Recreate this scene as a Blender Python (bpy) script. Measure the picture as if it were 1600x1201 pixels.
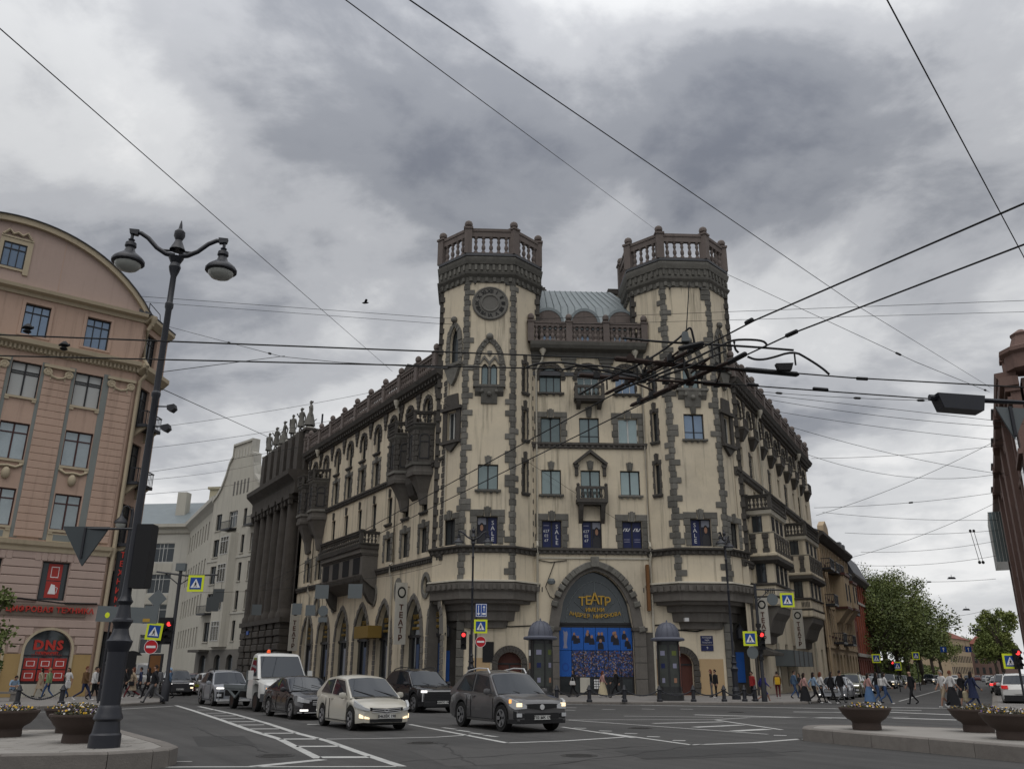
import bpy, bmesh, math, random
from mathutils import Vector, Matrix
R = math.radians
rnd = random.Random(11)
for o in list(bpy.data.objects):
 bpy.data.objects.remove(o)
S = bpy.context.scene
COL = S.collection
sin, cos, pi = math.sin, math.cos, math.pi
# ---- camera, sky, sun, exposure
EYE = 1.6
FPX = 1316.0
PITCH = math.atan(450 / FPX)
ROLL = R(0.25)
_fw = Vector((0, cos(PITCH), sin(PITCH)))
_u0 = Vector((0, -sin(PITCH), cos(PITCH)))
_r0 = Vector((1, 0, 0))
_rt = _r0 * cos(ROLL) + _u0 * sin(ROLL)
_up = -_r0 * sin(ROLL) + _u0 * cos(ROLL)
cd = bpy.data.cameras.new('camera')
cd.sensor_width = 36
cd.lens = 36 * FPX / 1600
cd.clip_end = 6000
cam = bpy.data.objects.new('camera', cd)
COL.objects.link(cam)
cam.matrix_world = Matrix(((_rt.x, _up.x, -_fw.x, 0), (_rt.y, _up.y, -_fw.y, 0), (_rt.z, _up.z, -_fw.z, EYE), (0, 0, 0, 1)))
S.camera = cam
def ray(px, py):
 return _fw + _rt * ((px - 800) / FPX) - _up * ((py - 600.5) / FPX)
def gp(px, py, z=0.0):
 """where the line of sight through a photograph pixel meets the level z"""
 d = ray(px, py)
 t = (z - EYE) / d.z
 return Vector((d.x * t, d.y * t, z))
def atY(px, py, Y):
 d = ray(px, py)
 t = Y / d.y
 return Vector((d.x * t, Y, EYE + d.z * t))
SUN_EL, SUN_AZ = 62, 200     # degrees above the horizon; compass direction the light comes from
world = bpy.data.worlds.new('World')
S.world = world
world.use_nodes = True
W = world.node_tree
W.nodes.clear()
def wn(t, **k):
 n = W.nodes.new(t)
 for a, b in k.items():
  setattr(n, a, b)
 return n
def wl(a, b):
 W.links.new(a, b)
def wmath(op, a, b=None, c=None, clamp=False):
 n = wn('ShaderNodeMath', operation=op, use_clamp=clamp)
 for i, x in enumerate((a, b, c)):
  if x is None:
   continue
  if isinstance(x, (int, float)):
   n.inputs[i].default_value = x
  else:
   wl(x, n.inputs[i])
 return n.outputs[0]
out = wn('ShaderNodeOutputWorld')
bg = wn('ShaderNodeBackground')
tc = wn('ShaderNodeTexCoord')
sky = wn('ShaderNodeTexSky', sky_type='NISHITA', sun_disc=False)
sky.sun_elevation = R(SUN_EL)
sky.sun_rotation = R(SUN_AZ)
sep = wn('ShaderNodeSeparateXYZ')
wl(tc.outputs['Generated'], sep.inputs[0])
zc = wmath('MAXIMUM', sep.outputs[2], 0.0)
den = wmath('ADD', zc, 0.22)
comb = wn('ShaderNodeCombineXYZ')
wl(wmath('DIVIDE', sep.outputs[0], den), comb.inputs[0])
wl(wmath('DIVIDE', sep.outputs[1], den), comb.inputs[1])
def wnoise(scale, detail, rough, off, dist=0.0):
 m = wn('ShaderNodeMapping')
 m.inputs['Location'].default_value = off
 wl(comb.outputs[0], m.inputs['Vector'])
 n = wn('ShaderNodeTexNoise')
 n.inputs['Scale'].default_value = scale
 n.inputs['Detail'].default_value = detail
 n.inputs['Roughness'].default_value = rough
 n.inputs['Distortion'].default_value = dist
 wl(m.outputs[0], n.inputs['Vector'])
 return n.outputs['Fac']
n1 = wnoise(1.25, 9, 0.54, (3.1, 0.4, 0), 0.35)
n2 = wnoise(3.4, 8, 0.60, (7.7, 2.2, 1), 0.3)
n3 = wnoise(0.55, 2, 0.5, (1.3, 5.2, 2))
BANKS = [((850, 215), 0.26, 0.34), ((1230, 225), 0.26, 0.36), ((560, 200), 0.20, 0.24), ((1090, 320), 0.2, 0.20), ((20, 270), 0.2, 0.24), ((330, 40), 0.2, 0.10), ((420, 370), 0.13, 0.16), ((1490, 110), 0.18, 0.14), ((300, 640), 0.16, 0.12),
   ((520, 370), 0.13, -0.34), ((820, 10), 0.26, -0.28), ((230, 190), 0.13, -0.24), ((960, 335), 0.06, -0.22), ((1330, 90), 0.15, -0.18), ((1500, 520), 0.24, -0.26), ((600, 540), 0.2, -0.22), ((1220, 20), 0.18, -0.2), ((80, 60), 0.16, -0.2), ((1180, 420), .12, -.2)]
def lean(px, width, amp):
 d = ray(*px).normalized()
 v = wn('ShaderNodeVectorMath', operation='DISTANCE')
 wl(tc.outputs['Generated'], v.inputs[0])
 v.inputs[1].default_value = d
 q = wmath('DIVIDE', v.outputs['Value'], width)
 return wmath('MULTIPLY', wmath('EXPONENT', wmath('MULTIPLY', wmath('MULTIPLY', q, q), -1.0)), amp)
tot = wmath('MULTIPLY', wmath('SUBTRACT', n1, 0.5), 2.3)
tot = wmath('ADD', tot, wmath('MULTIPLY', wmath('SUBTRACT', n2, 0.5), 0.85))
tot = wmath('ADD', tot, wmath('MULTIPLY', wmath('SUBTRACT', n3, 0.5), 0.4))
for b in BANKS:
 tot = wmath('ADD', tot, lean(*b))
fac = wmath('ADD', tot, 0.42, clamp=True)
hz = wmath('POWER', wmath('SUBTRACT', 1.0, wmath('MINIMUM', zc, 1.0)), 9.0)
fac = wmath('MULTIPLY', fac, wmath('SUBTRACT', 1.0, wmath('MULTIPLY', hz, 0.75)))
ramp = wn('ShaderNodeValToRGB')
cr = ramp.color_ramp
cr.interpolation = 'EASE'
SKYG = 1.0
cols = [(0.0, (0.72, 0.72, 0.72)), (0.26, (0.55, 0.558, 0.57)), (0.50, (0.385, 0.395, 0.418)), (0.74, (0.238, 0.250, 0.278)), (1.0, (0.155, 0.167, 0.198))]
cr.elements[0].position = 0
cr.elements[1].position = 1
for p, c in cols[1:-1]:
 cr.elements.new(p)
for e, (p, c) in zip(cr.elements, cols):
 e.position = p
 e.color = (c[0] * SKYG, c[1] * SKYG, c[2] * SKYG, 1)
wl(fac, ramp.inputs[0])
mix = wn('ShaderNodeMix', data_type='RGBA')
mix.inputs['Factor'].default_value = 0.985      # overcast: hardly any blue sky comes through
skm = wn('ShaderNodeVectorMath', operation='SCALE')
wl(sky.outputs[0], skm.inputs[0])
skm.inputs['Scale'].default_value = 0.10
wl(skm.outputs[0], mix.inputs[6])
wl(ramp.outputs[0], mix.inputs[7])
wl(mix.outputs[2], bg.inputs[0])
zen = wn('ShaderNodeMapRange', interpolation_type='SMOOTHSTEP')
wl(zc, zen.inputs[0])
for i_, v_ in ((1, 0.45), (2, 1.0), (3, 1.0), (4, 2.1)):
 zen.inputs[i_].default_value = v_
wl(zen.outputs[0], bg.inputs[1])
wl(bg.outputs[0], out.inputs[0])
sd = bpy.data.lights.new('sun', 'SUN')
sd.energy = 0.9
sd.angle = R(60)
sd.color = (1.0, 0.96, 0.9)
sun = bpy.data.objects.new('sun', sd)
COL.objects.link(sun)
sun.rotation_euler = Vector((sin(R(SUN_AZ)) * cos(R(SUN_EL)), cos(R(SUN_AZ)) * cos(R(SUN_EL)), sin(R(SUN_EL)))).to_track_quat('Z', 'Y').to_euler()
vs = S.view_settings
vs.view_transform = 'Standard'
vs.look = 'None'
vs.exposure = 0.25
vs.gamma = 1
vs.use_curve_mapping = False
S.render.engine = 'CYCLES'
S.cycles.max_bounces = 5
S.cycles.transparent_max_bounces = 6
# ---- materials
def srgb(r, g, b):
 f = lambda c: c / 12.92 if c <= 0.04045 else ((c + 0.055) / 1.055) ** 2.4
 return (f(r / 255), f(g / 255), f(b / 255))
def mat(name, col, rough=0.85, metal=0.0, var=0.12, scale=1.5, bump=0.0, bscale=None, rand=0.0, streak=0.0, col2=None, spec=0.3, coat=0.0, emit=0.0, grime=0.0, alpha=1.0, lanes=None):
 m = bpy.data.materials.new(name)
 m.use_nodes = True
 N, L = m.node_tree.nodes, m.node_tree.links
 b = N['Principled BSDF']
 b.inputs['Roughness'].default_value = rough
 b.inputs['Metallic'].default_value = metal
 b.inputs['Specular IOR Level'].default_value = spec
 b.inputs['Coat Weight'].default_value = coat
 b.inputs['Base Color'].default_value = (*col, 1)
 m.diffuse_color = (*col, 1)
 if emit:
  b.inputs['Emission Color'].default_value = (*col, 1)
  b.inputs['Emission Strength'].default_value = emit
 if alpha < 1:
  b.inputs['Alpha'].default_value = alpha
 if var == 0 and rand == 0 and streak == 0 and bump == 0:
  return m
 g = N.new('ShaderNodeNewGeometry')
 def noise(sc, det=5, vec=None, ro=0.6):
  n = N.new('ShaderNodeTexNoise')
  n.inputs['Scale'].default_value = sc
  n.inputs['Detail'].default_value = det
  n.inputs['Roughness'].default_value = ro
  L.new(vec or g.outputs['Position'], n.inputs['Vector'])
  return n.outputs['Fac']
 def mth(op, a, c):
  n = N.new('ShaderNodeMath')
  n.operation = op
  for i, x in enumerate((a, c)):
   if isinstance(x, (int, float)):
    n.inputs[i].default_value = x
   else:
    L.new(x, n.inputs[i])
  return n.outputs[0]
 f = 1.0
 nz = noise(scale)
 if var:
  f = mth('ADD', mth('MULTIPLY', mth('SUBTRACT', nz, 0.5), 2.6 * var), 1.0)
  f = mth('MULTIPLY', f, mth('ADD', mth('MULTIPLY', mth('SUBTRACT', noise(scale * 9, 3), 0.5), 1.2 * var), 1.0))
 if streak:
  mp = N.new('ShaderNodeMapping')
  mp.inputs['Scale'].default_value = (2.2, 2.2, 0.12)
  L.new(g.outputs['Position'], mp.inputs['Vector'])
  s = noise(1.0, 6, mp.outputs[0], 0.7)
  s = mth('MULTIPLY', mth('MAXIMUM', mth('SUBTRACT', s, 0.52), 0.0), 5.0 * streak)
  f = mth('MULTIPLY', f, mth('SUBTRACT', 1.0, s))
 if lanes:
  mp = N.new('ShaderNodeMapping')
  mp.vector_type = 'TEXTURE'
  mp.inputs['Rotation'].default_value = (0, 0, R(lanes[0]))
  mp.inputs['Scale'].default_value = (16, .55, 1)
  L.new(g.outputs['Position'], mp.inputs['Vector'])
  f = mth('MULTIPLY', f, mth('ADD', mth('MULTIPLY', mth('SUBTRACT', noise(1.0, 4, mp.outputs[0], .6), .5), lanes[1]), 1.0))
 if grime:
  s = mth('MULTIPLY', mth('MAXIMUM', mth('SUBTRACT', noise(scale * 0.35, 7, None, 0.65), 0.53), 0.0), 6.0 * grime)
  f = mth('MULTIPLY', f, mth('SUBTRACT', 1.0, s))
 if rand:
  oi = N.new('ShaderNodeObjectInfo')
  f = mth('MULTIPLY', f, mth('ADD', mth('MULTIPLY', mth('SUBTRACT', oi.outputs['Random'], 0.5), 2 * rand), 1.0))
 mx = N.new('ShaderNodeMix')
 mx.data_type = 'RGBA'
 mx.inputs[6].default_value = (*col, 1)
 mx.inputs[7].default_value = (*(col2 or col), 1)
 if col2:
  st = mth('MULTIPLY', mth('SUBTRACT', noise(scale * 0.6, 6), 0.42), 5.0)
  c = N.new('ShaderNodeClamp')
  L.new(st, c.inputs[0])
  L.new(c.outputs[0], mx.inputs[0])
 else:
  mx.inputs[0].default_value = 0
 vm = N.new('ShaderNodeVectorMath')
 vm.operation = 'SCALE'
 L.new(mx.outputs[2], vm.inputs[0])
 if isinstance(f, float):
  vm.inputs['Scale'].default_value = f
 else:
  L.new(f, vm.inputs['Scale'])
 L.new(vm.outputs[0], b.inputs['Base Color'])
 if bump:
  bp = N.new('ShaderNodeBump')
  bp.inputs['Strength'].default_value = bump
  bp.inputs['Distance'].default_value = 0.03
  L.new(noise(bscale or scale * 6, 4), bp.inputs['Height'])
  L.new(bp.outputs[0], b.inputs['Normal'])
 return m
M = {}
def mm(k, *a, **kw):
 M[k] = mat(k, *a, **kw)
 return M[k]
# ---- mesh builder and object helpers
class MB:
 def __init__(s):
  s.v, s.f, s.m = [], [], []
 def add(s, vs_, fs, mi=0):
  o = len(s.v)
  s.v += [tuple(p) for p in vs_]
  for f in fs:
   s.f.append(tuple(i + o for i in f))
   s.m.append(mi)
  return s
 def box(s, x0, x1, y0, y1, z0, z1, mi=0):
  return s.add([(x0, y0, z0), (x1, y0, z0), (x1, y1, z0), (x0, y1, z0), (x0, y0, z1), (x1, y0, z1), (x1, y1, z1), (x0, y1, z1)],
      [(0, 3, 2, 1), (4, 5, 6, 7), (0, 1, 5, 4), (1, 2, 6, 5), (2, 3, 7, 6), (3, 0, 4, 7)], mi)
 def stone(s, x0, x1, y0, y1, z0, z1, c=0.03, mi=0):
  """block whose front (-y) face stands proud with chamfered edges"""
  c = min(c, (x1 - x0) * .3, (z1 - z0) * .3)
  return s.add([(x0, y1, z0), (x1, y1, z0), (x1, y1, z1), (x0, y1, z1), (x0, y0 + c, z0), (x1, y0 + c, z0), (x1, y0 + c, z1), (x0, y0 + c, z1),
      (x0 + c, y0, z0 + c), (x1 - c, y0, z0 + c), (x1 - c, y0, z1 - c), (x0 + c, y0, z1 - c)],
      [(8, 9, 10, 11), (4, 5, 9, 8), (5, 6, 10, 9), (6, 7, 11, 10), (7, 4, 8, 11), (0, 1, 5, 4), (1, 2, 6, 5), (2, 3, 7, 6), (3, 0, 4, 7)], mi)
 def prism(s, poly, a, b, axis='y', mi=0, caps=True):
  """polygon (x,z) swept in y from a to b, or (x,y) in z, or (y,z) in x"""
  n = len(poly)
  if axis == 'y':
   P = [(p[0], a, p[1]) for p in poly] + [(p[0], b, p[1]) for p in poly]
  elif axis == 'z':
   P = [(p[0], p[1], a) for p in poly] + [(p[0], p[1], b) for p in poly]
  else:
   P = [(a, p[0], p[1]) for p in poly] + [(b, p[0], p[1]) for p in poly]
  F = [(i, (i + 1) % n, n + (i + 1) % n, n + i) for i in range(n)]
  if caps:
   F += [tuple(range(n - 1, -1, -1)), tuple(range(n, 2 * n))]
  return s.add(P, F, mi)
 def ring(s, pts_list, closed=True, cap=True, mi=0):
  """loft through equal-length rings of points"""
  n = len(pts_list[0])
  V = [p for r in pts_list for p in r]
  F = []
  for k in range(len(pts_list) - 1):
   for i in range(n if closed else n - 1):
    j = (i + 1) % n
    F.append((k * n + i, k * n + j, (k + 1) * n + j, (k + 1) * n + i))
  if cap:
   F.append(tuple(range(n - 1, -1, -1)))
   o = (len(pts_list) - 1) * n
   F.append(tuple(range(o, o + n)))
  return s.add(V, F, mi)
 def lathe(s, prof, n=12, cx=0, cy=0, mi=0, sx=1, sy=1, ph=0):
  return s.ring([[(cx + r * sx * cos(2 * pi * i / n + ph), cy + r * sy * sin(2 * pi * i / n + ph), z) for i in range(n)] for r, z in prof], mi=mi)
 def tube(s, pts, r, n=6, mi=0, cap=True):
  pts = [Vector(p) for p in pts]
  rs = r if isinstance(r, (list, tuple)) else [r] * len(pts)
  rings = []
  for i, p in enumerate(pts):
   a = pts[max(i - 1, 0)]
   b = pts[min(i + 1, len(pts) - 1)]
   t = (b - a).normalized()
   u = t.cross(Vector((0, 0, 1)))
   if u.length < 1e-3:
    u = Vector((1, 0, 0))
   u.normalize()
   w = u.cross(t)
   rings.append([p + u * (rs[i] * cos(2 * pi * k / n)) + w * (rs[i] * sin(2 * pi * k / n)) for k in range(n)])
  return s.ring(rings, cap=cap, mi=mi)
 def ball(s, c, r, n=10, k=6, mi=0, sz=1):
  return s.lathe([(max(r * sin(pi * i / k), 1e-3), c[2] - r * sz * cos(pi * i / k)) for i in range(k + 1)], n, c[0], c[1], mi)
 def xf(s, mtx, start=0):
  for i in range(start, len(s.v)):
   s.v[i] = tuple(mtx @ Vector(s.v[i]))
  return s
 def mesh(s, name, mats=(), smooth=None):
  me = bpy.data.meshes.new(name)
  me.from_pydata(s.v, [], s.f)
  for m_ in mats if isinstance(mats, (list, tuple)) else [mats]:
   me.materials.append(M[m_] if isinstance(m_, str) else m_)
  if any(s.m):
   me.polygons.foreach_set('material_index', s.m)
  bm = bmesh.new()
  bm.from_mesh(me)
  bmesh.ops.recalc_face_normals(bm, faces=bm.faces)
  bm.to_mesh(me)
  bm.free()
  if smooth:
   me.polygons.foreach_set('use_smooth', [True] * len(me.polygons))
   me.set_sharp_from_angle(angle=R(smooth))
  return me
def T(x=0, y=0, z=0):
 return Matrix.Translation((x, y, z))
def RZ(a):
 return Matrix.Rotation(R(a), 4, 'Z')
def link(name, data, parent=None, mtx=None):
 o = bpy.data.objects.new(name, data)
 COL.objects.link(o)
 if mtx is not None:
  o.matrix_basis = mtx
 if parent:
  o.parent = parent
 return o
def tag(o, label=None, cat=None, group=None, kind=None):
 for k, v in (('label', label), ('category', cat), ('group', group), ('kind', kind)):
  if v:
   o[k] = v
 return o
def thing(name, label, cat, loc=(0, 0, 0), rz=0, group=None):
 o = bpy.data.objects.new(name, None)
 o.empty_display_size = 0.2
 COL.objects.link(o)
 o.matrix_basis = T(*loc) @ RZ(rz)
 return tag(o, label, cat, group)
def part(name, mb, mats, parent, mtx=None, smooth=None, label=None, kind=None):
 me = mb.mesh(name, mats, smooth) if isinstance(mb, MB) else mb
 return tag(link(name, me, parent, mtx), label, None, None, kind)
def single(name, mb, mats, label, cat, loc=(0, 0, 0), rz=0, group=None, smooth=None):
 me = mb.mesh(name, mats, smooth) if isinstance(mb, MB) else mb
 return tag(link(name, me, None, T(*loc) @ RZ(rz)), label, cat, group)
def struct(name, mb, mats, smooth=None):
 return tag(link(name, mb.mesh(name, mats, smooth)), kind='structure')
def copy_tree(o, parent=None):
 c = o.copy()
 COL.objects.link(c)
 c.parent = parent
 for ch in list(o.children):
  copy_tree(ch, c)
 return c
def clone(o, loc, rz=0, label=None, group=None, sc=1.0):
 c = copy_tree(o)
 c.matrix_basis = T(*loc) @ RZ(rz) @ Matrix.Scale(sc, 4)
 if label:
  c['label'] = label
 if group:
  c['group'] = group
 return c
MESH = {}
def cached(key, fn):
 if key not in MESH:
  MESH[key] = fn()
 return MESH[key]
def stone_mesh(dx, dz, dy, mname, c=0.03):
 return cached(('stone', round(dx, 2), round(dz, 2), round(dy, 2), mname), lambda: MB().stone(-dx / 2, dx / 2, -dy, 0.02, -dz / 2, dz / 2, c).mesh('stone', mname))
def text_mesh(txt, size, mname, depth=0.0, align='CENTER', spacing=1.0, bold=0.0):
 key = ('txt', txt, size, mname, depth, align, spacing, bold)
 def mk():
  c = bpy.data.curves.new('lettering', 'FONT')
  c.body = txt
  c.size = size
  c.align_x = align
  c.align_y = 'CENTER'
  c.extrude = depth
  c.offset = bold
  c.space_character = spacing
  c.resolution_u = 2
  o = bpy.data.objects.new('t', c)
  COL.objects.link(o)
  bpy.context.view_layer.update()
  me = bpy.data.meshes.new_from_object(o.evaluated_get(bpy.context.evaluated_depsgraph_get()))
  bpy.data.objects.remove(o)
  bpy.data.curves.remove(c)
  me.materials.clear()
  me.materials.append(M[mname])
  me.transform(Matrix.Rotation(R(90), 4, 'X'))   # stands upright, read from -y
  return me
 return cached(key, mk)
# ---- palette
mm('asphalt', (0.061, 0.059, 0.057), 0.82, lanes=(121.5, 1.1), var=0.16, scale=0.35, bump=0.25, bscale=40, col2=(0.048, 0.047, 0.046), grime=0.09)
mm('paint', (0.40, 0.40, 0.385), 0.8, var=0.22, scale=2.5, grime=0.30)
mm('pave', (0.19, 0.18, 0.17), 0.9, var=0.15, scale=0.8, bump=0.15)
mm('slab', (0.25, 0.235, 0.215), 0.9, var=0.10, scale=2.0, bump=0.1, rand=0.07, grime=0.07)
mm('granite', (0.17, 0.155, 0.14), 0.85, var=0.2, scale=6, bump=0.3, rand=0.10, grime=0.06)
mm('cream', (0.605, 0.530, 0.400), 0.9, var=0.09, scale=0.45, bump=0.10, bscale=18, streak=0.6, grime=0.20, col2=(0.55, 0.485, 0.375))
mm('cream_trim', (0.45, 0.42, 0.35), 0.85, var=0.08, scale=1, streak=0.2)
mm('stone', (0.132, 0.127, 0.113), 0.9, var=0.30, scale=2.5, bump=0.6, bscale=14, rand=0.26, streak=0.2)
mm('dark_stone', (0.074, 0.068, 0.061), 0.9, var=0.25, scale=2.0, bump=0.5, bscale=12, rand=0.12, streak=0.2)
mm('balus', (0.145, 0.121, 0.110), 0.9, var=0.18, scale=2.0, bump=0.3, rand=0.08, streak=0.25)
mm('frame_dark', (0.022, 0.022, 0.024), 0.5, var=0)
mm('frame_white', (0.50, 0.50, 0.48), 0.5, var=0)
mm('frame_brown', (0.055, 0.022, 0.020), 0.5, var=0)
mm('pane', (0.23, 0.285, 0.285), 0.10, metal=0.55, var=0.14, scale=0.9, rand=0.36)
mm('pane_blue', (0.20, 0.26, 0.34), 0.08, metal=0.6, var=0.10, scale=1.2, rand=0.2)
mm('pane_dark', (0.055, 0.062, 0.066), 0.08, metal=0.4, var=0.1, scale=1.0, rand=0.35)
mm('blind', (0.40, 0.41, 0.40), 0.7, var=0.05, scale=2)
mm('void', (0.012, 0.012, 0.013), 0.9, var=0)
mm('zinc', (0.185, 0.212, 0.222), 0.5, metal=0.3, var=0.12, scale=0.9, streak=0.15)
mm('iron', (0.018, 0.019, 0.024), 0.45, var=0.1, scale=5, spec=0.4)
mm('iron_blue', (0.011, 0.0125, 0.019), 0.45, var=0.1, scale=5, spec=0.5)
mm('wire', (0.012, 0.012, 0.012), 0.7, var=0)
mm('rust', (0.030, 0.018, 0.014), 0.8, var=0.3, scale=6)
mm('gold', (0.40, 0.25, 0.045), 0.5, metal=0.2, var=0)
mm('white', (0.62, 0.62, 0.62), 0.6, var=0)
mm('navy', (0.012, 0.018, 0.075), 0.4, var=0.05)
mm('blue_poster', (0.012, 0.085, 0.34), 0.45, var=0.12, scale=1.2)
mm('sign_grey', (0.115, 0.130, 0.135), 0.6, var=0.06, scale=3)
mm('sign_yellow', (0.62, 0.70, 0.03), 0.5, var=0)
mm('sign_blue', (0.012, 0.06, 0.27), 0.45, var=0)
mm('sign_white', (0.70, 0.70, 0.70), 0.5, var=0)
mm('sign_red', (0.42, 0.012, 0.018), 0.5, var=0)
mm('black', (0.010, 0.010, 0.011), 0.6, var=0)
mm('pink', (0.43, 0.305, 0.238), 0.9, var=0.08, scale=0.5, bump=0.08, streak=0.3, grime=0.10)
mm('pink_pale', (0.40, 0.305, 0.262), 0.9, var=0.06, scale=0.6, streak=0.10)
mm('pink_trim', (0.41, 0.345, 0.245), 0.88, var=0.08, scale=1.0, streak=0.15)
mm('pink_grey', (0.19, 0.205, 0.195), 0.88, var=0.08, scale=1.0, streak=0.1)
mm('ochre_base', (0.34, 0.235, 0.105), 0.9, var=0.1, scale=1, streak=0.1)
mm('red_poster', (0.34, 0.035, 0.028), 0.5, var=0.05)
mm('red_letter', (0.42, 0.035, 0.025), 0.45, var=0)
mm('roof_dark', (0.07, 0.072, 0.078), 0.6, var=0.15, scale=1)
mm('grey_wall', (0.42, 0.40, 0.345), 0.9, var=0.07, scale=0.5, streak=0.25, grime=0.05)
mm('grey_wall2', (0.43, 0.415, 0.37), 0.9, var=0.07, scale=0.5, streak=0.2)
mm('stone_base', (0.14, 0.132, 0.12), 0.9, var=0.2, scale=1.0, bump=0.3)
mm('ochre', (0.40, 0.31, 0.205), 0.9, var=0.08, scale=0.6, streak=0.3)
mm('brick', (0.28, 0.088, 0.052), 0.9, var=0.15, scale=3.0, rand=0.15)
mm('brick_dark', (0.18, 0.062, 0.045), 0.9, var=0.2, scale=2, streak=0.25)
mm('red_build', (0.175, 0.115, 0.098), 0.9, var=0.15, scale=0.7, streak=0.3)
mm('leaf', (0.100, 0.128, 0.034), 0.7, var=0.28, scale=0.5, rand=0.1, col2=(0.140, 0.160, 0.042))
mm('leaf_dark', (0.072, 0.098, 0.028), 0.7, var=0.28, scale=0.4, col2=(0.118, 0.138, 0.036))
mm('granite_dark', (0.064, 0.057, 0.050), 0.9, var=0.3, scale=1.2, bump=0.4, bscale=10, streak=0.3, rand=0.1)
mm('bark', (0.05, 0.04, 0.03), 0.9, var=0.3, scale=3)
mm('planter', (0.060, 0.043, 0.036), 0.75, var=0.15, scale=3, bump=0.1)
mm('soil', (0.03, 0.025, 0.018), 0.95, var=0.2)
# ---- ground
g = MB()
N_ = 48
g.add([(0, 0, 0)] + [(r * cos(2 * pi * i / N_), r * sin(2 * pi * i / N_), 0) for r in (60, 400, 3000) for i in range(N_)],
  [(0, 1 + i, 1 + (i + 1) % N_) for i in range(N_)] + [(1 + k * N_ + i, 1 + (k + 1) * N_ + i, 1 + (k + 1) * N_ + (i + 1) % N_, 1 + k * N_ + (i + 1) % N_) for k in range(2) for i in range(N_)])
struct('road', g, 'asphalt')
LD = Vector((cos(R(121.5)), sin(R(121.5))))      # along the left street, away from the square
RD = Vector((cos(R(61.5)), sin(R(61.5))))        # along the right street
PL = Vector((-5.035, 62.641))
PR = Vector((17.184, 63.612))
LN = Vector((-LD.y, LD.x))                       # out of the left facade: towards the left street
if LN.x > 0:
 LN = -LN
RN = Vector((RD.y, -RD.x))
if RN.x < 0:
 RN = -RN
def smooth_poly(pts, it=2):
 for _ in range(it):
  q = []
  for i in range(len(pts)):
   a, b = Vector(pts[i]), Vector(pts[(i + 1) % len(pts)])
   q += [a * .75 + b * .25, a * .25 + b * .75]
  pts = q
 return [(p[0], p[1]) for p in pts]
def poly_area(p):
 return sum(p[i][0] * p[(i + 1) % len(p)][1] - p[(i + 1) % len(p)][0] * p[i][1] for i in range(len(p))) / 2
def inset(poly, d):
 """offset a counter-clockwise polygon inwards by d"""
 n, q = len(poly), []
 for i in range(n):
  a, b, c = Vector(poly[i - 1]), Vector(poly[i]), Vector(poly[(i + 1) % n])
  e, f = (b - a).normalized(), (c - b).normalized()
  n1_, n2_ = Vector((-e.y, e.x)), Vector((-f.y, f.x))
  k = max(1 + n1_.dot(n2_), 0.4)
  q.append(tuple(b + (n1_ + n2_) * (d / k)))
 return q
def platform(name, poly, z, top, kerb, kw=0.3, step=2.0):
 """raised surface (structure) edged by single kerb stones that are its parts"""
 if poly_area(poly) < 0:
  poly = poly[::-1]
 inn = inset(poly, kw)
 s_ = MB().prism(inn, -0.2, z - 0.006, 'z')
 root = struct(name, s_, top)
 n = len(poly)
 for i in range(n):
  a, b = Vector(poly[i]), Vector(poly[(i + 1) % n])
  a2, b2 = Vector(inn[i]), Vector(inn[(i + 1) % n])
  k = max(1, round((b - a).length / step))
  if (b - a).length > 60:
   k = 1
  for j in range(k):
   t0, t1 = j / k, (j + 1) / k
   g_ = 0.006 / max((b - a).length, .01)
   q = [a.lerp(b, t0 + g_), a.lerp(b, t1 - g_), a2.lerp(b2, t1 - g_), a2.lerp(b2, t0 + g_)]
   m_ = MB()
   c_ = 0.025
   q2 = [q[0].lerp(q[3], .1), q[1].lerp(q[2], .1), q[2], q[3]]
   m_.ring([[(p.x, p.y, -0.2) for p in q], [(p.x, p.y, z - c_) for p in q], [(p.x, p.y, z) for p in q2]])
   part('kerb_stone', m_, kerb, root)
 return root
left_pave = [(-75, 18), (-45, 30), (-28, 37), (-20.9, 40.0), (-18.6, 42.6), (-17.9, 46.6), (-19.2, 50.0), (-24, 58), (-19.2 + LD.x * 90, 50 + LD.y * 90), (-120, 130), (-140, 60)]
platform('pavement_left', left_pave, 0.13, 'pave', 'granite')
k1 = PL + LN * 3.2
k2 = k1 + LD * 120
k3 = PR + RN * 3.6 + RD * 3
k4 = k3 + RD * 260
main_pave = [tuple(k2), tuple(k1 + LD * 6), (-8.0, 58.5), (-5.2, 54.2), (-2.0, 51.2), (2.0, 49.6), (6.0, 49.0), (13.5, 49.4), (16.8, 50.8), (19.3, 54.5), tuple(k3 + RD * 1.5), tuple(k4), (60, 300), (-60, 200)]
platform('pavement_theatre', main_pave, 0.13, 'pave', 'granite')
rp = Vector((38.2, 65.0)) + RN * -2.9
right_pave = [tuple(rp - RD * 36), tuple(rp), tuple(rp + RD * 300), (260, 280), (120, 20)]
platform('pavement_right', right_pave, 0.13, 'pave', 'granite')
ISL = 0.30
il = [gp(-60, 1180, ISL), gp(0, 1178.5, ISL), gp(169, 1175.5, ISL), gp(240, 1171.5, ISL), gp(266, 1169, ISL), gp(279, 1164.5, ISL), gp(262, 1158, ISL), gp(185, 1138, ISL), gp(100, 1138.5, ISL), gp(29, 1139, ISL), gp(-120, 1141, ISL)]
pl_l = platform('traffic_island_left', [(p.x, p.y) for p in il], ISL, 'slab', 'granite', 0.28, 1.3)
ir = [gp(1253, 1136.5, ISL), gp(1300, 1140.5, ISL), gp(1360, 1145.5, ISL), gp(1450, 1152.5, ISL), gp(1600, 1165, ISL), gp(1700, 1174, ISL), gp(1760, 1150, ISL), gp(1520, 1137, ISL), gp(1375, 1132, ISL), gp(1290, 1131.2, ISL), gp(1262, 1132.2, ISL), gp(1254, 1134, ISL)]
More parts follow.
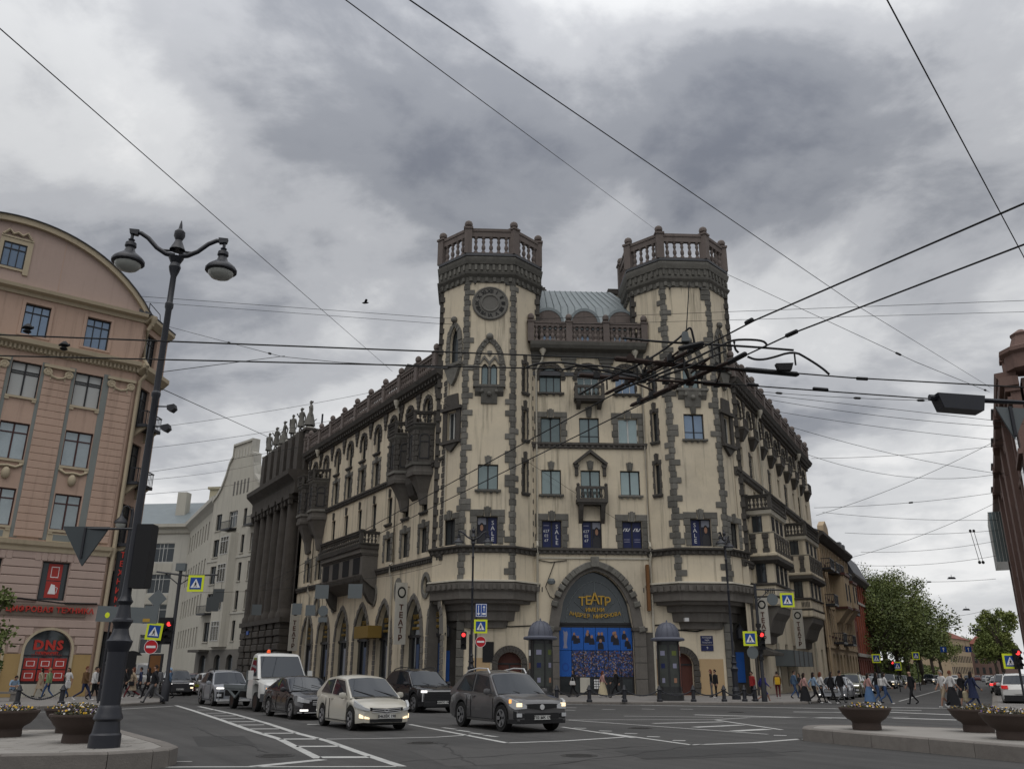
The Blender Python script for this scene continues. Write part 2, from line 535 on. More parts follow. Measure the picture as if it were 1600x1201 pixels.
platform('traffic_island_right', [(p.x, p.y) for p in ir], ISL, 'slab', 'granite', 0.28, 1.3)
def inside(p, poly):
 c = False
 n = len(poly)
 for i in range(n):
  a, b = poly[i], poly[i - 1]
  if (a[1] > p[1]) != (b[1] > p[1]) and p[0] < (b[0] - a[0]) * (p[1] - a[1]) / (b[1] - a[1]) + a[0]:
   c = not c
 return c
def slabs(poly, root, sx, sy, ang, z):
 if poly_area(poly) < 0:
  poly = poly[::-1]
 inn = inset(poly, 0.30)
 me = MB().ring([[(-sx / 2, -sy / 2, 0), (sx / 2, -sy / 2, 0), (sx / 2, sy / 2, 0), (-sx / 2, sy / 2, 0)], [(-sx / 2 + .012, -sy / 2 + .012, .012), (sx / 2 - .012, -sy / 2 + .012, .012), (sx / 2 - .012, sy / 2 - .012, .012), (-sx / 2 + .012, sy / 2 - .012, .012)]]).mesh('paving_slab', 'slab')
 cx = sum(p[0] for p in inn) / len(inn)
 cy = sum(p[1] for p in inn) / len(inn)
 m_ = RZ(ang)
 for i in range(-16, 17):
  for j in range(-14, 15):
   q = m_ @ Vector((i * (sx + .012) + (j % 2) * sx / 2, j * (sy + .012), 0))
   x, y = cx + q.x, cy + q.y
   if all(inside((x + (m_ @ Vector((ex * sx / 2, ey * sy / 2, 0))).x, y + (m_ @ Vector((ex * sx / 2, ey * sy / 2, 0))).y), inn) for ex in (-1, 1) for ey in (-1, 1)):
    part('paving_slab', me, None, root, T(x, y, z - 0.006 + rnd.uniform(-.002, .002)) @ m_)
slabs([(p.x, p.y) for p in il], pl_l, 0.75, 0.42, 4, ISL)
def marking(name, quads, z=0.004):
 m_ = MB()
 for q in quads:
  m_.add([(p[0], p[1], z) for p in q], [tuple(range(len(q)))])
 return struct(name, m_, 'paint')
def stripe(a, b, w):
 a, b = Vector(a[:2]), Vector(b[:2])
 d = (b - a).normalized()
 n = Vector((-d.y, d.x)) * w / 2
 return [a - n, b - n, b + n, a + n]
def gstripe(x0, y0, x1, y1, w=0.16):
 return stripe(gp(x0, y0), gp(x1, y1), w)
hl = [(275, 1101.5), (300, 1109), (345, 1124), (390, 1140), (437, 1154), (497, 1184)]
hr = [(311, 1103), (365.6, 1115), (416, 1129), (465, 1145), (512, 1157), (556, 1173), (600, 1188), (628, 1197)]
qs = [gstripe(*a, *b, .19) for a, b in zip(hl[:-1], hl[1:])] + [gstripe(*a, *b, .19) for a, b in zip(hr[:-1], hr[1:])]
for xa, xb, y in ((308, 336, 1108.6), (322, 355, 1113.6), (334, 368, 1117.8), (345, 383, 1122.2), (357, 399, 1127), (371, 413, 1132), (390, 436, 1138.2), (410, 462, 1145), (437, 499, 1154), (463, 530, 1165.5), (500, 578, 1182.5)):
 qs.append(gstripe(xa, y, xb, y - .3, .26 + (y - 1108) * .0012))
qs += [gstripe(505, 1186, 395, 1197, .26), gstripe(300, 1197.5, 628, 1197, .14), gstripe(0, 1200.5, 300, 1197.5, .14)]
marking('road_marking_hatching', qs)
marking('road_marking_lines', [gstripe(510, 1154, 590, 1153, .13), gstripe(590, 1153, 680, 1151, .13), gstripe(680, 1151, 735, 1147.5, .13), gstripe(640, 1131, 792, 1160, .16), gstripe(792, 1160, 880, 1157, .17), gstripe(880, 1157, 975, 1151, .17),
        gstripe(878, 1135, 990, 1152, .14), gstripe(940, 1143.5, 1080, 1163, .15), gstripe(1080, 1163, 1180, 1159.5, .18), gstripe(1180, 1159.5, 1250, 1154, .2), gstripe(1250, 1154, 1275, 1156, .2),
        gstripe(480, 1131, 505, 1131, .3), gstripe(185, 1107.5, 270, 1102.5, .2), gstripe(60, 1112, 185, 1107.5, .18), gstripe(200, 1189, 300, 1189, .1)])
qs = []
for x, y in [(700, 1136), (722, 1140), (742, 1144), (765, 1148)]:
 qs.append(gstripe(x - 8, y, x + 12, y + 2.6, .16))
for x, y in [(890, 1104.5), (950, 1107.5), (1012, 1106.8), (1072, 1107), (888, 1108.5), (905, 1136.6), (945, 1141), (985, 1145), (1020, 1150), (1060, 1156), (1218, 1148)]:
 qs.append(gstripe(x - 9, y, x + 11, y + .6, .2))
marking('road_marking_dashes', qs)
qs = [gstripe(885, 1124, 1118, 1123.5, .13), gstripe(885, 1124, 1200, 1146.5, .13), gstripe(1118, 1123.5, 1170, 1120.5, .16), gstripe(1118, 1124, 1222, 1139.5, .15), gstripe(1170, 1120.5, 1420, 1119.5, .15), gstripe(975, 1118, 1130, 1120, .15),
  gstripe(1020, 1129.5, 1128, 1127, .28), gstripe(1085, 1135.5, 1160, 1132, .34), gstripe(1146, 1141.5, 1200, 1138.5, .4)]
marking('road_marking_island_nose', qs)
qs = [gstripe(1000, 1101, 1255, 1105.5, .35), gstripe(1255, 1105.5, 1440, 1109.5, .4), gstripe(1085, 1116, 1300, 1121.5, .4), gstripe(1240, 1111.5, 1320, 1112.5, .35), gstripe(1390, 1112, 1500, 1116.5, .5), gstripe(1395, 1121, 1505, 1124.5, .5), gstripe(1375, 1104.5, 1480, 1106, .5), gstripe(1250, 1120, 1330, 1121.5, .45),
  gstripe(1405, 1095, 1470, 1077, .14), gstripe(885, 1099.8, 1000, 1101, .25)]
marking('road_marking_crossing', qs)
mm('asphalt_new', (0.042, 0.041, 0.040), 0.85, var=0.18, scale=0.6, bump=0.25, bscale=45)
mm('asphalt_old', (0.067, 0.065, 0.063), 0.85, var=0.2, scale=0.6, bump=0.25, bscale=45, grime=0.1)
for nm_, pts in (('asphalt_old', [(640, 1172), (900, 1166), (960, 1186), (700, 1197)]), ('asphalt_new', [(960, 1172), (1180, 1168), (1230, 1180), (1010, 1186)]), ('asphalt_new', [(300, 1150), (380, 1149), (400, 1163), (310, 1166)]), ('asphalt_old', [(1100, 1127), (1240, 1124), (1250, 1130), (1120, 1133)]), ('asphalt_new', [(560, 1118), (600, 1117), (640, 1131), (590, 1132)])):
 g_ = MB().add([tuple(gp(x, y))[:2] + (0.0025,) for x, y in pts], [(0, 1, 2, 3)])
 struct('road_patch', g_, nm_)
mm('manhole', (0.045, 0.043, 0.041), 0.6, var=0.2, scale=8, metal=0.3)
for x, y in ((905, 1180), (1000, 1137), (430, 1180), (1150, 1112), (660, 1160)):
 p_ = gp(x, y)
 g_ = MB().lathe([(.38, -.05), (.38, .008), (.33, .009), (.33, .006), (.01, .006)], 20, p_.x, p_.y)
 for k in range(4):
  g_.box(p_.x - .26, p_.x + .26, p_.y - .22 + k * .13, p_.y - .17 + k * .13, .005, .011)
 struct('manhole_cover', g_, 'manhole')
mm('tar', (0.035, 0.034, 0.034), 0.6, var=0.1)
r_ = random.Random(8)
for x0, y0, x1, y1 in ((620, 1190, 1010, 1165), (860, 1195, 1120, 1160), (300, 1135, 420, 1175), (1000, 1185, 1250, 1172), (690, 1160, 740, 1195)):
 a, b = gp(x0, y0), gp(x1, y1)
 n = 14
 d = (b - a).normalized()
 q = Vector((-d.y, d.x, 0))
 P_ = [a.lerp(b, k / n) + q * r_.uniform(-.10, .10) for k in range(n + 1)]
 g_ = MB()
 for p1_, p2_ in zip(P_, P_[1:]):
  w_ = r_.uniform(.012, .028)
  g_.add([(p.x, p.y, .0062) for p in (p1_ - q * w_, p2_ - q * w_, p2_ + q * w_, p1_ + q * w_)], [(0, 1, 2, 3)])
 struct('road_crack_seal', g_, 'tar')
# ---- facade tools
class Fr:
 """a facade: x to the right along it, y into the building, z up"""
 def __init__(s, o, ang, root):
  s.m = T(o[0], o[1], 0) @ RZ(ang)
  s.root = root
  s.inv = root.matrix_basis.inverted()
 def put(s, name, mb, mats=None, x=0, y=0, z=0, parent=None, rz=0, smooth=None, label=None, kind=None):
  mx = s.inv @ s.m @ T(x, y, z) @ RZ(rz)
  if parent is not None:
   mx = parent.matrix_basis.inverted() @ mx
  return part(name, mb, mats, parent or s.root, mx, smooth, label, kind)
def arch_pts(kind, x0, x1, zs, zt, n=8):
 c, a, h = (x0 + x1) / 2, (x1 - x0) / 2, zt - zs
 q = []
 for i in range(2 * n + 1):
  t = -1 + i / n
  if kind == 'arc':
   q.append((c - a * cos(pi * (i / (2 * n))), zs + h * sin(pi * (i / (2 * n)))))
  elif kind == 'point':
   k = 1 - abs(t)
   R_ = 1.9
   q.append((c + a * t, zs + h * math.sqrt(max(0, R_ * R_ - (R_ - k) ** 2) / (R_ * R_ - (R_ - 1) ** 2))))
  else:
   k = 1 - abs(t)
   R_ = 1.12
   q.append((c + a * t, zs + h * math.sqrt(max(0, R_ * R_ - (R_ - k) ** 2) / (R_ * R_ - (R_ - 1) ** 2))))
 return q
def wall_mb(x0, x1, z0, z1, ops, depth=0.3, y=0.0):
 """wall with real openings; ops: (x0, x1, z0, z1[, kind, spring])"""
 mb = MB()
 ops = [o if len(o) > 4 else (*o, None, None) for o in ops]
 xs = sorted(set([x0, x1] + [v for o in ops for v in o[:2] if x0 < v < x1]))
 zs = sorted(set([z0, z1] + [v for o in ops for v in o[2:4] if z0 < v < z1]))
 for i in range(len(xs) - 1):
  for j in range(len(zs) - 1):
   cx, cz = (xs[i] + xs[i + 1]) / 2, (zs[j] + zs[j + 1]) / 2
   if not any(o[0] < cx < o[1] and o[2] < cz < o[3] for o in ops):
    mb.add([(xs[i], y, zs[j]), (xs[i + 1], y, zs[j]), (xs[i + 1], y, zs[j + 1]), (xs[i], y, zs[j + 1])], [(0, 1, 2, 3)])
 for a, b, c, d, k, sp in ops:
  if k:
   P = arch_pts(k, a, b, sp, d)
   out_ = [(a, c)] + P + [(b, c)]
   h = len(P) // 2
   mb.add([(a, y, d)] + [(p[0], y, p[1]) for p in P[:h + 1]], [(0, i, i + 1) for i in range(1, h + 1)])
   mb.add([(b, y, d)] + [(p[0], y, p[1]) for p in P[h:]], [(0, i, i + 1) for i in range(1, len(P) - h)])
  else:
   out_ = [(a, c), (a, d), (b, d), (b, c)]
  n = len(out_)
  mb.add([(p[0], y, p[1]) for p in out_] + [(p[0], y + depth, p[1]) for p in out_], [(i, (i + 1) % n, n + (i + 1) % n, n + i) for i in range(n)])
 return mb
def window_meshes(w, h, style, arch, rise, frame, pane):
 key = ('win', round(w, 2), round(h, 2), style, arch, round(rise, 2), frame, pane)
 def mk():
  f = MB()
  b = 0.075
  if arch:
   P = arch_pts(arch, -w / 2, w / 2, h - rise, h, 6)
   o_ = [(-w / 2, 0)] + P + [(w / 2, 0)]
   i_ = [(-w / 2 + b, b)] + arch_pts(arch, -w / 2 + b, w / 2 - b, h - rise, h - b, 6) + [(w / 2 - b, b)]
   n = len(o_)
   f.add([(p[0], -.04, p[1]) for p in o_] + [(p[0], -.04, p[1]) for p in i_] + [(p[0], .05, p[1]) for p in i_],
     [(k, (k + 1) % n, n + (k + 1) % n, n + k) for k in range(n)] + [(n + k, n + (k + 1) % n, 2 * n + (k + 1) % n, 2 * n + k) for k in range(n)])
   pg = MB().add([(p[0], .02, p[1]) for p in o_], [tuple(range(n))])
  else:
   f.box(-w / 2, -w / 2 + b, -.04, .05, 0, h).box(w / 2 - b, w / 2, -.04, .05, 0, h).box(-w / 2 + b, w / 2 - b, -.04, .05, 0, b).box(-w / 2 + b, w / 2 - b, -.04, .05, h - b, h)
   pg = MB().box(-w / 2 + b / 2, w / 2 - b / 2, .01, .03, b / 2, h - b / 2)
  hh = h - (rise * .35 if arch else b)
  if '2' in style:
   f.box(-.05, .05, -.045, .04, b, hh)
  if '3' in style:
   f.box(-w / 6 - .03, -w / 6 + .03, -.045, .04, b, hh).box(w / 6 - .03, w / 6 + .03, -.045, .04, b, hh)
  if 't' in style:
   f.box(-w / 2 + b, w / 2 - b, -.035, .035, h * .66, h * .66 + .07)
  if 'T' in style:
   f.box(-w / 2 + b, w / 2 - b, -.035, .035, h * .72, h * .72 + .08)
  if 'b' in style:
   f.box(-w / 2 + b, w / 2 - b, -.035, .035, h * .28, h * .28 + .05)
  return f.mesh('window', frame), pg.mesh('pane', pane)
 return cached(key, mk)
def win(fr, cx, z0, z1, w, style='2', arch=None, rise=0, pane='pane', frame='frame_dark', depth=0.26, y=0, label=None):
 f, p = window_meshes(w, z1 - z0, style, arch, rise, frame, pane)
 o = fr.put('window', f, None, cx, y + depth - 0.03, z0, label=label)
 fr.put('pane', p, None, cx, y + depth - 0.03, z0, parent=o)
 return o
def stones(fr, name, lst, mname, y=0, dy=0.07, single_=True):
 """stones as own parts (shared meshes) or one joined part"""
 if single_:
  for x0, x1, z0, z1 in lst:
   fr.put(name, stone_mesh(x1 - x0 - .012, z1 - z0 - .012, dy, mname), None, (x0 + x1) / 2, y, (z0 + z1) / 2)
 else:
  mb = MB()
  for x0, x1, z0, z1 in lst:
   mb.stone(x0 + .01, x1 - .01, y - dy, y + .02, z0 + .01, z1 - .01)
  fr.put(name, mb, mname)
def surround(fr, cx, z0, z1, w, mname='stone', single_=True, jw=0.52, top=0.42, key=True, y=0, n=None, name='surround_stone'):
 """rusticated jamb stones, lintel stones and a keystone"""
 L_ = []
 n = n or max(3, round((z1 - z0) / .46))
 h = (z1 - z0) / n
 for i in range(n):
  j = jw if i % 2 else jw * .8
  L_ += [(cx - w / 2 - j, cx - w / 2, z0 + i * h, z0 + (i + 1) * h), (cx + w / 2, cx + w / 2 + j, z0 + i * h, z0 + (i + 1) * h)]
 if top:
  k = 0.26 if key else 0
  L_ += [(cx - w / 2 - jw, cx - k, z1, z1 + top), (cx + k, cx + w / 2 + jw, z1, z1 + top)]
 stones(fr, name, L_, mname, y, 0.07, single_)
 if key:
  keystone(fr, cx, z1 - 0.05, z1 + top + 0.16, mname, y)
def keystone(fr, cx, z0, z1, mname='stone', y=0, w=0.5):
 def mk():
  h = z1 - z0
  mb = MB()
  for a, b, t, d in ((-.5, -.2, .0, .10), (-.2, .2, .06, .15), (.2, .5, .0, .10)):
   mb.add([(a * w * .72, -d, 0), (b * w * .72, -d, 0), (b * w * 1.1, -d, h + t), (a * w * 1.1, -d, h + t), (a * w * .72, .02, 0), (b * w * .72, .02, 0), (b * w * 1.1, .02, h + t), (a * w * 1.1, .02, h + t)],
     [(0, 1, 2, 3), (4, 7, 6, 5), (0, 4, 5, 1), (1, 5, 6, 2), (2, 6, 7, 3), (3, 7, 4, 0)])
  return mb.mesh('keystone', mname)
 fr.put('keystone', cached(('key', round(z1 - z0, 2), w, mname), mk), None, cx, y, z0)
def sill(fr, cx, z, w, mname='stone', y=0):
 def mk():
  mb = MB().box(-w / 2, w / 2, -.2, .02, -.14, 0)
  for k in (-.36, -.12, .12, .36):
   mb.box(k * w - .09, k * w + .09, -.15, .02, -.25, -.14)
  return mb.mesh('sill', mname)
 fr.put('window_sill', cached(('sill', round(w, 2), mname), mk), None, cx, y, z)
def course(fr, x0, x1, z0, z1, out=0.22, mname='dark_stone', dent=True, name='string_course', y=0):
 h = z1 - z0
 mb = MB().prism([(y + .02, z0), (y - out * .45, z0), (y - out * .5, z0 + h * .45), (y - out, z0 + h * .62), (y - out, z1), (y + .02, z1)], x0, x1, 'x')
 if dent:
  n = int((x1 - x0) / .42)
  for i in range(n):
   a = x0 + (i + .5) * (x1 - x0) / n
   mb.box(a - .1, a + .1, y - out * .8, y + .01, z0 + h * .1, z0 + h * .56)
 return fr.put(name, mb, mname)
def baluster_mesh(h, mname='balus', r=0.165, n=8):
 return cached(('balu', round(h, 2), mname, r), lambda: MB().lathe([(r, 0), (r, h * .1), (r * .55, h * .16), (r * 1.0, h * .30), (r * .95, h * .42), (r * .5, h * .55), (r * .6, h * .60), (r * .9, h * .72), (r * .55, h * .86), (r, h * .92), (r, h)], n).mesh('baluster', mname, 50))
def pier_mesh(w, h, ball=True, mname='balus'):
 def mk():
  mb = MB().box(-w / 2, w / 2, -w / 2, w / 2, 0, h * .93).box(-w * .62, w * .62, -w * .62, w * .62, h * .93, h)
  if ball:
   mb.lathe([(.001, h), (w * .3, h), (w * .25, h + .1), (w * .5, h + .2), (w * .55, h + .38), (w * .45, h + .55), (w * .2, h + .66), (.001, h + .68)], 10)
  return mb.mesh('pier', mname, 40)
 return cached(('pier', round(w, 2), round(h, 2), ball, mname), mk)
def balustrade(fr, p, q, z0, z1, nb, single_=True, mname='balus', piers=(1, 1), ball=True, rail=0.34, pw=0.5):
 """rail, base and balusters between two points of the facade frame"""
 p, q = Vector(p), Vector(q)
 d = q - p
 L_ = d.length
 a = math.degrees(math.atan2(d.y, d.x))
 h = z1 - z0
 fr.put('balustrade_rail', MB().box(0, L_, -.16, .16, h - rail, h - rail * .35).box(-.02, L_ + .02, -.22, .22, h - rail * .35, h), mname, p.x, p.y, z0, rz=a)
 fr.put('balustrade_base', MB().box(0, L_, -.18, .18, 0, .12), mname, p.x, p.y, z0, rz=a)
 if single_:
  me = baluster_mesh(h - rail - .12, mname)
  for i in range(nb):
   t = p + d * ((i + 1) / (nb + 1))
   fr.put('baluster', me, None, t.x, t.y, z0 + .12)
 else:
  mb = MB()
  hb = h - rail - .12
  for i in range(nb):
   mb.lathe([(.1, 0), (.06, hb * .15), (.13, hb * .35), (.05, hb * .6), (.11, hb * .75), (.1, hb)], 6, L_ * (i + 1) / (nb + 1), 0)
  fr.put('balusters', mb, mname, p.x, p.y, z0 + .12, rz=a, kind='stuff')
 for k, e in zip(piers, (p, q)):
  if k:
   fr.put('pier', pier_mesh(pw, h + .1, ball, mname), None, e.x, e.y, z0, rz=a)
def pipe(fr, pts, r=0.09, mname='cream_trim', hopper=None):
 mb = MB().tube(pts, r, 8)
 if hopper:
  x, y, z = hopper
  mb.lathe([(.1, z - .5), (.12, z - .3), (.28, z), (.28, z + .22)], 8, x, y)
 return fr.put('downpipe', mb, mname, smooth=50)
def plaster_box(fr, x0, x1, y0, y1, z0, z1, mname, name):
 return fr.put(name, MB().box(x0, x1, y0, y1, z0, z1), mname)
# ---- the theatre house with the two towers
TH = thing('theatre_building', 'cream corner house with two balustraded octagonal towers, dark stone quoins and a theatre arch', 'building', (6, 64, 0))
FA = 2.5
F0 = Fr((0, 61.5), FA, TH)
OCT = [(-3.62, 0), (0.1, 0), (2.25, 2.15), (2.25, 5.87), (0.1, 8), (-3.62, 8), (-5.77, 5.87), (-5.77, 2.15)]
ZB, ZC = 7.8, 31.5       # foot and cornice of a tower
def off_poly(poly, d):
 return inset(poly, -d)
def arch_hood(fr, cx, z0, w, h, mname='stone', y=0, kind='point', t=0.34, leg=1.0, n=7, name='gothic_surround'):
 """stones laid along an arch"""
 P = arch_pts(kind, cx - w / 2, cx + w / 2, z0 + leg, z0 + h, n)
 Q = arch_pts(kind, cx - w / 2 - t, cx + w / 2 + t, z0 + leg, z0 + h + t * 1.1, n)
 mb = MB()
 for s_ in (-1, 1):
  k = max(2, round(leg / .42))
  for i in range(k):
   e = .06 if i % 2 else 0
   xs = sorted((cx + s_ * w / 2, cx + s_ * (w / 2 + t + e)))
   mb.stone(xs[0], xs[1], y - .1, y + .02, z0 + leg * i / k + .01, z0 + leg * (i + 1) / k - .01)
 for i in range(len(P) - 1):
  d = .10 + .04 * (i % 2)
  a, b, c, e = P[i], P[i + 1], Q[i + 1], Q[i]
  g_ = .04
  f4 = [Vector(a).lerp(b, g_), Vector(a).lerp(b, 1 - g_), Vector(e).lerp(c, 1 - g_), Vector(e).lerp(c, g_)]
  mb.ring([[(v[0], y + .02, v[1]) for v in f4], [(v[0], y - d, v[1]) for v in f4]])
 fr.put(name, mb, mname)
def tower(du, left):
 P = [(p[0] + du, p[1]) for p in OCT]
 names = ['front', 'diag_r', 'side_r', 'diag_br', 'back', 'diag_bl', 'side_l', 'diag_l']
 fr = {}
 L_ = {}
 for i, nme in enumerate(names):
  a, b = Vector(P[i]), Vector(P[(i + 1) % 8])
  o = F0.m @ Vector((a.x, a.y, 0))
  fr[nme] = Fr((o.x, o.y), FA + math.degrees(math.atan2(b.y - a.y, b.x - a.x)), TH)
  L_[nme] = (b - a).length
 lf = L_['front']
 mid = lf / 2
 fo = [(mid - .765, mid + .765, 10.4, 12.42), (mid - .62, mid - .07, 22.52, 24.3, 'point', 23.9), (mid + .07, mid + .62, 22.52, 24.3, 'point', 23.9)]
 if left:
  fo.append((mid - .76, mid + .76, 14.4, 16.3))
 else:
  fo.append((mid - .77, mid + .77, 18.5, 20.5))
 fr['front'].put('tower_wall', wall_mb(0, lf, ZB, ZC, fo), 'cream')
 outer, inner = ('diag_l', 'diag_r') if left else ('diag_r', 'diag_l')
 ld = L_['diag_l']
 om = 1.75 if left else ld - 1.75
 oo = [(om - .45, om + .45, 24.6, 27.6, 'point', 26.4), (om - .6, om + .6, 10.4, 12.3), (om - .5, om + .5, 18.4, 20.6)]
 fr[outer].put('tower_wall', wall_mb(0, ld, ZB, ZC, oo), 'cream')
 im = 1.35 if left else ld - 1.35
 io = [(im - .2, im + .2, a, a + 2.3) for a in (22.3, 18.5, 14.4)]
 fr[inner].put('tower_wall', wall_mb(0, ld, ZB, ZC, io), 'cream')
 for nme in ('side_r', 'diag_br', 'back', 'diag_bl', 'side_l'):
  fr[nme].put('tower_wall', wall_mb(0, L_[nme], 12, ZC, []), 'cream')
 f = fr['front']
 if left:
  win(f, mid, 14.4, 16.3, 1.52, '2', pane='pane')
  sill(f, mid, 14.38, 1.95)
  keystone(f, mid, 16.3, 16.9)
 else:
  win(f, mid, 18.5, 20.5, 1.54, '2b', pane='pane_blue')
  sill(f, mid, 18.48, 1.95)
  keystone(f, mid, 20.5, 21.2)
 poster_window(f, mid, 10.4, 12.42, 1.53, 'SALE' if left else 'sale_l', portrait=True)
 surround(f, mid, 10.42, 12.42, 1.53, top=.5, n=4)
 for s_ in (-1, 1):
  win(f, mid + s_ * .345, 22.52, 24.3, .55, '', 'point', .4, 'pane')
 arch_hood(f, mid, 22.5, 1.55, 3.6, leg=1.7, t=.45)
 f.put('gothic_tracery', MB().box(mid - .08, mid + .08, -.1, .02, 22.5, 24.5).prism([(mid - .78, 24.3), (mid - .42, 25.0), (mid, 24.45), (mid + .42, 25.0), (mid + .78, 24.3), (mid + .70, 24.25), (mid + .42, 24.72), (mid, 24.2), (mid - .42, 24.72), (mid - .70, 24.25)], -.12, .02, 'y')
   .prism([(mid - .18, 25.35), (mid + .18, 25.35), (mid + .18, 25.1), (mid, 24.9), (mid - .18, 25.1)], -.1, .02, 'y'), 'stone')
 crest = MB().ball((mid, -.06, 26.55), .3, 8, 6).ball((mid - .36, -.06, 26.2), .14, 6, 4).ball((mid + .36, -.06, 26.2), .14, 6, 4)
 for s_ in (-1, 1):
  for k in range(5):
   crest.ball((mid + s_ * (.55 + .13 * k), -.08, 25.75 - .42 * k), .12, 6, 4)
 f.put('crest', crest, 'stone', smooth=60)
 f.put('sill_bracket', MB().box(mid - 1.25, mid + 1.25, -.42, .02, 22.3, 22.48).prism([(.02, 22.3), (-.38, 22.3), (-.32, 21.9), (-.12, 21.05), (.02, 21.0)], mid - .62, mid + .62, 'x')
   .prism([(.02, 22.3), (-.34, 22.3), (-.26, 21.95), (.02, 21.6)], mid - 1.1, mid - .62, 'x').prism([(.02, 22.3), (-.34, 22.3), (-.26, 21.95), (.02, 21.6)], mid + .62, mid + 1.1, 'x')
   .ball((mid, -.30, 21.75), .2, 8, 5).ball((mid - .55, -.32, 21.95), .16, 6, 5).ball((mid + .55, -.32, 21.95), .16, 6, 5), 'stone')
 if left:
  f.put('dial', MB().ring([[(mid + r * cos(2 * pi * i / 40), y, 29.4 + r * sin(2 * pi * i / 40)) for i in range(40)] for r, y in ((1.45, .02), (1.45, -.10), (1.34, -.16), (1.26, -.10), (.78, -.10), (.74, -.17), (.66, -.17), (.60, -.10), (.02, -.10))]), 'sign_stone', smooth=35)
  nums = ['XII', 'I', 'II', 'III', 'IIII', 'V', 'VI', 'VII', 'VIII', 'IX', 'X', 'XI']
  for i, tx in enumerate(nums):
   a = pi / 2 - i * pi / 6
   me = text_mesh(tx, .40, 'black', .015, bold=.012)
   o = f.put('dial_numeral', me, None, mid + 1.02 * cos(a), -.118, 29.4 + 1.02 * sin(a))
   o.matrix_basis = o.matrix_basis @ Matrix.Rotation(-(a - pi / 2), 4, 'Y')
 g = fr[outer]
 win(g, om, 24.6, 27.6, .9, '', 'point', 1.2, 'pane_dark')
 arch_hood(g, om, 24.5, .95, 3.2, leg=1.9, t=.42)
 g.put('niche_bracket', MB().box(om - .95, om + .95, -.4, .02, 24.25, 24.48).prism([(om - .85, 24.25), (om + .85, 24.25), (om + .4, 23.2), (om, 22.7), (om - .4, 23.2)], -.28, .02, 'y').ball((om, -.12, 28.3), .28, 8, 5), 'stone')
 win(g, om, 18.4, 20.6, 1.0, '2', pane='pane_dark', frame='frame_white')
 g.put('window_surround', MB().box(om - .95, om - .5, -.14, .02, 18.3, 20.7).box(om + .5, om + .95, -.14, .02, 18.3, 20.7).box(om - 1.1, om + 1.1, -.3, .02, 20.7, 20.95).box(om - 1.05, om + 1.05, -.32, .02, 18.05, 18.3).prism([(om - .8, 18.05), (om + .8, 18.05), (om, 17.4)], -.22, .02, 'y')
   .prism([(om - .7, 20.95), (om + .7, 20.95), (om + .6, 22.0), (om - .6, 22.0)], -.12, .02, 'y'), 'dark_stone')
 win(g, om, 10.4, 12.3, 1.2, '2', pane='pane_dark')
 surround(g, om, 10.42, 12.3, 1.2, top=.45, single_=False)
 h = fr[inner]
 for a in (22.3, 18.5, 14.4):
  win(h, im, a, a + 2.3, .40, '', pane='pane_dark')
  surround(h, im, a, a + 2.3, .40, 'dark_stone', single_=False, jw=.22, top=.35, key=False)
  sill(h, im, a, .85, 'dark_stone')
  keystone(h, im, a + 2.4, a + 3.1, 'dark_stone', w=.36)
 z = ZB
 k = 0
 r_ = random.Random(5 if left else 9)
 while z < ZC - .05:
  hz_ = min(.455, ZC - z)
  for ci in (0, 1):
   la = (.20, .29, .23, .31)[(k + ci) % 4]
   lb = (.29, .20, .31, .23)[(k + ci * 2) % 4]
   if r_.random() < .16:
    la = .62
   if r_.random() < .10:
    lb = .55
   e = .07
   def mk(la=la, lb=lb, ci=ci, hz_=hz_):
    s = 1 if ci == 0 else -1
    q = .7071
    pl = [(s * la, -e), (-s * .414 * e, -e), (-s * (q * lb + q * e), q * lb - q * e), (-s * (q * lb - q * .1), q * lb + q * .1), (s * .04, .1), (s * la, .1)]
    c = .03
    pl2 = [(s * (la - c), -e + c), (-s * .2 * e, -e + c), (-s * (q * (lb - c) + q * (e - c)), q * (lb - c) - q * (e - c)), pl[3], pl[4], (s * (la - c), .1)]
    return MB().ring([[(x, y, .006) for x, y in pl2], [(x, y, c) for x, y in pl], [(x, y, hz_ - c) for x, y in pl], [(x, y, hz_ - .006) for x, y in pl2]]).mesh('quoin_stone', 'stone')
   F0.put('quoin_stone', cached(('quoin', la, lb, ci, round(hz_, 2)), mk), None, P[ci][0], P[ci][1], z)
  z += hz_
  k += 1
 for ci in (2, 7):
  mb = MB()
  z = 10
  k = 0
  while z < ZC:
   d = .34 if k % 2 else .5
   x, y = P[ci]
   s = 1 if ci == 2 else -1
   mb.box(min(x - s * d * .7, x + s * .06), max(x - s * d * .7, x + s * .06), y - d * .7, y + d, z + .01, min(z + .45, ZC) - .01)
   z += .46
   k += 1
  F0.put('quoin_chain', mb, 'dark_stone', kind='stuff')
 front5 = [P[6], P[7], P[0], P[1], P[2], P[3]]
 def belt(name, prof, mname, dent=None, full=True):
  rings = []
  for o_, zz in prof:
   q = off_poly(P, o_) if full else off_poly(P, o_)
   rings.append([(x, y, zz) for x, y in q])
  mb = MB().ring(rings)
  if dent:
   o_, z0_, z1_, st, wd = dent
   q = off_poly(P, o_)
   for i in (6, 7, 0, 1, 2):
    a, b = Vector(q[i]), Vector(q[(i + 1) % 8])
    n = max(2, int((b - a).length / st))
    ang = math.atan2(b.y - a.y, b.x - a.x)
    for j in range(n):
     c = a.lerp(b, (j + .5) / n)
     s0 = len(mb.v)
     mb.box(-wd, wd, -.11, .25, z0_, z1_)
     mb.xf(T(c.x, c.y, 0) @ Matrix.Rotation(ang, 4, 'Z'), s0)
  F0.put(name, mb, mname)
 belt('belt_course', [(.02, 9.78), (.12, 9.80), (.14, 10.06), (.34, 10.14), (.36, 10.24), (.02, 10.34)], 'dark_stone', (.10, 9.84, 10.08, .45, .11))
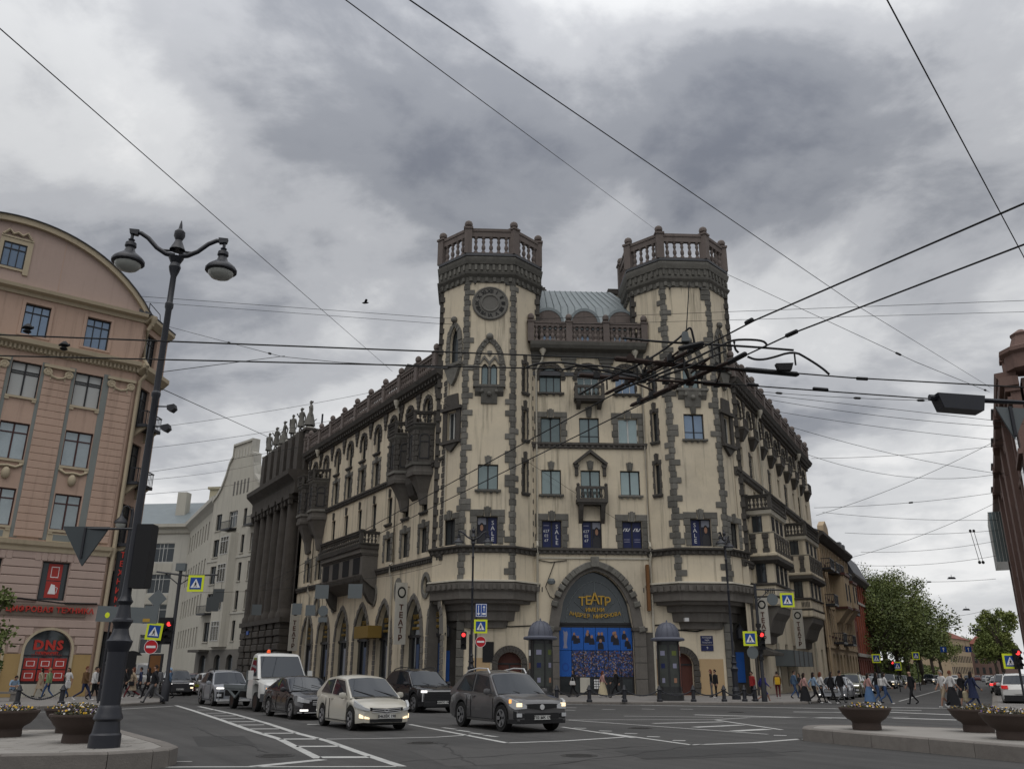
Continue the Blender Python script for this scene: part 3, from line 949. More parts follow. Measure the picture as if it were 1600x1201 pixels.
 belt('corbel_ledge', [(.02, 7.9), (.32, 7.84), (.34, 7.74), (.02, 7.70)], 'cream_trim')
 belt('corbel', [(.0, 7.70), (.30, 7.68), (.26, 7.2), (.12, 7.05), (.12, 6.55), (-.20, 6.5), (-.24, 6.3), (-.75, 6.25), (-.78, 5.82), (-1.0, 5.78), (-1.05, 5.15), (-1.35, 5.1), (-1.42, 4.65), (-1.75, 4.6)], 'corbel_stone', (.32, 7.22, 7.56, .5, .13))
 belt('tower_cornice', [(.02, 31.2), (.08, 31.22), (.10, 31.62), (.32, 31.85), (.37, 32.0), (.16, 32.1), (.15, 32.75), (.25, 32.8), (.34, 33.1), (.38, 33.3), (.22, 33.42), (.22, 33.7), (.02, 33.72)], 'stone', (.10, 31.28, 31.62, .56, .13))
 belt('cornice_consoles', [(.16, 32.16), (.17, 32.20)], 'stone', (.16, 32.25, 32.72, .48, .1))
 F0.put('tower_roof', MB().prism(off_poly(P, .3), 33.5, 33.715, 'z'), 'roof_dark')
 q = off_poly(P, .0)
 for i in range(8):
  balustrade(F0, q[i], q[(i + 1) % 8], 33.72, 36.0, 5 if i in (0, 4, 2, 6) else 4, single_=i in (0, 1, 7), piers=(1, 0), rail=.72, pw=.62)
 for cx in (.62, lf - .62):
  f.put('spout', MB().tube([(cx, .05, 31.12), (cx, -.35, 31.05)], .07, 6), 'iron')
def portrait(fr, cx, y, z, w, h):
 """a printed portrait: flat shapes on the poster sheet"""
 sheet = MB().add([(cx - w / 2, y, z), (cx + w / 2, y, z), (cx + w / 2, y, z + h), (cx - w / 2, y, z + h)], [(0, 1, 2, 3)])
 o = fr.put('printed_portrait', sheet, 'print_dark')
 y -= .004
 fr.put('printed_top', MB().add([(cx - w / 2, y, z + h * .74), (cx + w / 2, y, z + h * .74), (cx + w / 2, y, z + h), (cx - w / 2, y, z + h)], [(0, 1, 2, 3)]), 'print_pale', parent=o)
 hd = [(cx + w * .26 * cos(2 * pi * i / 14), y - .002, z + h * .66 + h * .155 * sin(2 * pi * i / 14)) for i in range(14)]
 fr.put('printed_hair', MB().add(hd, [tuple(range(14))]), 'black', parent=o)
 fc = [(cx + w * .19 * cos(2 * pi * i / 14), y - .005, z + h * .61 + h * .125 * sin(2 * pi * i / 14)) for i in range(14)]
 fr.put('printed_face', MB().add(fc, [tuple(range(14))]), 'print_skin', parent=o)
 co = [(cx - w * .48, z), (cx - w * .46, z + h * .33), (cx - w * .16, z + h * .46), (cx, z + h * .4), (cx + w * .16, z + h * .46), (cx + w * .46, z + h * .33), (cx + w * .48, z)]
 fr.put('printed_coat', MB().add([(a, y - .003, b) for a, b in co], [tuple(range(7))]), 'print_coat', parent=o)
def poster_window(fr, cx, z0, z1, w, what, portrait=False):
 """shop window whose panes are covered by dark blue posters"""
 win(fr, cx, z0, z1, w, '2', pane='navy')
 yy = .26 - .03 + .004
 q = w / 4 + .02
 zm = (z0 + z1) / 2
 def vert(x, t='SALE'):
  for i, ch in enumerate(t):
   fr.put('poster_letter', text_mesh(ch, .44, 'white', 0), None, x, yy, z0 + (z1 - z0) * (.78 - .195 * i))
 def num(x):
  for i, ch in enumerate(('627', '02', '67')):
   fr.put('poster_letter', text_mesh(ch, .30, 'white', 0), None, x, yy, z0 + (z1 - z0) * (.62 - .17 * i))
  fr.put('poster_print', MB().box(x - .2, x + .2, yy - .002, yy, z1 - .38, z1 - .32), 'print_grey')
 if what == 'SALE':
  vert(cx + q)
  globals()['portrait'](fr, cx - q, yy, z0 + .1, w / 2 - .14, z1 - z0 - .2)
 elif what == 'sale_l':
  vert(cx - q)
  globals()['portrait'](fr, cx + q, yy, z0 + .1, w / 2 - .14, z1 - z0 - .2)
 elif what == 'num_sale':
  num(cx - q)
  vert(cx + q)
 elif what == 'num_portrait':
  num(cx - q)
  globals()['portrait'](fr, cx + q, yy, z0 + .1, w / 2 - .14, z1 - z0 - .2)
 elif what == 'logo':
  for s_ in (-1, 1):
   for k in range(3):
    mb = MB()
    x = cx + s_ * q + (k - 1) * .19
    mb.add([(x - .11, yy - .003, zm + .28), (x - .04, yy - .003, zm + .28), (x + .1, yy - .003, zm + .52), (x + .03, yy - .003, zm + .52)], [(0, 1, 2, 3)])
    if k % 2:
     mb.add([(x + .11, yy - .004, zm + .28), (x + .04, yy - .004, zm + .28), (x - .1, yy - .004, zm + .52), (x - .03, yy - .004, zm + .52)], [(0, 1, 2, 3)])
    fr.put('poster_emblem', mb, 'white')
   for dz in (-.35, -.52):
    fr.put('poster_print', MB().box(cx + s_ * q - .22, cx + s_ * q + .22, yy - .003, yy, zm + dz, zm + dz + .05), 'print_grey')
mm('sign_stone', (0.135, 0.130, 0.118), 0.85, var=0.15, scale=4)
mm('corbel_stone', (0.125, 0.115, 0.103), 0.9, var=0.2, scale=1.5, bump=0.4, streak=0.25)
mm('print_dark', (0.012, 0.013, 0.022), 0.5, var=0)
mm('print_navy', (0.012, 0.035, 0.10), 0.4, var=0.3, scale=3)
mm('print_pale', (0.20, 0.21, 0.25), 0.5, var=0)
mm('print_skin', (0.28, 0.15, 0.095), 0.5, var=0)
mm('print_coat', (0.028, 0.028, 0.032), 0.5, var=0)
mm('print_grey', (0.22, 0.22, 0.30), 0.5, var=0)
mm('gold_dark', (.20, .13, .03), .7, var=.1)
mm('tan_base', (0.42, 0.30, 0.17), 0.9, var=0.06, scale=1)
mm('door_brown', (0.075, 0.025, 0.018), 0.6, var=0.15, scale=4)
tower(0, True)
tower(15.74, False)
CW = Fr((F0.m @ Vector((0, 1.7, 0)))[:2], FA, TH)
wx = (3.11, 6.13, 9.19)
ops = [(x - .75, x + .75, 10.42, 12.47) for x in wx] + [(x - .76, x + .76, 14.45, 16.35) for x in (wx[0], wx[2])] + [(wx[1] - .76, wx[1] + .76, 14.2, 16.35)]
ops += [(x - .78, x + .78, 18.5, 20.55) for x in wx] + [(wx[0] - .88, wx[0] + .88, 22.6, 24.75, 'arc', 24.0), (wx[1] - .88, wx[1] + .88, 22.2, 24.75, 'arc', 24.0), (wx[2] - .88, wx[2] + .88, 22.6, 24.75, 'arc', 24.0)]
ARX, ARW = 6.25, 2.72
ops.append((ARX - ARW, ARX + ARW, .13, 8.75, 'par', 4.6))
DRX = (0.0, 12.35)
ops += [(x - .85, x + .85, .13, 3.0, 'arc', 2.2) for x in DRX]
CW.put('front_wall', wall_mb(-3.3, 15.6, 0.0, 10.0, [o for o in ops if o[3] < 10], .5), 'cream')
CW.put('front_wall', wall_mb(1.4, 10.85, 10.0, 26.2, [o for o in ops if o[3] > 10], .3), 'cream')
for x, k in zip(wx, ('num_sale', 'num_portrait', 'logo')):
 poster_window(CW, x, 10.42, 12.47, 1.5, k)
for x in (wx[0], wx[2]):
 surround(CW, x, 10.42, 12.47, 1.5, top=.5, n=4)
 win(CW, x, 14.45, 16.35, 1.52, '2')
 sill(CW, x, 14.43, 1.9)
 keystone(CW, x, 16.35, 16.95)
 win(CW, x, 18.5, 20.55, 1.56, '2', frame='frame_dark' if x == wx[0] else 'frame_white')
 surround(CW, x, 18.5, 20.55, 1.56, top=.45, n=4)
 win(CW, x, 22.6, 24.75, 1.76, '3t', 'arc', .75, 'pane' if x == wx[0] else 'pane_blue', 'frame_dark' if x == wx[0] else 'frame_white')
 sill(CW, x, 22.58, 2.2, 'dark_stone')
 arch_hood(CW, x, 23.6, 1.76, 1.2, 'dark_stone', kind='arc', leg=.3, t=.3, name='arch_stones')
win(CW, wx[1], 14.2, 16.35, 1.52, '2')
win(CW, wx[1], 18.5, 20.55, 1.56, '2b')
win(CW, wx[1], 22.2, 24.75, 1.76, '3t', 'arc', .75, 'pane', 'frame_white')
arch_hood(CW, wx[1], 23.6, 1.76, 1.2, 'dark_stone', kind='arc', leg=.3, t=.3, name='arch_stones')
keystone(CW, wx[1], 16.4, 17.05)
keystone(CW, wx[1], 20.6, 21.4)
CW.put('hood_mould', MB().prism([(wx[1] - 1.35, 16.85), (wx[1], 17.95), (wx[1] + 1.35, 16.85), (wx[1] + 1.2, 16.72), (wx[1], 17.68), (wx[1] - 1.2, 16.72)], -.4, .02, 'y').box(wx[1] - 1.2, wx[1] - .95, -.22, .02, 15.9, 16.9).box(wx[1] + .95, wx[1] + 1.2, -.22, .02, 15.9, 16.9)
  .prism([(wx[1] - 1.3, 16.72), (wx[1] - .85, 16.72), (wx[1] - .95, 16.5), (wx[1] - 1.2, 16.5)], -.3, .02, 'y').prism([(wx[1] + 1.3, 16.72), (wx[1] + .85, 16.72), (wx[1] + .95, 16.5), (wx[1] + 1.2, 16.5)], -.3, .02, 'y'), 'dark_stone')
course(CW, 1.5, 10.75, 18.05, 18.5, .22)
course(CW, 1.5, 10.75, 9.95, 10.4, .24)
CW.put('cable_duct', MB().box(1.9, 10.4, -.08, .02, 9.62, 9.74), 'cream_trim')
def balcony(fr, cx, z, w, d=.9, h=.95, mname='dark_stone', brk=1.0, nb=5):
 """floor slab, brackets, posts, rail; balusters are sub-parts"""
 b = MB().box(cx - w / 2, cx + w / 2, -d, .02, z - .28, z).box(cx - w / 2 + .1, cx + w / 2 - .1, -d + .1, .02, z - .42, z - .28)
 for s_ in (-1, 1):
  b.box(cx + s_ * (w / 2 - .12) - .12, cx + s_ * (w / 2 - .12) + .12, -d, -d + .24, z, z + h)
  xx = cx + s_ * (w / 2 - .35)
  b.prism([(.02, z - .42), (-d * .85, z - .42), (-d * .7, z - .42 - brk * .3), (-.3, z - .42 - brk * .75), (.02, z - .42 - brk)], xx - .16, xx + .16, 'x')
  b.box(cx + s_ * (w / 2 - .09) - .07, cx + s_ * (w / 2 - .09) + .07, -d + .24, .02, z + h - .2, z + h)
  b.ball((cx + s_ * (w / 2 - .12), -d + .12, z + h + .12), .14, 6, 4)
 b.box(cx - w / 2 + .1, cx + w / 2 - .1, -d + .02, -d + .2, z + h - .2, z + h)
 o = fr.put('balcony', b, mname)
 me = cached(('bb', round(h, 2), mname), lambda: MB().lathe([(.08, 0), (.05, h * .1), (.1, h * .25), (.04, h * .5), (.08, h * .7), (.07, h - .2)], 6).mesh('baluster', mname))
 for i in range(nb):
  fr.put('baluster', me, None, cx - w / 2 + .3 + (w - .6) * (i + .5) / nb, -d + .11, z, parent=o)
 for s_ in (-1, 1):
  for k in range(2):
   fr.put('baluster', me, None, cx + s_ * (w / 2 - .1), -d + .42 + .26 * k, z, parent=o)
 return o
balcony(CW, wx[1], 14.0, 2.35, brk=1.35)
balcony(CW, wx[1], 22.15, 2.35, h=.85, brk=.5)
for x0, s_ in ((1.55, 1), (10.75, -1)):
 L_ = []
 for i in range(38):
  z = 10.4 + i * .41
  if i % 2 == 0:
   L_.append((x0 - .22, x0 + .22, z, z + .36))
 stones(CW, 'edge_blocks', L_, 'dark_stone', 0, .12, False)
for s_, x in ((1, 2.0), (-1, 10.42)):
 pipe(CW, [(x + s_ * .5, -.45, 25.6), (x + s_ * .45, -.4, 25.2), (x, -.16, 24.4), (x, -.16, 10.9), (x, -.42, 10.5), (x, -.42, 9.9), (x, -.16, 9.4), (x, -.16, .3)], hopper=(x + s_ * .5, -.45, 25.95))
CW.put('front_cornice', MB().prism([(.02, 25.6), (-.2, 25.6), (-.24, 25.95), (-.75, 26.1), (-.9, 26.35), (-.95, 26.62), (.02, 26.66)], 1.5, 10.8, 'x'), 'stone')
mb = MB()
for i in range(16):
 x = 1.8 + i * .575
 mb.prism([(.02, 25.98), (-.2, 25.98), (-.7, 26.12), (-.7, 26.28), (.02, 26.28)], x - .12, x + .12, 'x')
CW.put('cornice_dentils', mb, 'stone')
for x in (1.95, 4.62, 7.65, 10.3):
 mb = MB()
 for i, hw in enumerate((.62, .55, .38, .25, .12)):
  mb.stone(x - hw, x + hw, -.1 - .03 * (4 - i), .02, 25.62 - .28 * (i + 1) + .01, 25.62 - .28 * i - .01)
 CW.put('cornice_pendant', mb, 'stone')
bx = (1.55, 4.62, 7.62, 10.72)
for i in range(3):
 balustrade(CW, (bx[i], -.6), (bx[i + 1], -.6), 26.64, 28.35, 6, True, piers=(1, i == 2), rail=.36)
AT = [(x - .62, x + .62, 26.9, 28.1) for x in wx]
CW.put('attic_wall', wall_mb(1.4, 10.9, 26.3, 29.1, AT, .2, 1.3), 'balus')
for x in wx:
 win(CW, x, 26.9, 28.1, 1.24, '2', pane='pane_blue', frame='frame_white', y=1.3, depth=.2)
 P_ = arch_pts('arc', x - 1.3, x + 1.3, 29.0, 30.35, 8)
 Q_ = arch_pts('arc', x - 1.08, x + 1.08, 29.0, 30.1, 8)
 CW.put('dormer', MB().prism(P_, 1.0, 3.0, 'y'), 'zinc')
 CW.put('dormer_gable', MB().prism(Q_, .94, 1.02, 'y'), 'balus')
 CW.put('dormer_rim', MB().ring([[(a, .9, b) for a, b in P_ + Q_[::-1]], [(a, 1.0, b) for a, b in P_ + Q_[::-1]]]), 'zinc')
RF = [(1.3, 28.5, 1.2), (11.0, 28.5, 1.2), (9.9, 32.75, 5.4), (2.4, 32.75, 5.4)]
rf = CW.put('mansard_roof', MB().ring([[(1.2, 1.2, 28.55), (11.0, 1.2, 28.55), (11.0, 9, 28.55), (1.2, 9, 28.55)], [(1.5, 2.6, 31.2), (10.7, 2.6, 31.2), (10.7, 8.5, 31.2), (1.5, 8.5, 31.2)], [(1.8, 4.6, 33.6), (9.0, 4.6, 33.6), (9.0, 7, 33.6), (1.8, 7, 33.6)]]), 'zinc')
for i in range(15):
 x = 1.7 + i * .63
 CW.put('roof_seam', MB().tube([(x + (.0 if i < 12 else -.0), 1.18, 28.58), (1.5 + (x - 1.2) * .94, 2.58, 31.22), (1.8 + (x - 1.2) * .735, 4.58, 33.62)], .035, 4), 'zinc', parent=rf)
for x in (2.55, 9.75):
 c_ = CW.put('chimney', MB().box(x - .6, x + .6, 6.0, 7.2, 28, 34.0), 'cream')
 CW.put('chimney_cap', MB().box(x - .85, x + .85, 5.75, 7.45, 34.0, 34.3).box(x - .75, x + .75, 5.85, 7.35, 34.3, 34.55), 'dark_stone', parent=c_)
 mb = MB()
 for k in range(9):
  z = 29 + k * .56
  mb.box(x - .63, x - .3, 5.96, 6.3, z, z + .3).box(x + .3, x + .63, 5.96, 6.3, z + .2, z + .5)
 CW.put('chimney_quoins', mb, 'stone', parent=c_)
mbo = MB()
P_ = arch_pts('par', ARX - ARW, ARX + ARW, 4.6, 8.75, 12)
Q_ = arch_pts('par', ARX - ARW - .75, ARX + ARW + .75, 4.6, 9.35, 12)
CW.put('arch_ring', MB().ring([[(a, y, b) for a, b in P_] + [(a, y, b) for a, b in Q_[::-1]] for y in (.3, -.22)]), 'corbel_stone')
P2 = arch_pts('par', ARX - ARW - .55, ARX + ARW + .55, 4.6, 9.2, 12)
for i in range(0, 25):
 a = Vector(P2[i])
 d = Vector(P2[min(i + 1, 24)]) - Vector(P2[max(i - 1, 0)])
 ang = math.atan2(d.y, d.x)
 s = MB().stone(-.20, .20, -.46, -.18, -.22, .26, .06)
 s.xf(T(a.x, 0, a.y) @ Matrix.Rotation(-ang, 4, 'Y'))
 if i == 12:
  s.stone(a.x - .3, a.x + .3, -.5, -.2, a.y - .2, a.y + .55)
 CW.put('arch_stone', s, 'stone')
for s_ in (-1, 1):
 x = ARX + s_ * (ARW + .42)
 CW.put('arch_pillar', MB().box(x - .42, x + .42, -.3, .3, .13, 4.5), 'corbel_stone')
 CW.put('pillar_capital', MB().box(x - .55, x + .55, -.42, .3, 4.5, 4.72), 'dark_stone')
 if s_ == 1:
  CW.put('arch_pillar', MB().box(x + .42, x + .95, -.2, .3, .13, 4.4), 'dark_stone')
 for k in range(3):
  CW.put('pillar_joint', MB().box(x - .43, x + .43, -.31, -.29, 1.2 + k * 1.1, 1.23 + k * 1.1), 'black')
ent = CW.put('entrance_screen', MB().box(ARX - ARW, ARX + ARW, .36, .5, 4.75, 5.1).box(ARX - ARW, ARX + ARW, .3, .5, 4.95, 5.02), 'frame_dark')
P3 = arch_pts('par', ARX - ARW + .02, ARX + ARW - .02, 4.6, 8.72, 12)
CW.put('fanlight', MB().add([(ARX - ARW, .46, 5.1)] + [(a, .46, b) for a, b in P3 if b > 5.1] + [(ARX + ARW, .46, 5.1)], [tuple(range(2 + sum(1 for a, b in P3 if b > 5.1)))]), 'pane_dark')
P4 = arch_pts('par', ARX - ARW + .5, ARX + ARW - .5, 4.9, 8.1, 12)
P5 = arch_pts('par', ARX - ARW + .56, ARX + ARW - .56, 4.9, 8.03, 12)
CW.put('fanlight_frame', MB().ring([[(a, y, b) for a, b in P4] + [(a, y, b) for a, b in P5[::-1]] for y in (.46, .40)]).box(ARX - .04, ARX + .04, .4, .45, 6.9, 8.05).box(ARX - ARW + .5, ARX + ARW - .5, .4, .45, 5.1, 5.16), 'sign_grey')
mb = MB()
for k in range(7):
 a = pi * (k + .5) / 7
 mb.tube([(ARX + .5 * cos(a), .42, 5.2 + .5 * sin(a)), (ARX + 1.9 * cos(a), .42, 5.2 + 2.2 * sin(a))], .025, 4)
CW.put('fanlight_frame', mb, 'sign_grey')
for i, (ch, dz) in enumerate(zip('ТЕАТР', (0, .07, .18, .07, 0))):
 CW.put('gold_letter', text_mesh(ch, .85 if i != 2 else 1.1, 'gold', .05, bold=.012), None, ARX - 1.0 + i * .47 + .06, .28, 6.55 + dz)
for i, ch in enumerate('ИМЕНИ'):
 CW.put('gold_letter', text_mesh(ch, .38, 'gold', .04, bold=.006), None, ARX - .56 + i * .28, .3, 5.98)
for i, ch in enumerate('АНДРЕЯ МИРОНОВА'):
 t = (i - 7) / 7
 if ch != ' ':
  o = CW.put('gold_letter', text_mesh(ch, .36, 'gold', .04, bold=.006), None, ARX + t * 1.78, .3, 5.50 + .22 * abs(t) ** 1.5)
mm('crowd', (0.10, 0.05, 0.06), 0.5, var=0)
nt = M['crowd'].node_tree
vo = nt.nodes.new('ShaderNodeTexVoronoi')
vo.inputs['Scale'].default_value = 13
gg = nt.nodes.new('ShaderNodeNewGeometry')
nt.links.new(gg.outputs['Position'], vo.inputs['Vector'])
rp_ = nt.nodes.new('ShaderNodeValToRGB')
rp_.color_ramp.interpolation = 'CONSTANT'
for i, (p, c) in enumerate([(0, (.015, .025, .06)), (.26, (.03, .06, .20)), (.48, (.09, .04, .05)), (.60, (.03, .08, .26)), (.68, (.13, .09, .08)), (.76, (.02, .02, .03)), (.88, (.24, .20, .21))]):
 e = rp_.color_ramp.elements[i] if i < 2 else rp_.color_ramp.elements.new(p)
 e.position = p
 e.color = (*c, 1)
sc_ = nt.nodes.new('ShaderNodeSeparateColor')
nt.links.new(vo.outputs['Color'], sc_.inputs[0])
nt.links.new(sc_.outputs[0], rp_.inputs[0])
nt.links.new(rp_.outputs[0], nt.nodes['Principled BSDF'].inputs['Base Color'])
cw_ = (2 * ARW - .1) / 6
r_ = random.Random(3)
for c in range(6):
 x0 = ARX - ARW + .05 + c * cw_
 xm = x0 + cw_ / 2
 for row, (za, zb) in enumerate(((1.35, 3.15), (3.15, 4.75))):
  p_ = CW.put('poster_panel', MB().box(x0 + .015, x0 + cw_ - .015, .34, .40, za + .015, zb - .015), 'blue_poster' if (c == 0 or row == 1) else 'crowd')
  if c == 0 and row == 1:      # a slim statuette
   CW.put('printed_figure', MB().add([(xm + a, .335, b) for a, b in [(-.16, 3.3), (.16, 3.3), (.10, 3.6), (.14, 3.9), (.2, 4.3), (.12, 4.5), (0, 4.42), (-.14, 4.55), (-.1, 4.2), (-.12, 3.9), (-.08, 3.6)]], [tuple(range(11))]), 'print_grey', parent=p_)
  elif c == 0:
   CW.put('printed_emblem', MB().ring([[(xm + r * cos(2 * pi * i / 16), .335, 2.0 + r * 1.2 * sin(2 * pi * i / 16)) for i in range(16)] for r in (.26, .17)], cap=False), 'sign_blue', parent=p_)
  elif row == 1:
   for k in range(3):
    fx, fz = xm + r_.uniform(-.24, .24), 3.2 + r_.uniform(.0, .75)
    hh = r_.uniform(.45, .7)
    CW.put('printed_figure', MB().add([(fx + a * hh, .335 - .002 * k, fz + b * hh) for a, b in [(-.34, 0), (.34, 0), (.3, .55), (.12, .75), (-.12, .75), (-.3, .55)]], [tuple(range(6))]), 'print_dark', parent=p_)
    CW.put('printed_face', MB().add([(fx + .16 * hh * cos(2 * pi * i / 9), .333 - .002 * k, fz + hh * .9 + .2 * hh * sin(2 * pi * i / 9)) for i in range(9)], [tuple(range(9))]), 'print_skin', parent=p_)
for c in range(6):
 x0 = ARX - ARW + .05 + c * cw_
 d_ = CW.put('entrance_door', MB().box(x0 + .01, x0 + .1, .34, .42, .13, 1.35).box(x0 + cw_ - .1, x0 + cw_ - .01, .34, .42, .13, 1.35).box(x0 + .1, x0 + cw_ - .1, .34, .42, .13, .3).box(x0 + .1, x0 + cw_ - .1, .34, .42, 1.25, 1.35), 'frame_dark')
 CW.put('pane', MB().box(x0 + .1, x0 + cw_ - .1, .37, .39, .3, 1.25), 'pane_dark', parent=d_)
CW.put('notice_board', MB().box(ARX - .25, ARX + .3, .30, .335, .5, 1.25), 'black')
for i in range(4):
 for j in range(3):
  CW.put('notice_sheet', MB().box(ARX - .2 + j * .16, ARX - .09 + j * .16, .292, .298, .55 + i * .17, .67 + i * .17), 'sign_white')
CW.put('notice_board', MB().box(ARX - 1.2, ARX - .5, .30, .335, .3, 1.3), 'grey_wall')
for x in DRX:
 d_ = CW.put('side_door', MB().add([(x - .85, .4, .13)] + [(a, .4, b) for a, b in arch_pts('arc', x - .85, x + .85, 2.2, 3.0)] + [(x + .85, .4, .13)], [tuple(range(19))]), 'door_brown')
 CW.put('door_frame', MB().box(x - .04, x + .04, .34, .39, .13, 2.2).box(x - .85, x + .85, .34, .39, 2.16, 2.26), 'frame_dark', parent=d_)
 arch_hood(CW, x, .2, 1.7, 2.8, 'dark_stone', kind='arc', leg=2.0, t=.42, name='arch_stones')
for a, b in ((-2.9, -1.4), (1.35, 2.3), (10.4, 11.1), (13.65, 15.4)):
 CW.put('base_panel', MB().box(a, b, -.02, .02, .13, 2.6), 'tan_base')
CW.put('wall_plaque', MB().box(-1.95, -1.15, -.05, .02, 2.3, 3.7), 'black')
pl_ = CW.put('wall_plaque', MB().box(13.85, 14.75, -.05, .02, 3.15, 3.55).box(13.85, 14.75, -.05, .02, 3.6, 4.2), 'navy')
for i, tx in enumerate(('ПЛОЩАДЬ', 'ЛЬВА', 'ТОЛСТОГО')):
 CW.put('plaque_letter', text_mesh(tx, .13, 'white', 0), None, 14.3, -.055, 4.07 - .17 * i, parent=pl_)
CW.put('plaque_letter', text_mesh('9', .26, 'white', 0), None, 14.3, -.055, 3.35, parent=pl_)
CW.put('blade_sign', MB().box(10.02, 10.22, -.55, -.12, 5.9, 9.2), 'rust_sign' if 'rust_sign' in M else mm('rust_sign', (.14, .062, .02), .7, var=.2, scale=3))
CW.put('blade_bracket', MB().tube([(10.1, 0, 8.9), (10.1, -.5, 8.9)], .03, 5).tube([(10.1, 0, 6.2), (10.1, -.5, 6.2)], .03, 5), 'iron')
lamp_ = CW.put('wall_floodlight', MB().lathe([(.02, 0), (.26, .05), (.30, .25), (.2, .42), (.02, .45)], 10, 3.0, -.4).tube([(3.0, 0, .2), (3.0, -.4, .2)], .03, 5), 'sign_grey', z=7.7)
CW.put('cable', MB().tube([(2.1, -.06, 9.5), (3.0, -.06, 9.35), (4.2, -.06, 9.5)], .03, 5).tube([(3.3, -.06, 9.4), (3.0, -.06, 8.6), (2.6, -.06, 7.6), (2.9, -.06, 6.9), (3.4, -.06, 6.6)], .03, 5), 'wire')
CW.put('security_camera', MB().box(12.55, 12.85, -1.0, -.4, 5.15, 5.4).tube([(12.7, 0, 5.2), (12.7, -.6, 5.25)], .05, 5), 'white')
CW.put('cable', MB().tube([(10.5, -.06, 4.9), (11.4, -.06, 5.0), (12.2, -.06, 4.6), (13.6, -.06, 4.5), (15.2, -.06, 4.9)], .05, 5), 'wire')
CW.put('cable', MB().tube([(-2.5, -.06, 4.9), (0, -.06, 4.75), (2.0, -.06, 4.85)], .04, 5), 'wire')
for a, b, s_ in ((-5.9, -3.3, -1), (15.6, 18.2, 1)):
 CW.put('corner_wall', MB().box(a, b, .9, 1.3, 0, 8.0), 'dark_stone')
 for i in range(11):
  CW.put('corner_quoin', MB().stone(a if s_ > 0 else b - .55, a + .55 + (.12 if i % 2 else 0) if s_ > 0 else b, -.12, 1.0, .13 + i * .62, .13 + i * .62 + .6), 'stone')
 x = (a + b) / 2
 CW.put('corner_poster', MB().box(x - .3, x + .3, .82, .9, 1.0, 3.1), 'blue_poster')
 CW.put('wall_lantern', MB().tube([(x, .9, 4.9), (x, .3, 5.1), (x, .2, 4.9)], .05, 5).lathe([(.05, 3.9), (.3, 4.05), (.34, 4.6), (.12, 4.85), (.05, 4.95)], 8, x, .2), 'iron')
LF = Fr(PL, 121.5 - 180, TH)
NB = [3.4 + 3.42 * i for i in range(9)]
END = 33.6
ops = []
gar = [(4.6, 1.5), (10.2, 1.5), (15.0, 1.55), (19.7, 1.55), (24.5, 1.55), (29.2, 1.55), (.9, 1.0)]
for u, hw in gar:
 ops.append((-u - hw, -u + hw, .13, 7.0, 'point', 4.2))
for i, u in enumerate(NB):
 ops.append((-u - .55, -u + .55, 20.4, 22.75, 'arc', 22.2))
 if i not in (0, 1, 7, 8):
  ops.append((-u - .62, -u + .62, 17.35, 19.5))
 ops.append((-u - .5, -u + .5, 13.5, 15.7))
 if u < 11 or u > 23.5:
  ops.append((-u - .6, -u + .6, 10.3, 12.25))
for u in (2.6, 7.6, 12.6, 22.2, 26.9):
 ops.append((-u - .42, -u + .42, 7.1, 8.5, 'arc', 7.9))
LF.put('street_wall', wall_mb(-END, 0, 0, 10.0, [o for o in ops if o[3] < 9], .45), 'cream')
LF.put('street_wall', wall_mb(-END, .2, 10.0, 24.2, [o for o in ops if o[3] > 9], .28), 'cream')
for i, u in enumerate(NB):
 win(LF, -u, 20.4, 22.75, 1.1, 't', 'arc', .55, 'pane_dark')
 arch_hood(LF, -u, 21.3, 1.1, 1.45, 'dark_stone', kind='arc', leg=.8, t=.3, name='arch_stones')
 sill(LF, -u, 20.38, 1.5, 'dark_stone')
 if i not in (0, 1, 7, 8):
  win(LF, -u, 17.35, 19.5, 1.24, '2', pane='pane_dark')
  surround(LF, -u, 17.35, 19.5, 1.24, 'stone', single_=False, jw=.42, top=.35)
 win(LF, -u, 13.5, 15.7, 1.0, '2', pane='pane_dark')
 keystone(LF, -u, 15.75, 16.4, 'dark_stone', w=.4)
 sill(LF, -u, 13.48, 1.4, 'dark_stone')
 if u < 11 or u > 23.5:
  win(LF, -u, 10.3, 12.25, 1.2, '2', pane='pane_dark')
  surround(LF, -u, 10.3, 12.25, 1.2, 'stone', single_=False, jw=.42, top=.4)
for u in (2.6, 7.6, 12.6, 22.2, 26.9):
 win(LF, -u, 7.1, 8.5, .84, '', 'arc', .6, 'pane_dark')
 LF.put('oval_surround', MB().ring([[(-u + r * cos(2 * pi * i / 14), y, 7.8 + r * 1.35 * sin(2 * pi * i / 14)) for i in range(14)] for r, y in ((.72, .02), (.74, -.1), (.5, -.12), (.46, .0))], cap=False), 'stone')
course(LF, -END, 0, 9.4, 9.85, .25)
course(LF, -END, 0, 16.75, 17.2, .25)
LF.put('street_cornice', MB().prism([(.02, 23.55), (-.2, 23.6), (-.25, 23.85), (-.65, 24.05), (-.8, 24.4), (.3, 24.42)], -END, -.6, 'x'), 'dark_stone')
mb = MB()
for i in range(60):
 x = -.9 - i * .55
 mb.box(x - .12, x + .12, -.5, .02, 23.7, 24.0)
LF.put('cornice_dentils', mb, 'dark_stone')
for i in range(10):
 x = -1.7 - 3.42 * i
 if x > -END:
  mb = MB()
  for k, hw in enumerate((.4, .32, .2, .12)):
   mb.stone(x - hw, x + hw, -.16, .02, 23.55 - .36 * (k + 1), 23.55 - .36 * k)
  LF.put('cornice_pendant', mb, 'dark_stone')
for i in range(10):
 a, b = -1.5 - 3.42 * i, max(-1.5 - 3.42 * (i + 1), -END)
 if a - b > .5:
  balustrade(LF, (b, -.35), (a, -.35), 24.4, 26.1, 8, False, piers=(1, i == 0), rail=.34)
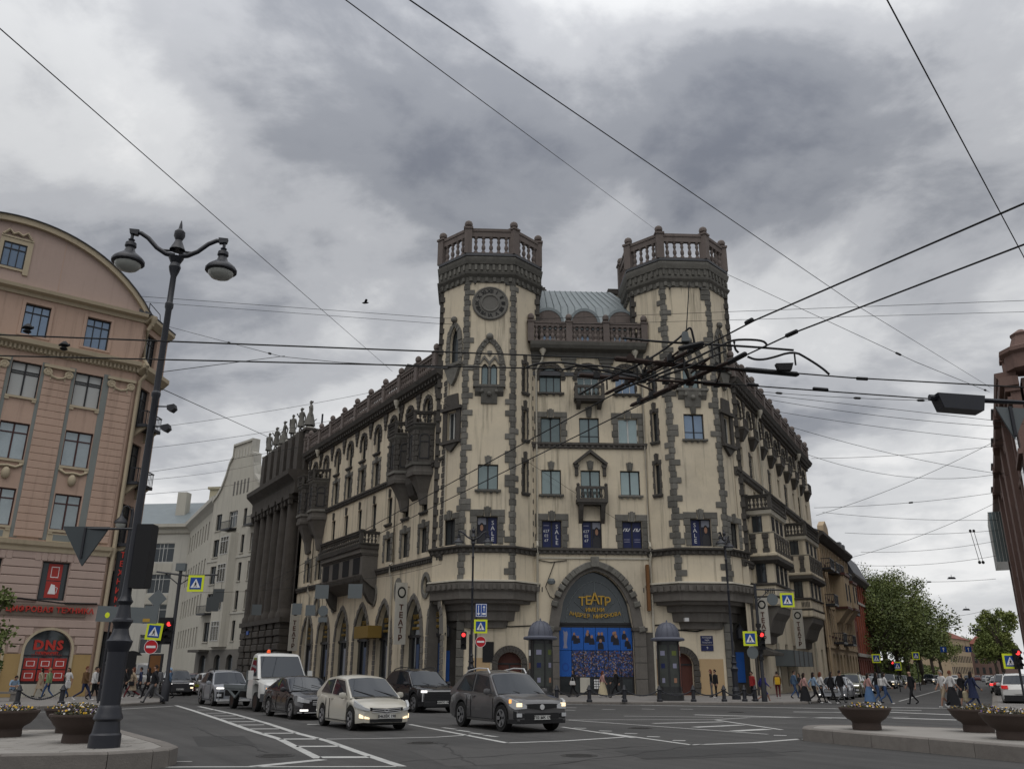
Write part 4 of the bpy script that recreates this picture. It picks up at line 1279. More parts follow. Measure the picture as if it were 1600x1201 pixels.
def oriel(fr, cx, zb, z0, z1, w=2.6, d=1.35):
 """half-hexagonal bay: bracket, wall, windows, dark stone dressing, balcony on top"""
 pl = [(cx - w / 2, 0), (cx - w / 2 + .65, -d), (cx + w / 2 - .65, -d), (cx + w / 2, 0)]
 def sc(f_, z):
  return [(cx + (x - cx) * f_, y * f_ + (.02 if y == 0 else 0), z) for x, y in pl]
 fr.put('bay_bracket', MB().ring([sc(.28, zb), sc(.42, zb + (z0 - zb) * .3), sc(.75, zb + (z0 - zb) * .62), sc(.98, zb + (z0 - zb) * .8), sc(1.02, z0 - .8), sc(1.06, z0 - .5), sc(1.0, z0 - .45), sc(1.0, z0)]), 'corbel_stone')
 fr.put('bay_wall', MB().ring([sc(1.0, z0), sc(1.0, z1)]), 'dark_stone')
 segs = [(pl[0], pl[1]), (pl[1], pl[2]), (pl[2], pl[3])]
 for i, (a, b) in enumerate(segs):
  a, b = Vector(a), Vector(b)
  ang = math.degrees(math.atan2(b.y - a.y, b.x - a.x))
  L_ = (b - a).length
  hw = L_ * .26
  f_, p_ = window_meshes(hw * 2, z1 - z0 - .9, '2t' if i == 1 else 't', 'arc', .3, 'frame_dark', 'pane_dark')
  c = a.lerp(b, .5)
  o = fr.put('window', f_, None, c.x, c.y, z0 + .5, rz=ang)
  fr.put('pane', p_, None, c.x, c.y, z0 + .5, parent=o, rz=ang)
  mb = MB()
  n = 6
  for k in range(n):
   za, zb2 = z0 + .2 + k * (z1 - z0 - .3) / n, z0 + .2 + (k + 1) * (z1 - z0 - .3) / n
   ww = .32 if k % 2 else .24
   mb.stone(0, ww, -.1, .02, za + .01, zb2 - .01).stone(L_ - ww, L_, -.1, .02, za + .01, zb2 - .01)
  fr.put('bay_stones', mb, 'dark_stone', a.x, a.y, 0, rz=ang, kind='stuff')
 fr.put('bay_cornice', MB().ring([sc(1.02, z0 - .05), sc(1.10, z0), sc(1.10, z0 + .22), sc(1.0, z0 + .25)]), 'stone')
 fr.put('bay_cornice', MB().ring([sc(1.0, z1 - .1), sc(1.12, z1 + .1), sc(1.16, z1 + .3), sc(1.0, z1 + .32)]), 'stone')
 for i, (a, b) in enumerate(segs):
  k = 1.08
  balustrade(fr, (cx + (a[0] - cx) * k, a[1] * k), (cx + (b[0] - cx) * k, b[1] * k), z1 + .3, z1 + 1.35, 4 if i == 1 else 3, False, 'dark_stone', piers=(1, i == 2), ball=False, rail=.22, pw=.26)
for u in (NB[0], NB[1] + .2, NB[7], NB[8]):
 oriel(LF, -u, 14.0 if u < 10 else 13.2, 16.95, 19.9)
for u in ((NB[0] + NB[1]) / 2, (NB[7] + NB[8]) / 2):
 LF.put('bay_link', MB().prism([(.02, 17), (-.7, 17), (-.7, 15.9), (-.4, 15.0), (.02, 14.6)], -u - .6, -u + .6, 'x').box(-u - .6, -u + .6, -.6, .02, 17, 19.6), 'dark_stone')
BB0, BB1 = 12.2, 22.2
LF.put('balcony_box', MB().prism([(.02, 11.9), (-1.6, 11.9), (-1.6, 11.2), (-1.4, 11.1), (-1.4, 9.4), (-1.2, 9.0), (-.5, 8.5), (.02, 8.2)], -BB1, -BB0, 'x'), 'corbel_stone')
LF.put('balcony_moulding', MB().prism([(.02, 11.55), (-1.72, 11.6), (-1.78, 11.9), (.02, 11.95)], -BB1 - .1, -BB0 + .1, 'x').prism([(.02, 11.0), (-1.48, 11.02), (-1.5, 11.2), (.02, 11.2)], -BB1 - .05, -BB0 + .05, 'x'), 'dark_stone')
for k in range(4):
 x = -BB0 - 1.3 - k * 2.5
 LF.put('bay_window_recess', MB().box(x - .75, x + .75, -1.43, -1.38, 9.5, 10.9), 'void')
balustrade(LF, (-BB1, -1.6), (-BB0, -1.6), 11.92, 13.05, 22, False, 'dark_stone', ball=False, rail=.22, pw=.3)
balustrade(LF, (-BB0, -1.6), (-BB0, 0), 11.92, 13.05, 4, False, 'dark_stone', ball=False, rail=.22, pw=.3, piers=(0, 0))
for u in (BB0 + .5, BB1 - .5):
 LF.put('balcony_console', MB().prism([(.02, 8.6), (-1.2, 9.0), (-.9, 7.9), (-.45, 7.2), (.02, 6.9)], -u - .3, -u + .3, 'x'), 'dark_stone')
for i, (u, hw) in enumerate(gar):
 arch_hood(LF, -u, .13, hw * 2, 6.87, 'stone_base', kind='point', leg=4.0, t=.35, name='arch_stones')
 LF.put('showcase_glass', MB().add([(-u - hw, .42, .13)] + [(a, .42, b) for a, b in arch_pts('point', -u - hw, -u + hw, 4.2, 7.0)] + [(-u + hw, .42, .13)], [tuple(range(19))]), 'pane_dark')
 mb = MB().box(-u - hw, -u + hw, .3, .4, 4.1, 4.3).box(-u - hw, -u + hw, .3, .4, .13, .7)
 for k in (-.5, 0, .5):
  mb.box(-u + k * hw - .05, -u + k * hw + .05, .3, .4, .7, 4.1)
 LF.put('showcase_frame', mb, 'frame_dark')
 LF.put('showcase_poster', MB().box(-u + hw * .08, -u + hw * .42, .28, .3, 1.2, 3.6), 'print_navy' if i % 2 == 0 else 'print_pale')
 for k, tx in enumerate(('ТЕАТР', 'ИМЕНИ', 'МИРОНОВА')):
  LF.put('gold_letters', text_mesh(tx, .46 if k == 0 else .26, 'gold_dark', .03, bold=.006), None, -u, .3, 5.6 - .42 * k)
pipe(LF, [(-8.7, -.5, 23.6), (-8.7, -.2, 22.8), (-8.7, -.16, 10.1), (-8.7, -.4, 9.9), (-8.7, -.4, 9.3), (-8.7, -.16, 8.8), (-8.7, -.16, .3)], hopper=(-8.7, -.5, 23.7))
pipe(LF, [(-29.0, -.5, 23.6), (-29.0, -.2, 22.8), (-29.0, -.16, 10.1), (-29, -.4, 9.9), (-29, -.4, 9.3), (-29, -.16, 8.8), (-29.0, -.16, .3)], hopper=(-29, -.5, 23.7))
for u in (5.5, 31.5):   # projecting vertical boards
 sg = LF.put('blade_sign', MB().box(-u - .06, -u + .06, -1.15, -.2, 3.6, 8.2), 'grey_wall2')
 for k, ch in enumerate('ТЕАТР'):
  for s_, rz_ in ((1, 90),):
   LF.put('sign_letter', text_mesh(ch, .58, 'door_brown', .01, bold=.012), None, -u + .075, -.68, 6.3 - .56 * k, rz=rz_, parent=sg)
 LF.put('printed_face', MB().ring([[(-u + .066, -.68 + r * cos(2 * pi * i / 14) * .9, 7.45 + r * 1.1 * sin(2 * pi * i / 14)) for i in range(14)] for r in (.40, .27)], cap=False), 'black', parent=sg)
 LF.put('sign_bracket', MB().tube([(-u, 0, 7.9), (-u, -1.15, 7.9)], .03, 5), 'iron', parent=sg)
LF.put('yellow_canopy', MB().box(-13.6, -10.6, -1.2, .0, 4.25, 5.2), 'gold_dark')
LF.put('canopy_post', MB().box(-13.4, -13.3, -.06, .02, .13, 4.3), 'iron')
LF.put('corner_quoins', MB().add([], []) if False else MB().box(-.35, .1, -.08, .02, 10.4, 23.4), 'cream_trim')
mb = MB()
for i in range(28):
 z = 10.5 + i * .46
 mb.stone(-.5 if i % 2 else -.35, .05, -.13, .02, z, z + .4)
LF.put('edge_blocks', mb, 'dark_stone')
RFc = Fr(PR, 61.5, TH)
NR = [2.8 + 3.57 * i for i in range(9)]
ENDR = 33.8
ops = []
for i, u in enumerate(NR):
 ops.append((u - .55, u + .55, 20.5, 22.6, 'arc', 22.0))
 ops.append((u - .5, u + .5, 17.0, 19.0) if i % 2 else (u - .5, u + .5, 17.3, 19.0))
 ops.append((u - .42, u + .42, 13.4, 15.9))
 if not (3 < u < 8.5 or 17.5 < u < 24.5):
  ops.append((u - .5, u + .5, 10.2, 12.3))
  ops.append((u - .5, u + .5, 6.2, 8.2))
  ops.append((u - .6, u + .6, .6, 4.0))
RFc.put('street_wall', wall_mb(0, ENDR, 0, 24.0, ops, .28), 'cream')
for i, u in enumerate(NR):
 win(RFc, u, 20.5, 22.6, 1.1, 't', 'arc', .6, 'pane_dark')
 arch_hood(RFc, u, 21.4, 1.1, 1.2, 'dark_stone', kind='arc', leg=.6, t=.28, name='arch_stones')
 win(RFc, u, ops[0][2] if False else (17.0 if i % 2 else 17.3), 19.0, 1.0, '2', pane='pane_dark')
 win(RFc, u, 13.4, 15.9, .84, '2t', pane='pane_dark')
 sill(RFc, u, 13.4, 1.2, 'dark_stone')
 if not (3 < u < 8.5 or 17.5 < u < 24.5):
  win(RFc, u, 10.2, 12.3, 1.0, '2', pane='pane_dark')
  win(RFc, u, 6.2, 8.2, 1.0, '2', pane='pane_dark')
  win(RFc, u, .6, 4.0, 1.2, '2t', pane='pane_dark')
 b = MB().box(u - .7, u + .7, -.62, .02, 20.25, 20.45).box(u - .7, u - .58, -.62, -.5, 20.45, 21.2).box(u + .58, u + .7, -.62, -.5, 20.45, 21.2).box(u - .7, u + .7, -.62, -.5, 21.08, 21.2).box(u - .7, u - .6, -.5, .02, 21.08, 21.2)
 b.ring([[(u - .65, .02, 20.25), (u - .65, -.58, 20.25), (u + .65, -.58, 20.25), (u + .65, .02, 20.25)], [(u - .2, .02, 19.4), (u - .2, -.25, 19.4), (u + .2, -.25, 19.4), (u + .2, .02, 19.4)]])
 for k in range(4):
  b.box(u - .5 + k * .3 - .05, u - .5 + k * .3 + .05, -.60, -.51, 20.45, 21.08)
 RFc.put('balcony', b, 'dark_stone')
 if i % 2:
  mb = MB()
  for k in range(6):
   mb.stone(u - 1.0 - (.1 if k % 2 else 0), u - .52, -.08, .02, 16.6 + k * .42, 16.98 + k * .42)
  RFc.put('jamb_stones', mb, 'dark_stone')
course(RFc, 0, ENDR, 16.1, 16.75, .28)
course(RFc, 0, 3, 9.2, 9.7, .28)
RFc.put('street_cornice', MB().prism([(.02, 23.2), (-.2, 23.25), (-.25, 23.55), (-.6, 23.75), (-.8, 24.1), (.3, 24.12)], .3, ENDR, 'x'), 'dark_stone')
mb = MB()
for i in range(60):
 x = .6 + i * .55
 mb.box(x - .12, x + .12, -.5, .02, 23.4, 23.72)
RFc.put('cornice_dentils', mb, 'dark_stone')
for i in range(9):
 x = 1.0 + 3.57 * i
 mb = MB()
 for k, hw in enumerate((.4, .32, .2, .12)):
  mb.stone(x - hw, x + hw, -.16, .02, 23.2 - .32 * (k + 1), 23.2 - .32 * k)
 RFc.put('cornice_pendant', mb, 'dark_stone')
for i in range(9):
 a, b = .4 + 3.57 * i, min(.4 + 3.57 * (i + 1), ENDR)
 balustrade(RFc, (a, -.35), (b, -.35), 24.1, 25.6, 7, False, piers=(1, i == 8), rail=.34, ball=True)
mb = MB()
for i in range(56):
 x = .5 + i * .6
 mb.box(x - .14, x + .14, -.55, -.2, 25.6, 25.78)
RFc.put('rail_tiles', mb, 'dark_stone')
def oriel_right(u0, u1, d):
 c = (u0 + u1) / 2
 def ring(e, z, dd=0.0):
  return [(u0 - e, .02, z), (u0 - e, -d - e, z), (u1 + e, -d - e, z), (u1 + e, .02, z)]
 RFc.put('bay_bracket', MB().prism([(.02, 6.5), (-d, 6.5), (-d + .1, 6.0), (-d * .72, 5.5), (-d * .5, 4.6), (-.35, 4.4), (-.3, 3.9), (.02, 3.8)], u0 + .2, u1 - .2, 'x'), 'corbel_stone')
 RFc.put('bay_wall', MB().ring([ring(.05, 6.5), ring(.1, 6.6), ring(.1, 7.0), ring(.02, 7.05), ring(.02, 7.9), ring(0, 7.95), ring(0, 13.6)]), 'cream')
 RFc.put('bay_moulding', MB().ring([ring(.12, 7.1), ring(.14, 7.16), ring(.14, 7.22), ring(.02, 7.24)]).ring([ring(.12, 8.0), ring(.16, 8.05), ring(.16, 8.15), ring(.02, 8.2)]), 'dark_stone')
 RFc.put('bay_moulding', MB().ring([ring(.0, 13.3), ring(.2, 13.45), ring(.25, 13.75), ring(.0, 13.8)]), 'cream_trim')
 RFc.put('bay_moulding', MB().ring([ring(.0, 11.9), ring(.3, 11.95), ring(.32, 12.02), ring(0, 12.05)]), 'cream_trim')
 RFc.put('bay_parapet', MB().ring([ring(.3, 10.1), ring(.42, 10.2), ring(.42, 10.4), ring(.28, 10.45), ring(.28, 11.9), ring(.1, 11.92)]).ring([ring(.1, 9.7), ring(.3, 9.8), ring(.3, 10.1), ring(.1, 10.12)]), 'cream')
 for a, b, ang, L_ in (((u0 - .28, 0), (u0 - .28, -d - .28), -90, d + .28), ((u0 - .28, -d - .28), (u1 + .28, -d - .28), 0, u1 - u0 + .56)):
  n = max(2, round(L_ / .95))
  for j in range(n):
   x0 = (j + .12) * L_ / n
   mb = MB()
   for k in range(4):
    ww = .5 if k in (0, 3) else .36
    mb.stone(x0 + .2 - ww / 2, x0 + .2 + ww / 2, -.1, .02, 10.42 + k * .37, 10.42 + k * .37 + .35)
   RFc.put('parapet_stones', mb, 'dark_stone', a[0], a[1], 0, rz=ang)
 RFc.put('bay_ledge', MB().ring([ring(.2, 9.62), ring(.48, 9.85), ring(.48, 10.1), ring(.2, 10.12)]), 'dark_stone')
 f_, p_ = window_meshes(.75, 1.75, '2t', None, 0, 'frame_dark', 'pane_dark')
 o = RFc.put('window', f_, None, u0 - .03, -d * .42, 12.05 - .05, rz=-90)
 RFc.put('pane', p_, None, u0 - .03, -d * .42, 12.0, parent=o, rz=-90)
 f2, p2 = window_meshes(.75, 1.6, '2t', None, 0, 'frame_dark', 'pane_dark')
 o = RFc.put('window', f2, None, u0 - .04, -d * .42, 8.2, rz=-90)
 RFc.put('pane', p2, None, u0 - .04, -d * .42, 8.2, parent=o, rz=-90)
 for x in (u0 + 1.1, c, u1 - 1.1):
  for z, ff, pp in ((12.0, f_, p_), (8.2, f2, p2)):
   o = RFc.put('window', ff, None, x, -d - .03, z)
   RFc.put('pane', pp, None, x, -d - .03, z, parent=o)
 for k in range(6):
  RFc.put('grille_bar', MB().box(u0 - .07, u0 - .02, -d + .1 + k * .13, -d + .16 + k * .13, 7.35, 7.8), 'dark_stone')
 q = [(u0 - .15, 0), (u0 - .15, -d - .15), (u1 + .15, -d - .15), (u1 + .15, 0)]
 for i in range(3):
  balustrade(RFc, q[i], q[i + 1], 13.8, 14.95, 5 if i != 1 else 12, False, 'dark_stone', piers=(1, i == 2), ball=False, rail=.22, pw=.3)
oriel_right(3.1, 8.4, 1.65)
oriel_right(17.9, 24.2, 1.65)
RFc.put('door_canopy', MB().prism([(.02, 3.6), (-1.3, 3.1), (-1.3, 2.9), (.02, 2.9)], 2.0, 5.6, 'x'), 'dark_stone')
RFc.put('glass_canopy', MB().prism([(.02, 3.5), (-1.5, 3.4), (-1.5, 2.2), (.02, 2.2)], 8.5, 16.5, 'x'), 'sign_grey')
for k in range(5):
 RFc.put('canopy_bar', MB().box(8.5 + k * 2 - .05, 8.5 + k * 2 + .05, -1.54, -1.5, 2.2, 3.4), 'dark_stone')
for u in (2.0, 15.8):
 sg = RFc.put('blade_sign', MB().box(u - .06, u + .06, -1.15, -.35, 3.7, 7.0), 'grey_wall2')
 for k, ch in enumerate('ТЕАТР'):
  RFc.put('sign_letter', text_mesh(ch, .46, 'door_brown', .01, bold=.012), None, u - .075, -.75, 5.75 - .42 * k, rz=-90, parent=sg)
 RFc.put('printed_face', MB().ring([[(u - .066, -.75 + r * cos(2 * pi * i / 14), 6.5 + r * 1.1 * sin(2 * pi * i / 14)) for i in range(14)] for r in (.30, .19)], cap=False), 'black', parent=sg)
pipe(RFc, [(8.9, -.5, 23.3), (8.9, -.2, 22.6), (8.9, -.16, .3)], hopper=(8.9, -.5, 23.4))
pipe(RFc, [(26.6, -.5, 23.3), (26.6, -.2, 22.6), (26.6, -.16, .3)], hopper=(26.6, -.5, 23.4))
c0 = F0.m @ Vector((-3.0, 4.0, 0))
c1 = F0.m @ Vector((15.3, 4.0, 0))
a_, b_ = PL + LD * END, PR + RD * ENDR
lin = PL - LN * .5
core = [tuple(lin), tuple(lin + LD * END), tuple(b_ - RN * .5), tuple(PR - RN * .5)]
mb = MB().prism([(x - 6, y - 64) for x, y in core], 24.0, 24.3, 'z')
mb.ring([[(x - 6, y - 64, 24.3) for x, y in core], [(x * .72 + 1.9 - 6, y * .72 + 22 - 64, 27.3) for x, y in core]])
part('main_roof', mb, 'roof_dark', TH)
part('end_wall', MB().add([(core[1][0] - 6, core[1][1] - 64, 0), (core[2][0] - 6, core[2][1] - 64, 0), (core[2][0] - 6, core[2][1] - 64, 24.2), (core[1][0] - 6, core[1][1] - 64, 24.2)], [(0, 1, 2, 3)]), 'grey_wall', TH)
# ---- pink corner house on the left
PKC = (-26.03, 55.0)
PK = thing('pink_building', 'pink corner house with a curved gable and a red electronics shop', 'building', (PKC[0], PKC[1], 0))
P0_ = Fr(PKC, 37.5, PK)
col = (-10.3, -6.58, -2.85)
X0 = -13.5
rows = ((22.25, 24.4, 1.5, '3T', 'pane_blue', 'frame_dark'), (18.1, 20.4, 1.68, '2tT', 'blind', 'frame_dark'), (14.05, 16.4, 1.65, '2T', 'pane_dark2', 'frame_brown'), (9.98, 12.25, 1.55, '2T', 'pane_dark2', 'frame_brown'))
mm('pane_dark2', (0.30, 0.34, 0.35), 0.1, metal=0.5, var=0.15, scale=1, rand=0.3)
ops = [(c - r[2] / 2, c + r[2] / 2, r[0], r[1]) for r in rows for c in col]
lo = [(c - .75, c + .75, 5.7, 8.0) for c in col] + [(c - 1.28 + .35, c + 1.28 + .35, .85, 3.95, 'arc', 2.75) for c in col]
P0_.put('facade_wall', wall_mb(X0, 0, 8.6, 25.2, ops, .28), 'pink')
P0_.put('ground_wall', wall_mb(X0, 0, 0, 8.6, lo, .3, y=.04), 'pink_pale')
for r in rows:
 for c in col:
  win(P0_, c, r[0], r[1], r[2], r[3], pane=r[4], frame=r[5])
  if r[0] < 20:
   P0_.put('window_ledge', MB().box(c - r[2] / 2 - .05, c + r[2] / 2 + .05, -.12, .02, r[0] - .16, r[0] - .01).box(c - r[2] / 2 - .05, c - r[2] / 2 + .2, -.1, .02, r[0] - .3, r[0] - .16).box(c + r[2] / 2 - .2, c + r[2] / 2 + .05, -.1, .02, r[0] - .3, r[0] - .16), 'pink_trim')
  else:
   P0_.put('window_border', MB().ring([[(c + sx * (r[2] / 2 + e), y, z) for sx, z in ((-1, r[0] - e * .6), (1, r[0] - e * .6), (1, r[1] + e), (-1, r[1] + e))] for e, y in ((.22, .01), (.2, -.06), (0, -.06), (0, .01))], cap=False), 'pink')
for c in col:
 for s_ in (-1, 1):
  x = c + s_ * 1.06
  P0_.put('grey_strip', MB().box(x - .2, x + .2, -.03, .02, 9.3, 20.6), 'pink_grey')
 P0_.put('garland', MB().tube([(c - .8, -.06, 13.75), (c - .45, -.1, 13.55), (c, -.1, 13.62), (c + .45, -.1, 13.55), (c + .8, -.06, 13.75)], .09, 6).ball((c, -.06, 13.15), .26, 8, 6, sz=1.5), 'pink_trim', smooth=60)
 P0_.put('parapet', MB().box(c - .85, c + .85, -.05, .02, 9.2, 9.75), 'pink_trim')
 P0_.put('parapet_grille', MB().box(c - .5, c + .5, -.056, -.04, 9.28, 9.66), 'pink_grey')
for x in (-8.45, -4.72, -.85):
 w = .74 if x > -1 else .8
 n = 22
 me = cached(('drum', w), lambda: MB().stone(-w, w, -.10, .02, -.235, .235, .035).mesh('pilaster_block', 'pink'))
 for i in range(n):
  P0_.put('pilaster_block', me, None, x, 0, 9.4 + .2 + i * .475)
 cp = MB().box(x - .9, x + .9, -.22, .02, 20.3, 20.5)
 for s_ in (-1, 1):
  cp.ring([[(x + s_ * .62 + r * cos(2 * pi * i / 12), y, 20.0 + r * sin(2 * pi * i / 12)) for i in range(12)] for r, y in ((.27, .02), (.27, -.16), (.2, -.2), (.12, -.16), (.1, -.2), (.01, -.2))], cap=False)
 cp.tube([(x - .55, -.12, 19.95), (x - .3, -.14, 19.72), (x, -.14, 19.64), (x + .3, -.14, 19.72), (x + .55, -.12, 19.95)], .08, 6)
 cp.tube([(x - .4, -.12, 19.85), (x - .42, -.12, 19.5)], .04, 5).tube([(x + .4, -.12, 19.85), (x + .42, -.12, 19.5)], .04, 5)
 P0_.put('capital', cp, 'pink_trim')
def pk_cornice(z0, z1, out_, name, dent=True):
 P0_.put(name, MB().prism([(.02, z0), (-.12, z0), (-.15, z0 + (z1 - z0) * .4), (-out_, z0 + (z1 - z0) * .6), (-out_ - .05, z1), (.02, z1 + .03)], X0, .12, 'x'), 'pink_trim')
 if dent:
  mb = MB()
  for i in range(54):
   x = X0 + .2 + i * .25
   mb.box(x, x + .13, -.26, .02, z0 + .04, z0 + (z1 - z0) * .5)
  P0_.put('cornice_dentils', mb, 'pink_trim', kind='stuff')
pk_cornice(24.85, 25.4, .5, 'upper_cornice', False)
pk_cornice(21.1, 21.8, .55, 'main_cornice')
pk_cornice(8.55, 9.15, .3, 'string_course', False)
cx_, hc, sag = -8.3, 8.3, 4.35
Rg = (hc * hc + sag * sag) / (2 * sag)
arc = [(cx_ + hc * t / 14, 25.4 + math.sqrt(Rg * Rg - (hc * t / 14) ** 2) - (Rg - sag)) for t in range(-9, 15)]
P0_.put('gable_wall', MB().prism([(arc[0][0], 25.3)] + arc + [(0, 25.3)], .0, .5, 'y'), 'pink_pale')
rim = [(a, b) for a, b in arc]
rim2 = [(cx_ + (a - cx_) * 1.035, 25.4 + (b - 25.4) * 1.07 + .1) for a, b in arc]
P0_.put('gable_moulding', MB().ring([[(a, -.3, b) for a, b in rim] + [(a, -.3, b) for a, b in rim2[::-1]], [(a, .1, b) for a, b in rim] + [(a, .1, b) for a, b in rim2[::-1]]]), 'pink_trim')
rim3 = [(cx_ + (a - cx_) * 1.041, 25.4 + (b - 25.4) * 1.075 + .13) for a, b in arc]
P0_.put('gable_flashing', MB().ring([[(a, -.42, b) for a, b in rim2] + [(a, -.42, b) for a, b in rim3[::-1]], [(a, 3, b) for a, b in rim2] + [(a, 3, b) for a, b in rim3[::-1]]]), 'roof_dark')
win(P0_, -8.6, 26.55, 28.3, 1.35, '3T', pane='pane_blue', depth=.03, y=-.02)
P0_.put('window_border', MB().box(-9.5, -9.28, -.1, .02, 26.2, 28.6).box(-7.92, -7.6, -.1, .02, 26.2, 28.6).box(-9.28, -7.92, -.1, .02, 28.3, 28.6).box(-9.28, -7.92, -.1, .02, 26.4, 26.55), 'pink_trim')
P0_.put('scroll_ornament', MB().tube([(-9.4, -.1, 28.75), (-9.1, -.14, 29.15), (-8.85, -.1, 28.9), (-8.6, -.14, 29.05), (-8.3, -.1, 28.9), (-8.05, -.14, 29.15), (-7.75, -.1, 28.75)], .1, 6).box(-9.5, -7.6, -.14, .02, 28.62, 28.74), 'pink_trim', smooth=60)
P0_.put('gable_joint', MB().box(-5.7, -5.66, -.012, .01, 25.5, 29.4), 'pink')
zz = 5.55
bands = [(5.55 + i * .51, 5.55 + i * .51 + .47) for i in range(6)]
for za, zb in bands:
 xs = [X0]
 for c in col:
  if zb > 5.7 and za < 8.0:
   xs += [c - .8, c + .8]
 xs.append(-.02)
 for a, b in zip(xs[::2], xs[1::2]):
  P0_.put('rustic_band', MB().stone(a, b, -.06, .04, za, zb, .03), 'pink_pale')
 if zb <= 5.7 or za >= 8.0:
  pass
for za, zb in [(2.6 + i * .5, 2.6 + i * .5 + .46) for i in range(4)]:
 xs = [X0]
 for c in col:
  k = max(0.0, min(1.0, (3.95 - za) / 1.2)) ** .5
  hw = (1.28 * k if za < 3.95 else 0) + .28
  xs += [c + .35 - hw, c + .35 + hw] if za < 4.0 else []
 xs.append(-.02)
 for a, b in zip(xs[::2], xs[1::2]):
  P0_.put('rustic_band', MB().stone(a, b, -.05, .04, za, zb, .03), 'pink_pale')
for c in col:
 for s_ in range(-3, 4):
  a = s_ * .2
  P0_.put('voussoir', MB().stone(c - .16 + s_ * .36, c + .16 + s_ * .36, -.09, .04, 8.02, 8.5), 'pink_pale')
 ax = c + .35
 Pa, Qa = arch_pts('arc', ax - 1.28, ax + 1.28, 2.75, 3.95), arch_pts('arc', ax - 1.42, ax + 1.42, 2.75, 4.1)
 P0_.put('arch_border', MB().ring([[(ax - 1.28, y, .6)] + [(p, y, q) for p, q in Pa] + [(ax + 1.28, y, .6), (ax + 1.42, y, .6)] + [(p, y, q) for p, q in Qa[::-1]] + [(ax - 1.42, y, .6)] for y in (.05, -.1)]), 'pink_trim')
 P0_.put('base_panel', MB().box(ax - 1.4, ax + 1.4, -.03, .05, .13, .85), 'grey_wall')
 sh = P0_.put('shop_window', MB().add([(ax - 1.28, .25, .85)] + [(p, .25, q) for p, q in Pa] + [(ax + 1.28, .25, .85)], [tuple(range(19))]), 'pane_dark')
 P0_.put('shop_frame', MB().box(ax - 1.28, ax + 1.28, .15, .25, .85, .98).box(ax - 1.28, ax + 1.28, .18, .25, 2.42, 2.5), 'frame_dark', parent=sh)
 P0_.put('shop_letters', text_mesh('DNS', .74, 'red_letter', .04, spacing=1.2, bold=.035), None, ax + .0, .16, 3.05, parent=sh)
 P0_.put('shop_letters', text_mesh('ГИПЕРМАРКЕТ', .17, 'red_letter', .01, bold=.01), None, ax, .2, 2.62, parent=sh)
 P0_.put('shop_letters', text_mesh('ЦИФРОВОЙ ТЕХНИКИ', .15, 'red_letter', .01, bold=.008), None, ax, .2, 2.46, parent=sh)
 for i in range(3):
  for j in range(2):
   x, z = ax - .8 + i * .8, 1.02 + j * .68
   pp = P0_.put('shop_poster', MB().box(x - .36, x + .36, .17, .2, z, z + .62), 'red_poster', parent=sh)
   P0_.put('printed_outline', MB().ring([[(x + sx * r * 1.5, .166, z + .31 + sz * r) for sx, sz in ((-1, -1), (1, -1), (1, 1), (-1, 1))] for r in (.15, .125)], cap=False), 'sign_white', parent=sh)
 w_ = win(P0_, c, 5.7, 8.0, 1.5, '', pane='pane_dark')
 for j in range(2):
  z = 5.85 + j * 1.05
  P0_.put('window_poster', MB().box(c - .38, c + .42, .2, .22, z, z + 1.0), 'red_poster')
 P0_.put('printed_outline', MB().ring([[(c + .02 + sx * r, .196, 7.4 + sz * r * 1.5) for sx, sz in ((-1, -1), (1, -1), (1, 1), (-1, 1))] for r in (.22, .19)], cap=False), 'sign_white')
 P0_.put('printed_outline', MB().prism([(c - .2, 6.08), (c + .22, 6.08), (c + .14, 6.62), (c - .08, 6.68)], .19, .2, 'y').tube([(c + .18, .19, 6.5), (c + .3, .19, 6.45), (c + .26, .19, 6.15)], .025, 4), 'sign_white')
P0_.put('sign_band', MB().box(-7.5, -.75, -.10, .04, 4.75, 5.42), 'pink_grey_dark' if 'pink_grey_dark' in M else mm('pink_grey_dark', (.165, .13, .105), .9, var=.08))
P0_.put('red_letters', text_mesh('ЦИФРОВАЯ ТЕХНИКА', .44, 'red_letter', .05, spacing=1.05, bold=.008), None, -2.75, -.16, 5.1)
P0_.put('cable', MB().tube([(-8, -.12, 5.72), (-5.4, -.12, 5.6), (-4.9, -.12, 5.75), (-2.2, -.12, 5.55), (-.2, -.12, 5.6)], .05, 5), 'wire')
for a, b in ((X0, -10.3 - .95), (-9.0, -6.58 - .95), (-5.2, -2.85 - .95), (-1.2, -.05)):
 P0_.put('base_panel', MB().box(a, b, -.02, .05, .13, 2.55), 'ochre_base')
SD = Fr(PKC, 86, PK)
SW = 3.7
ops = [(.75, 2.2, z, z + h) for z, h in ((22.2, 2.2), (17.7, 2.7), (13.7, 2.7), (9.6, 2.6), (5.4, 2.4), (.8, 3.2))]
SD.put('side_wall', wall_mb(0, SW, 0, 25.2, ops, .3), 'pink')
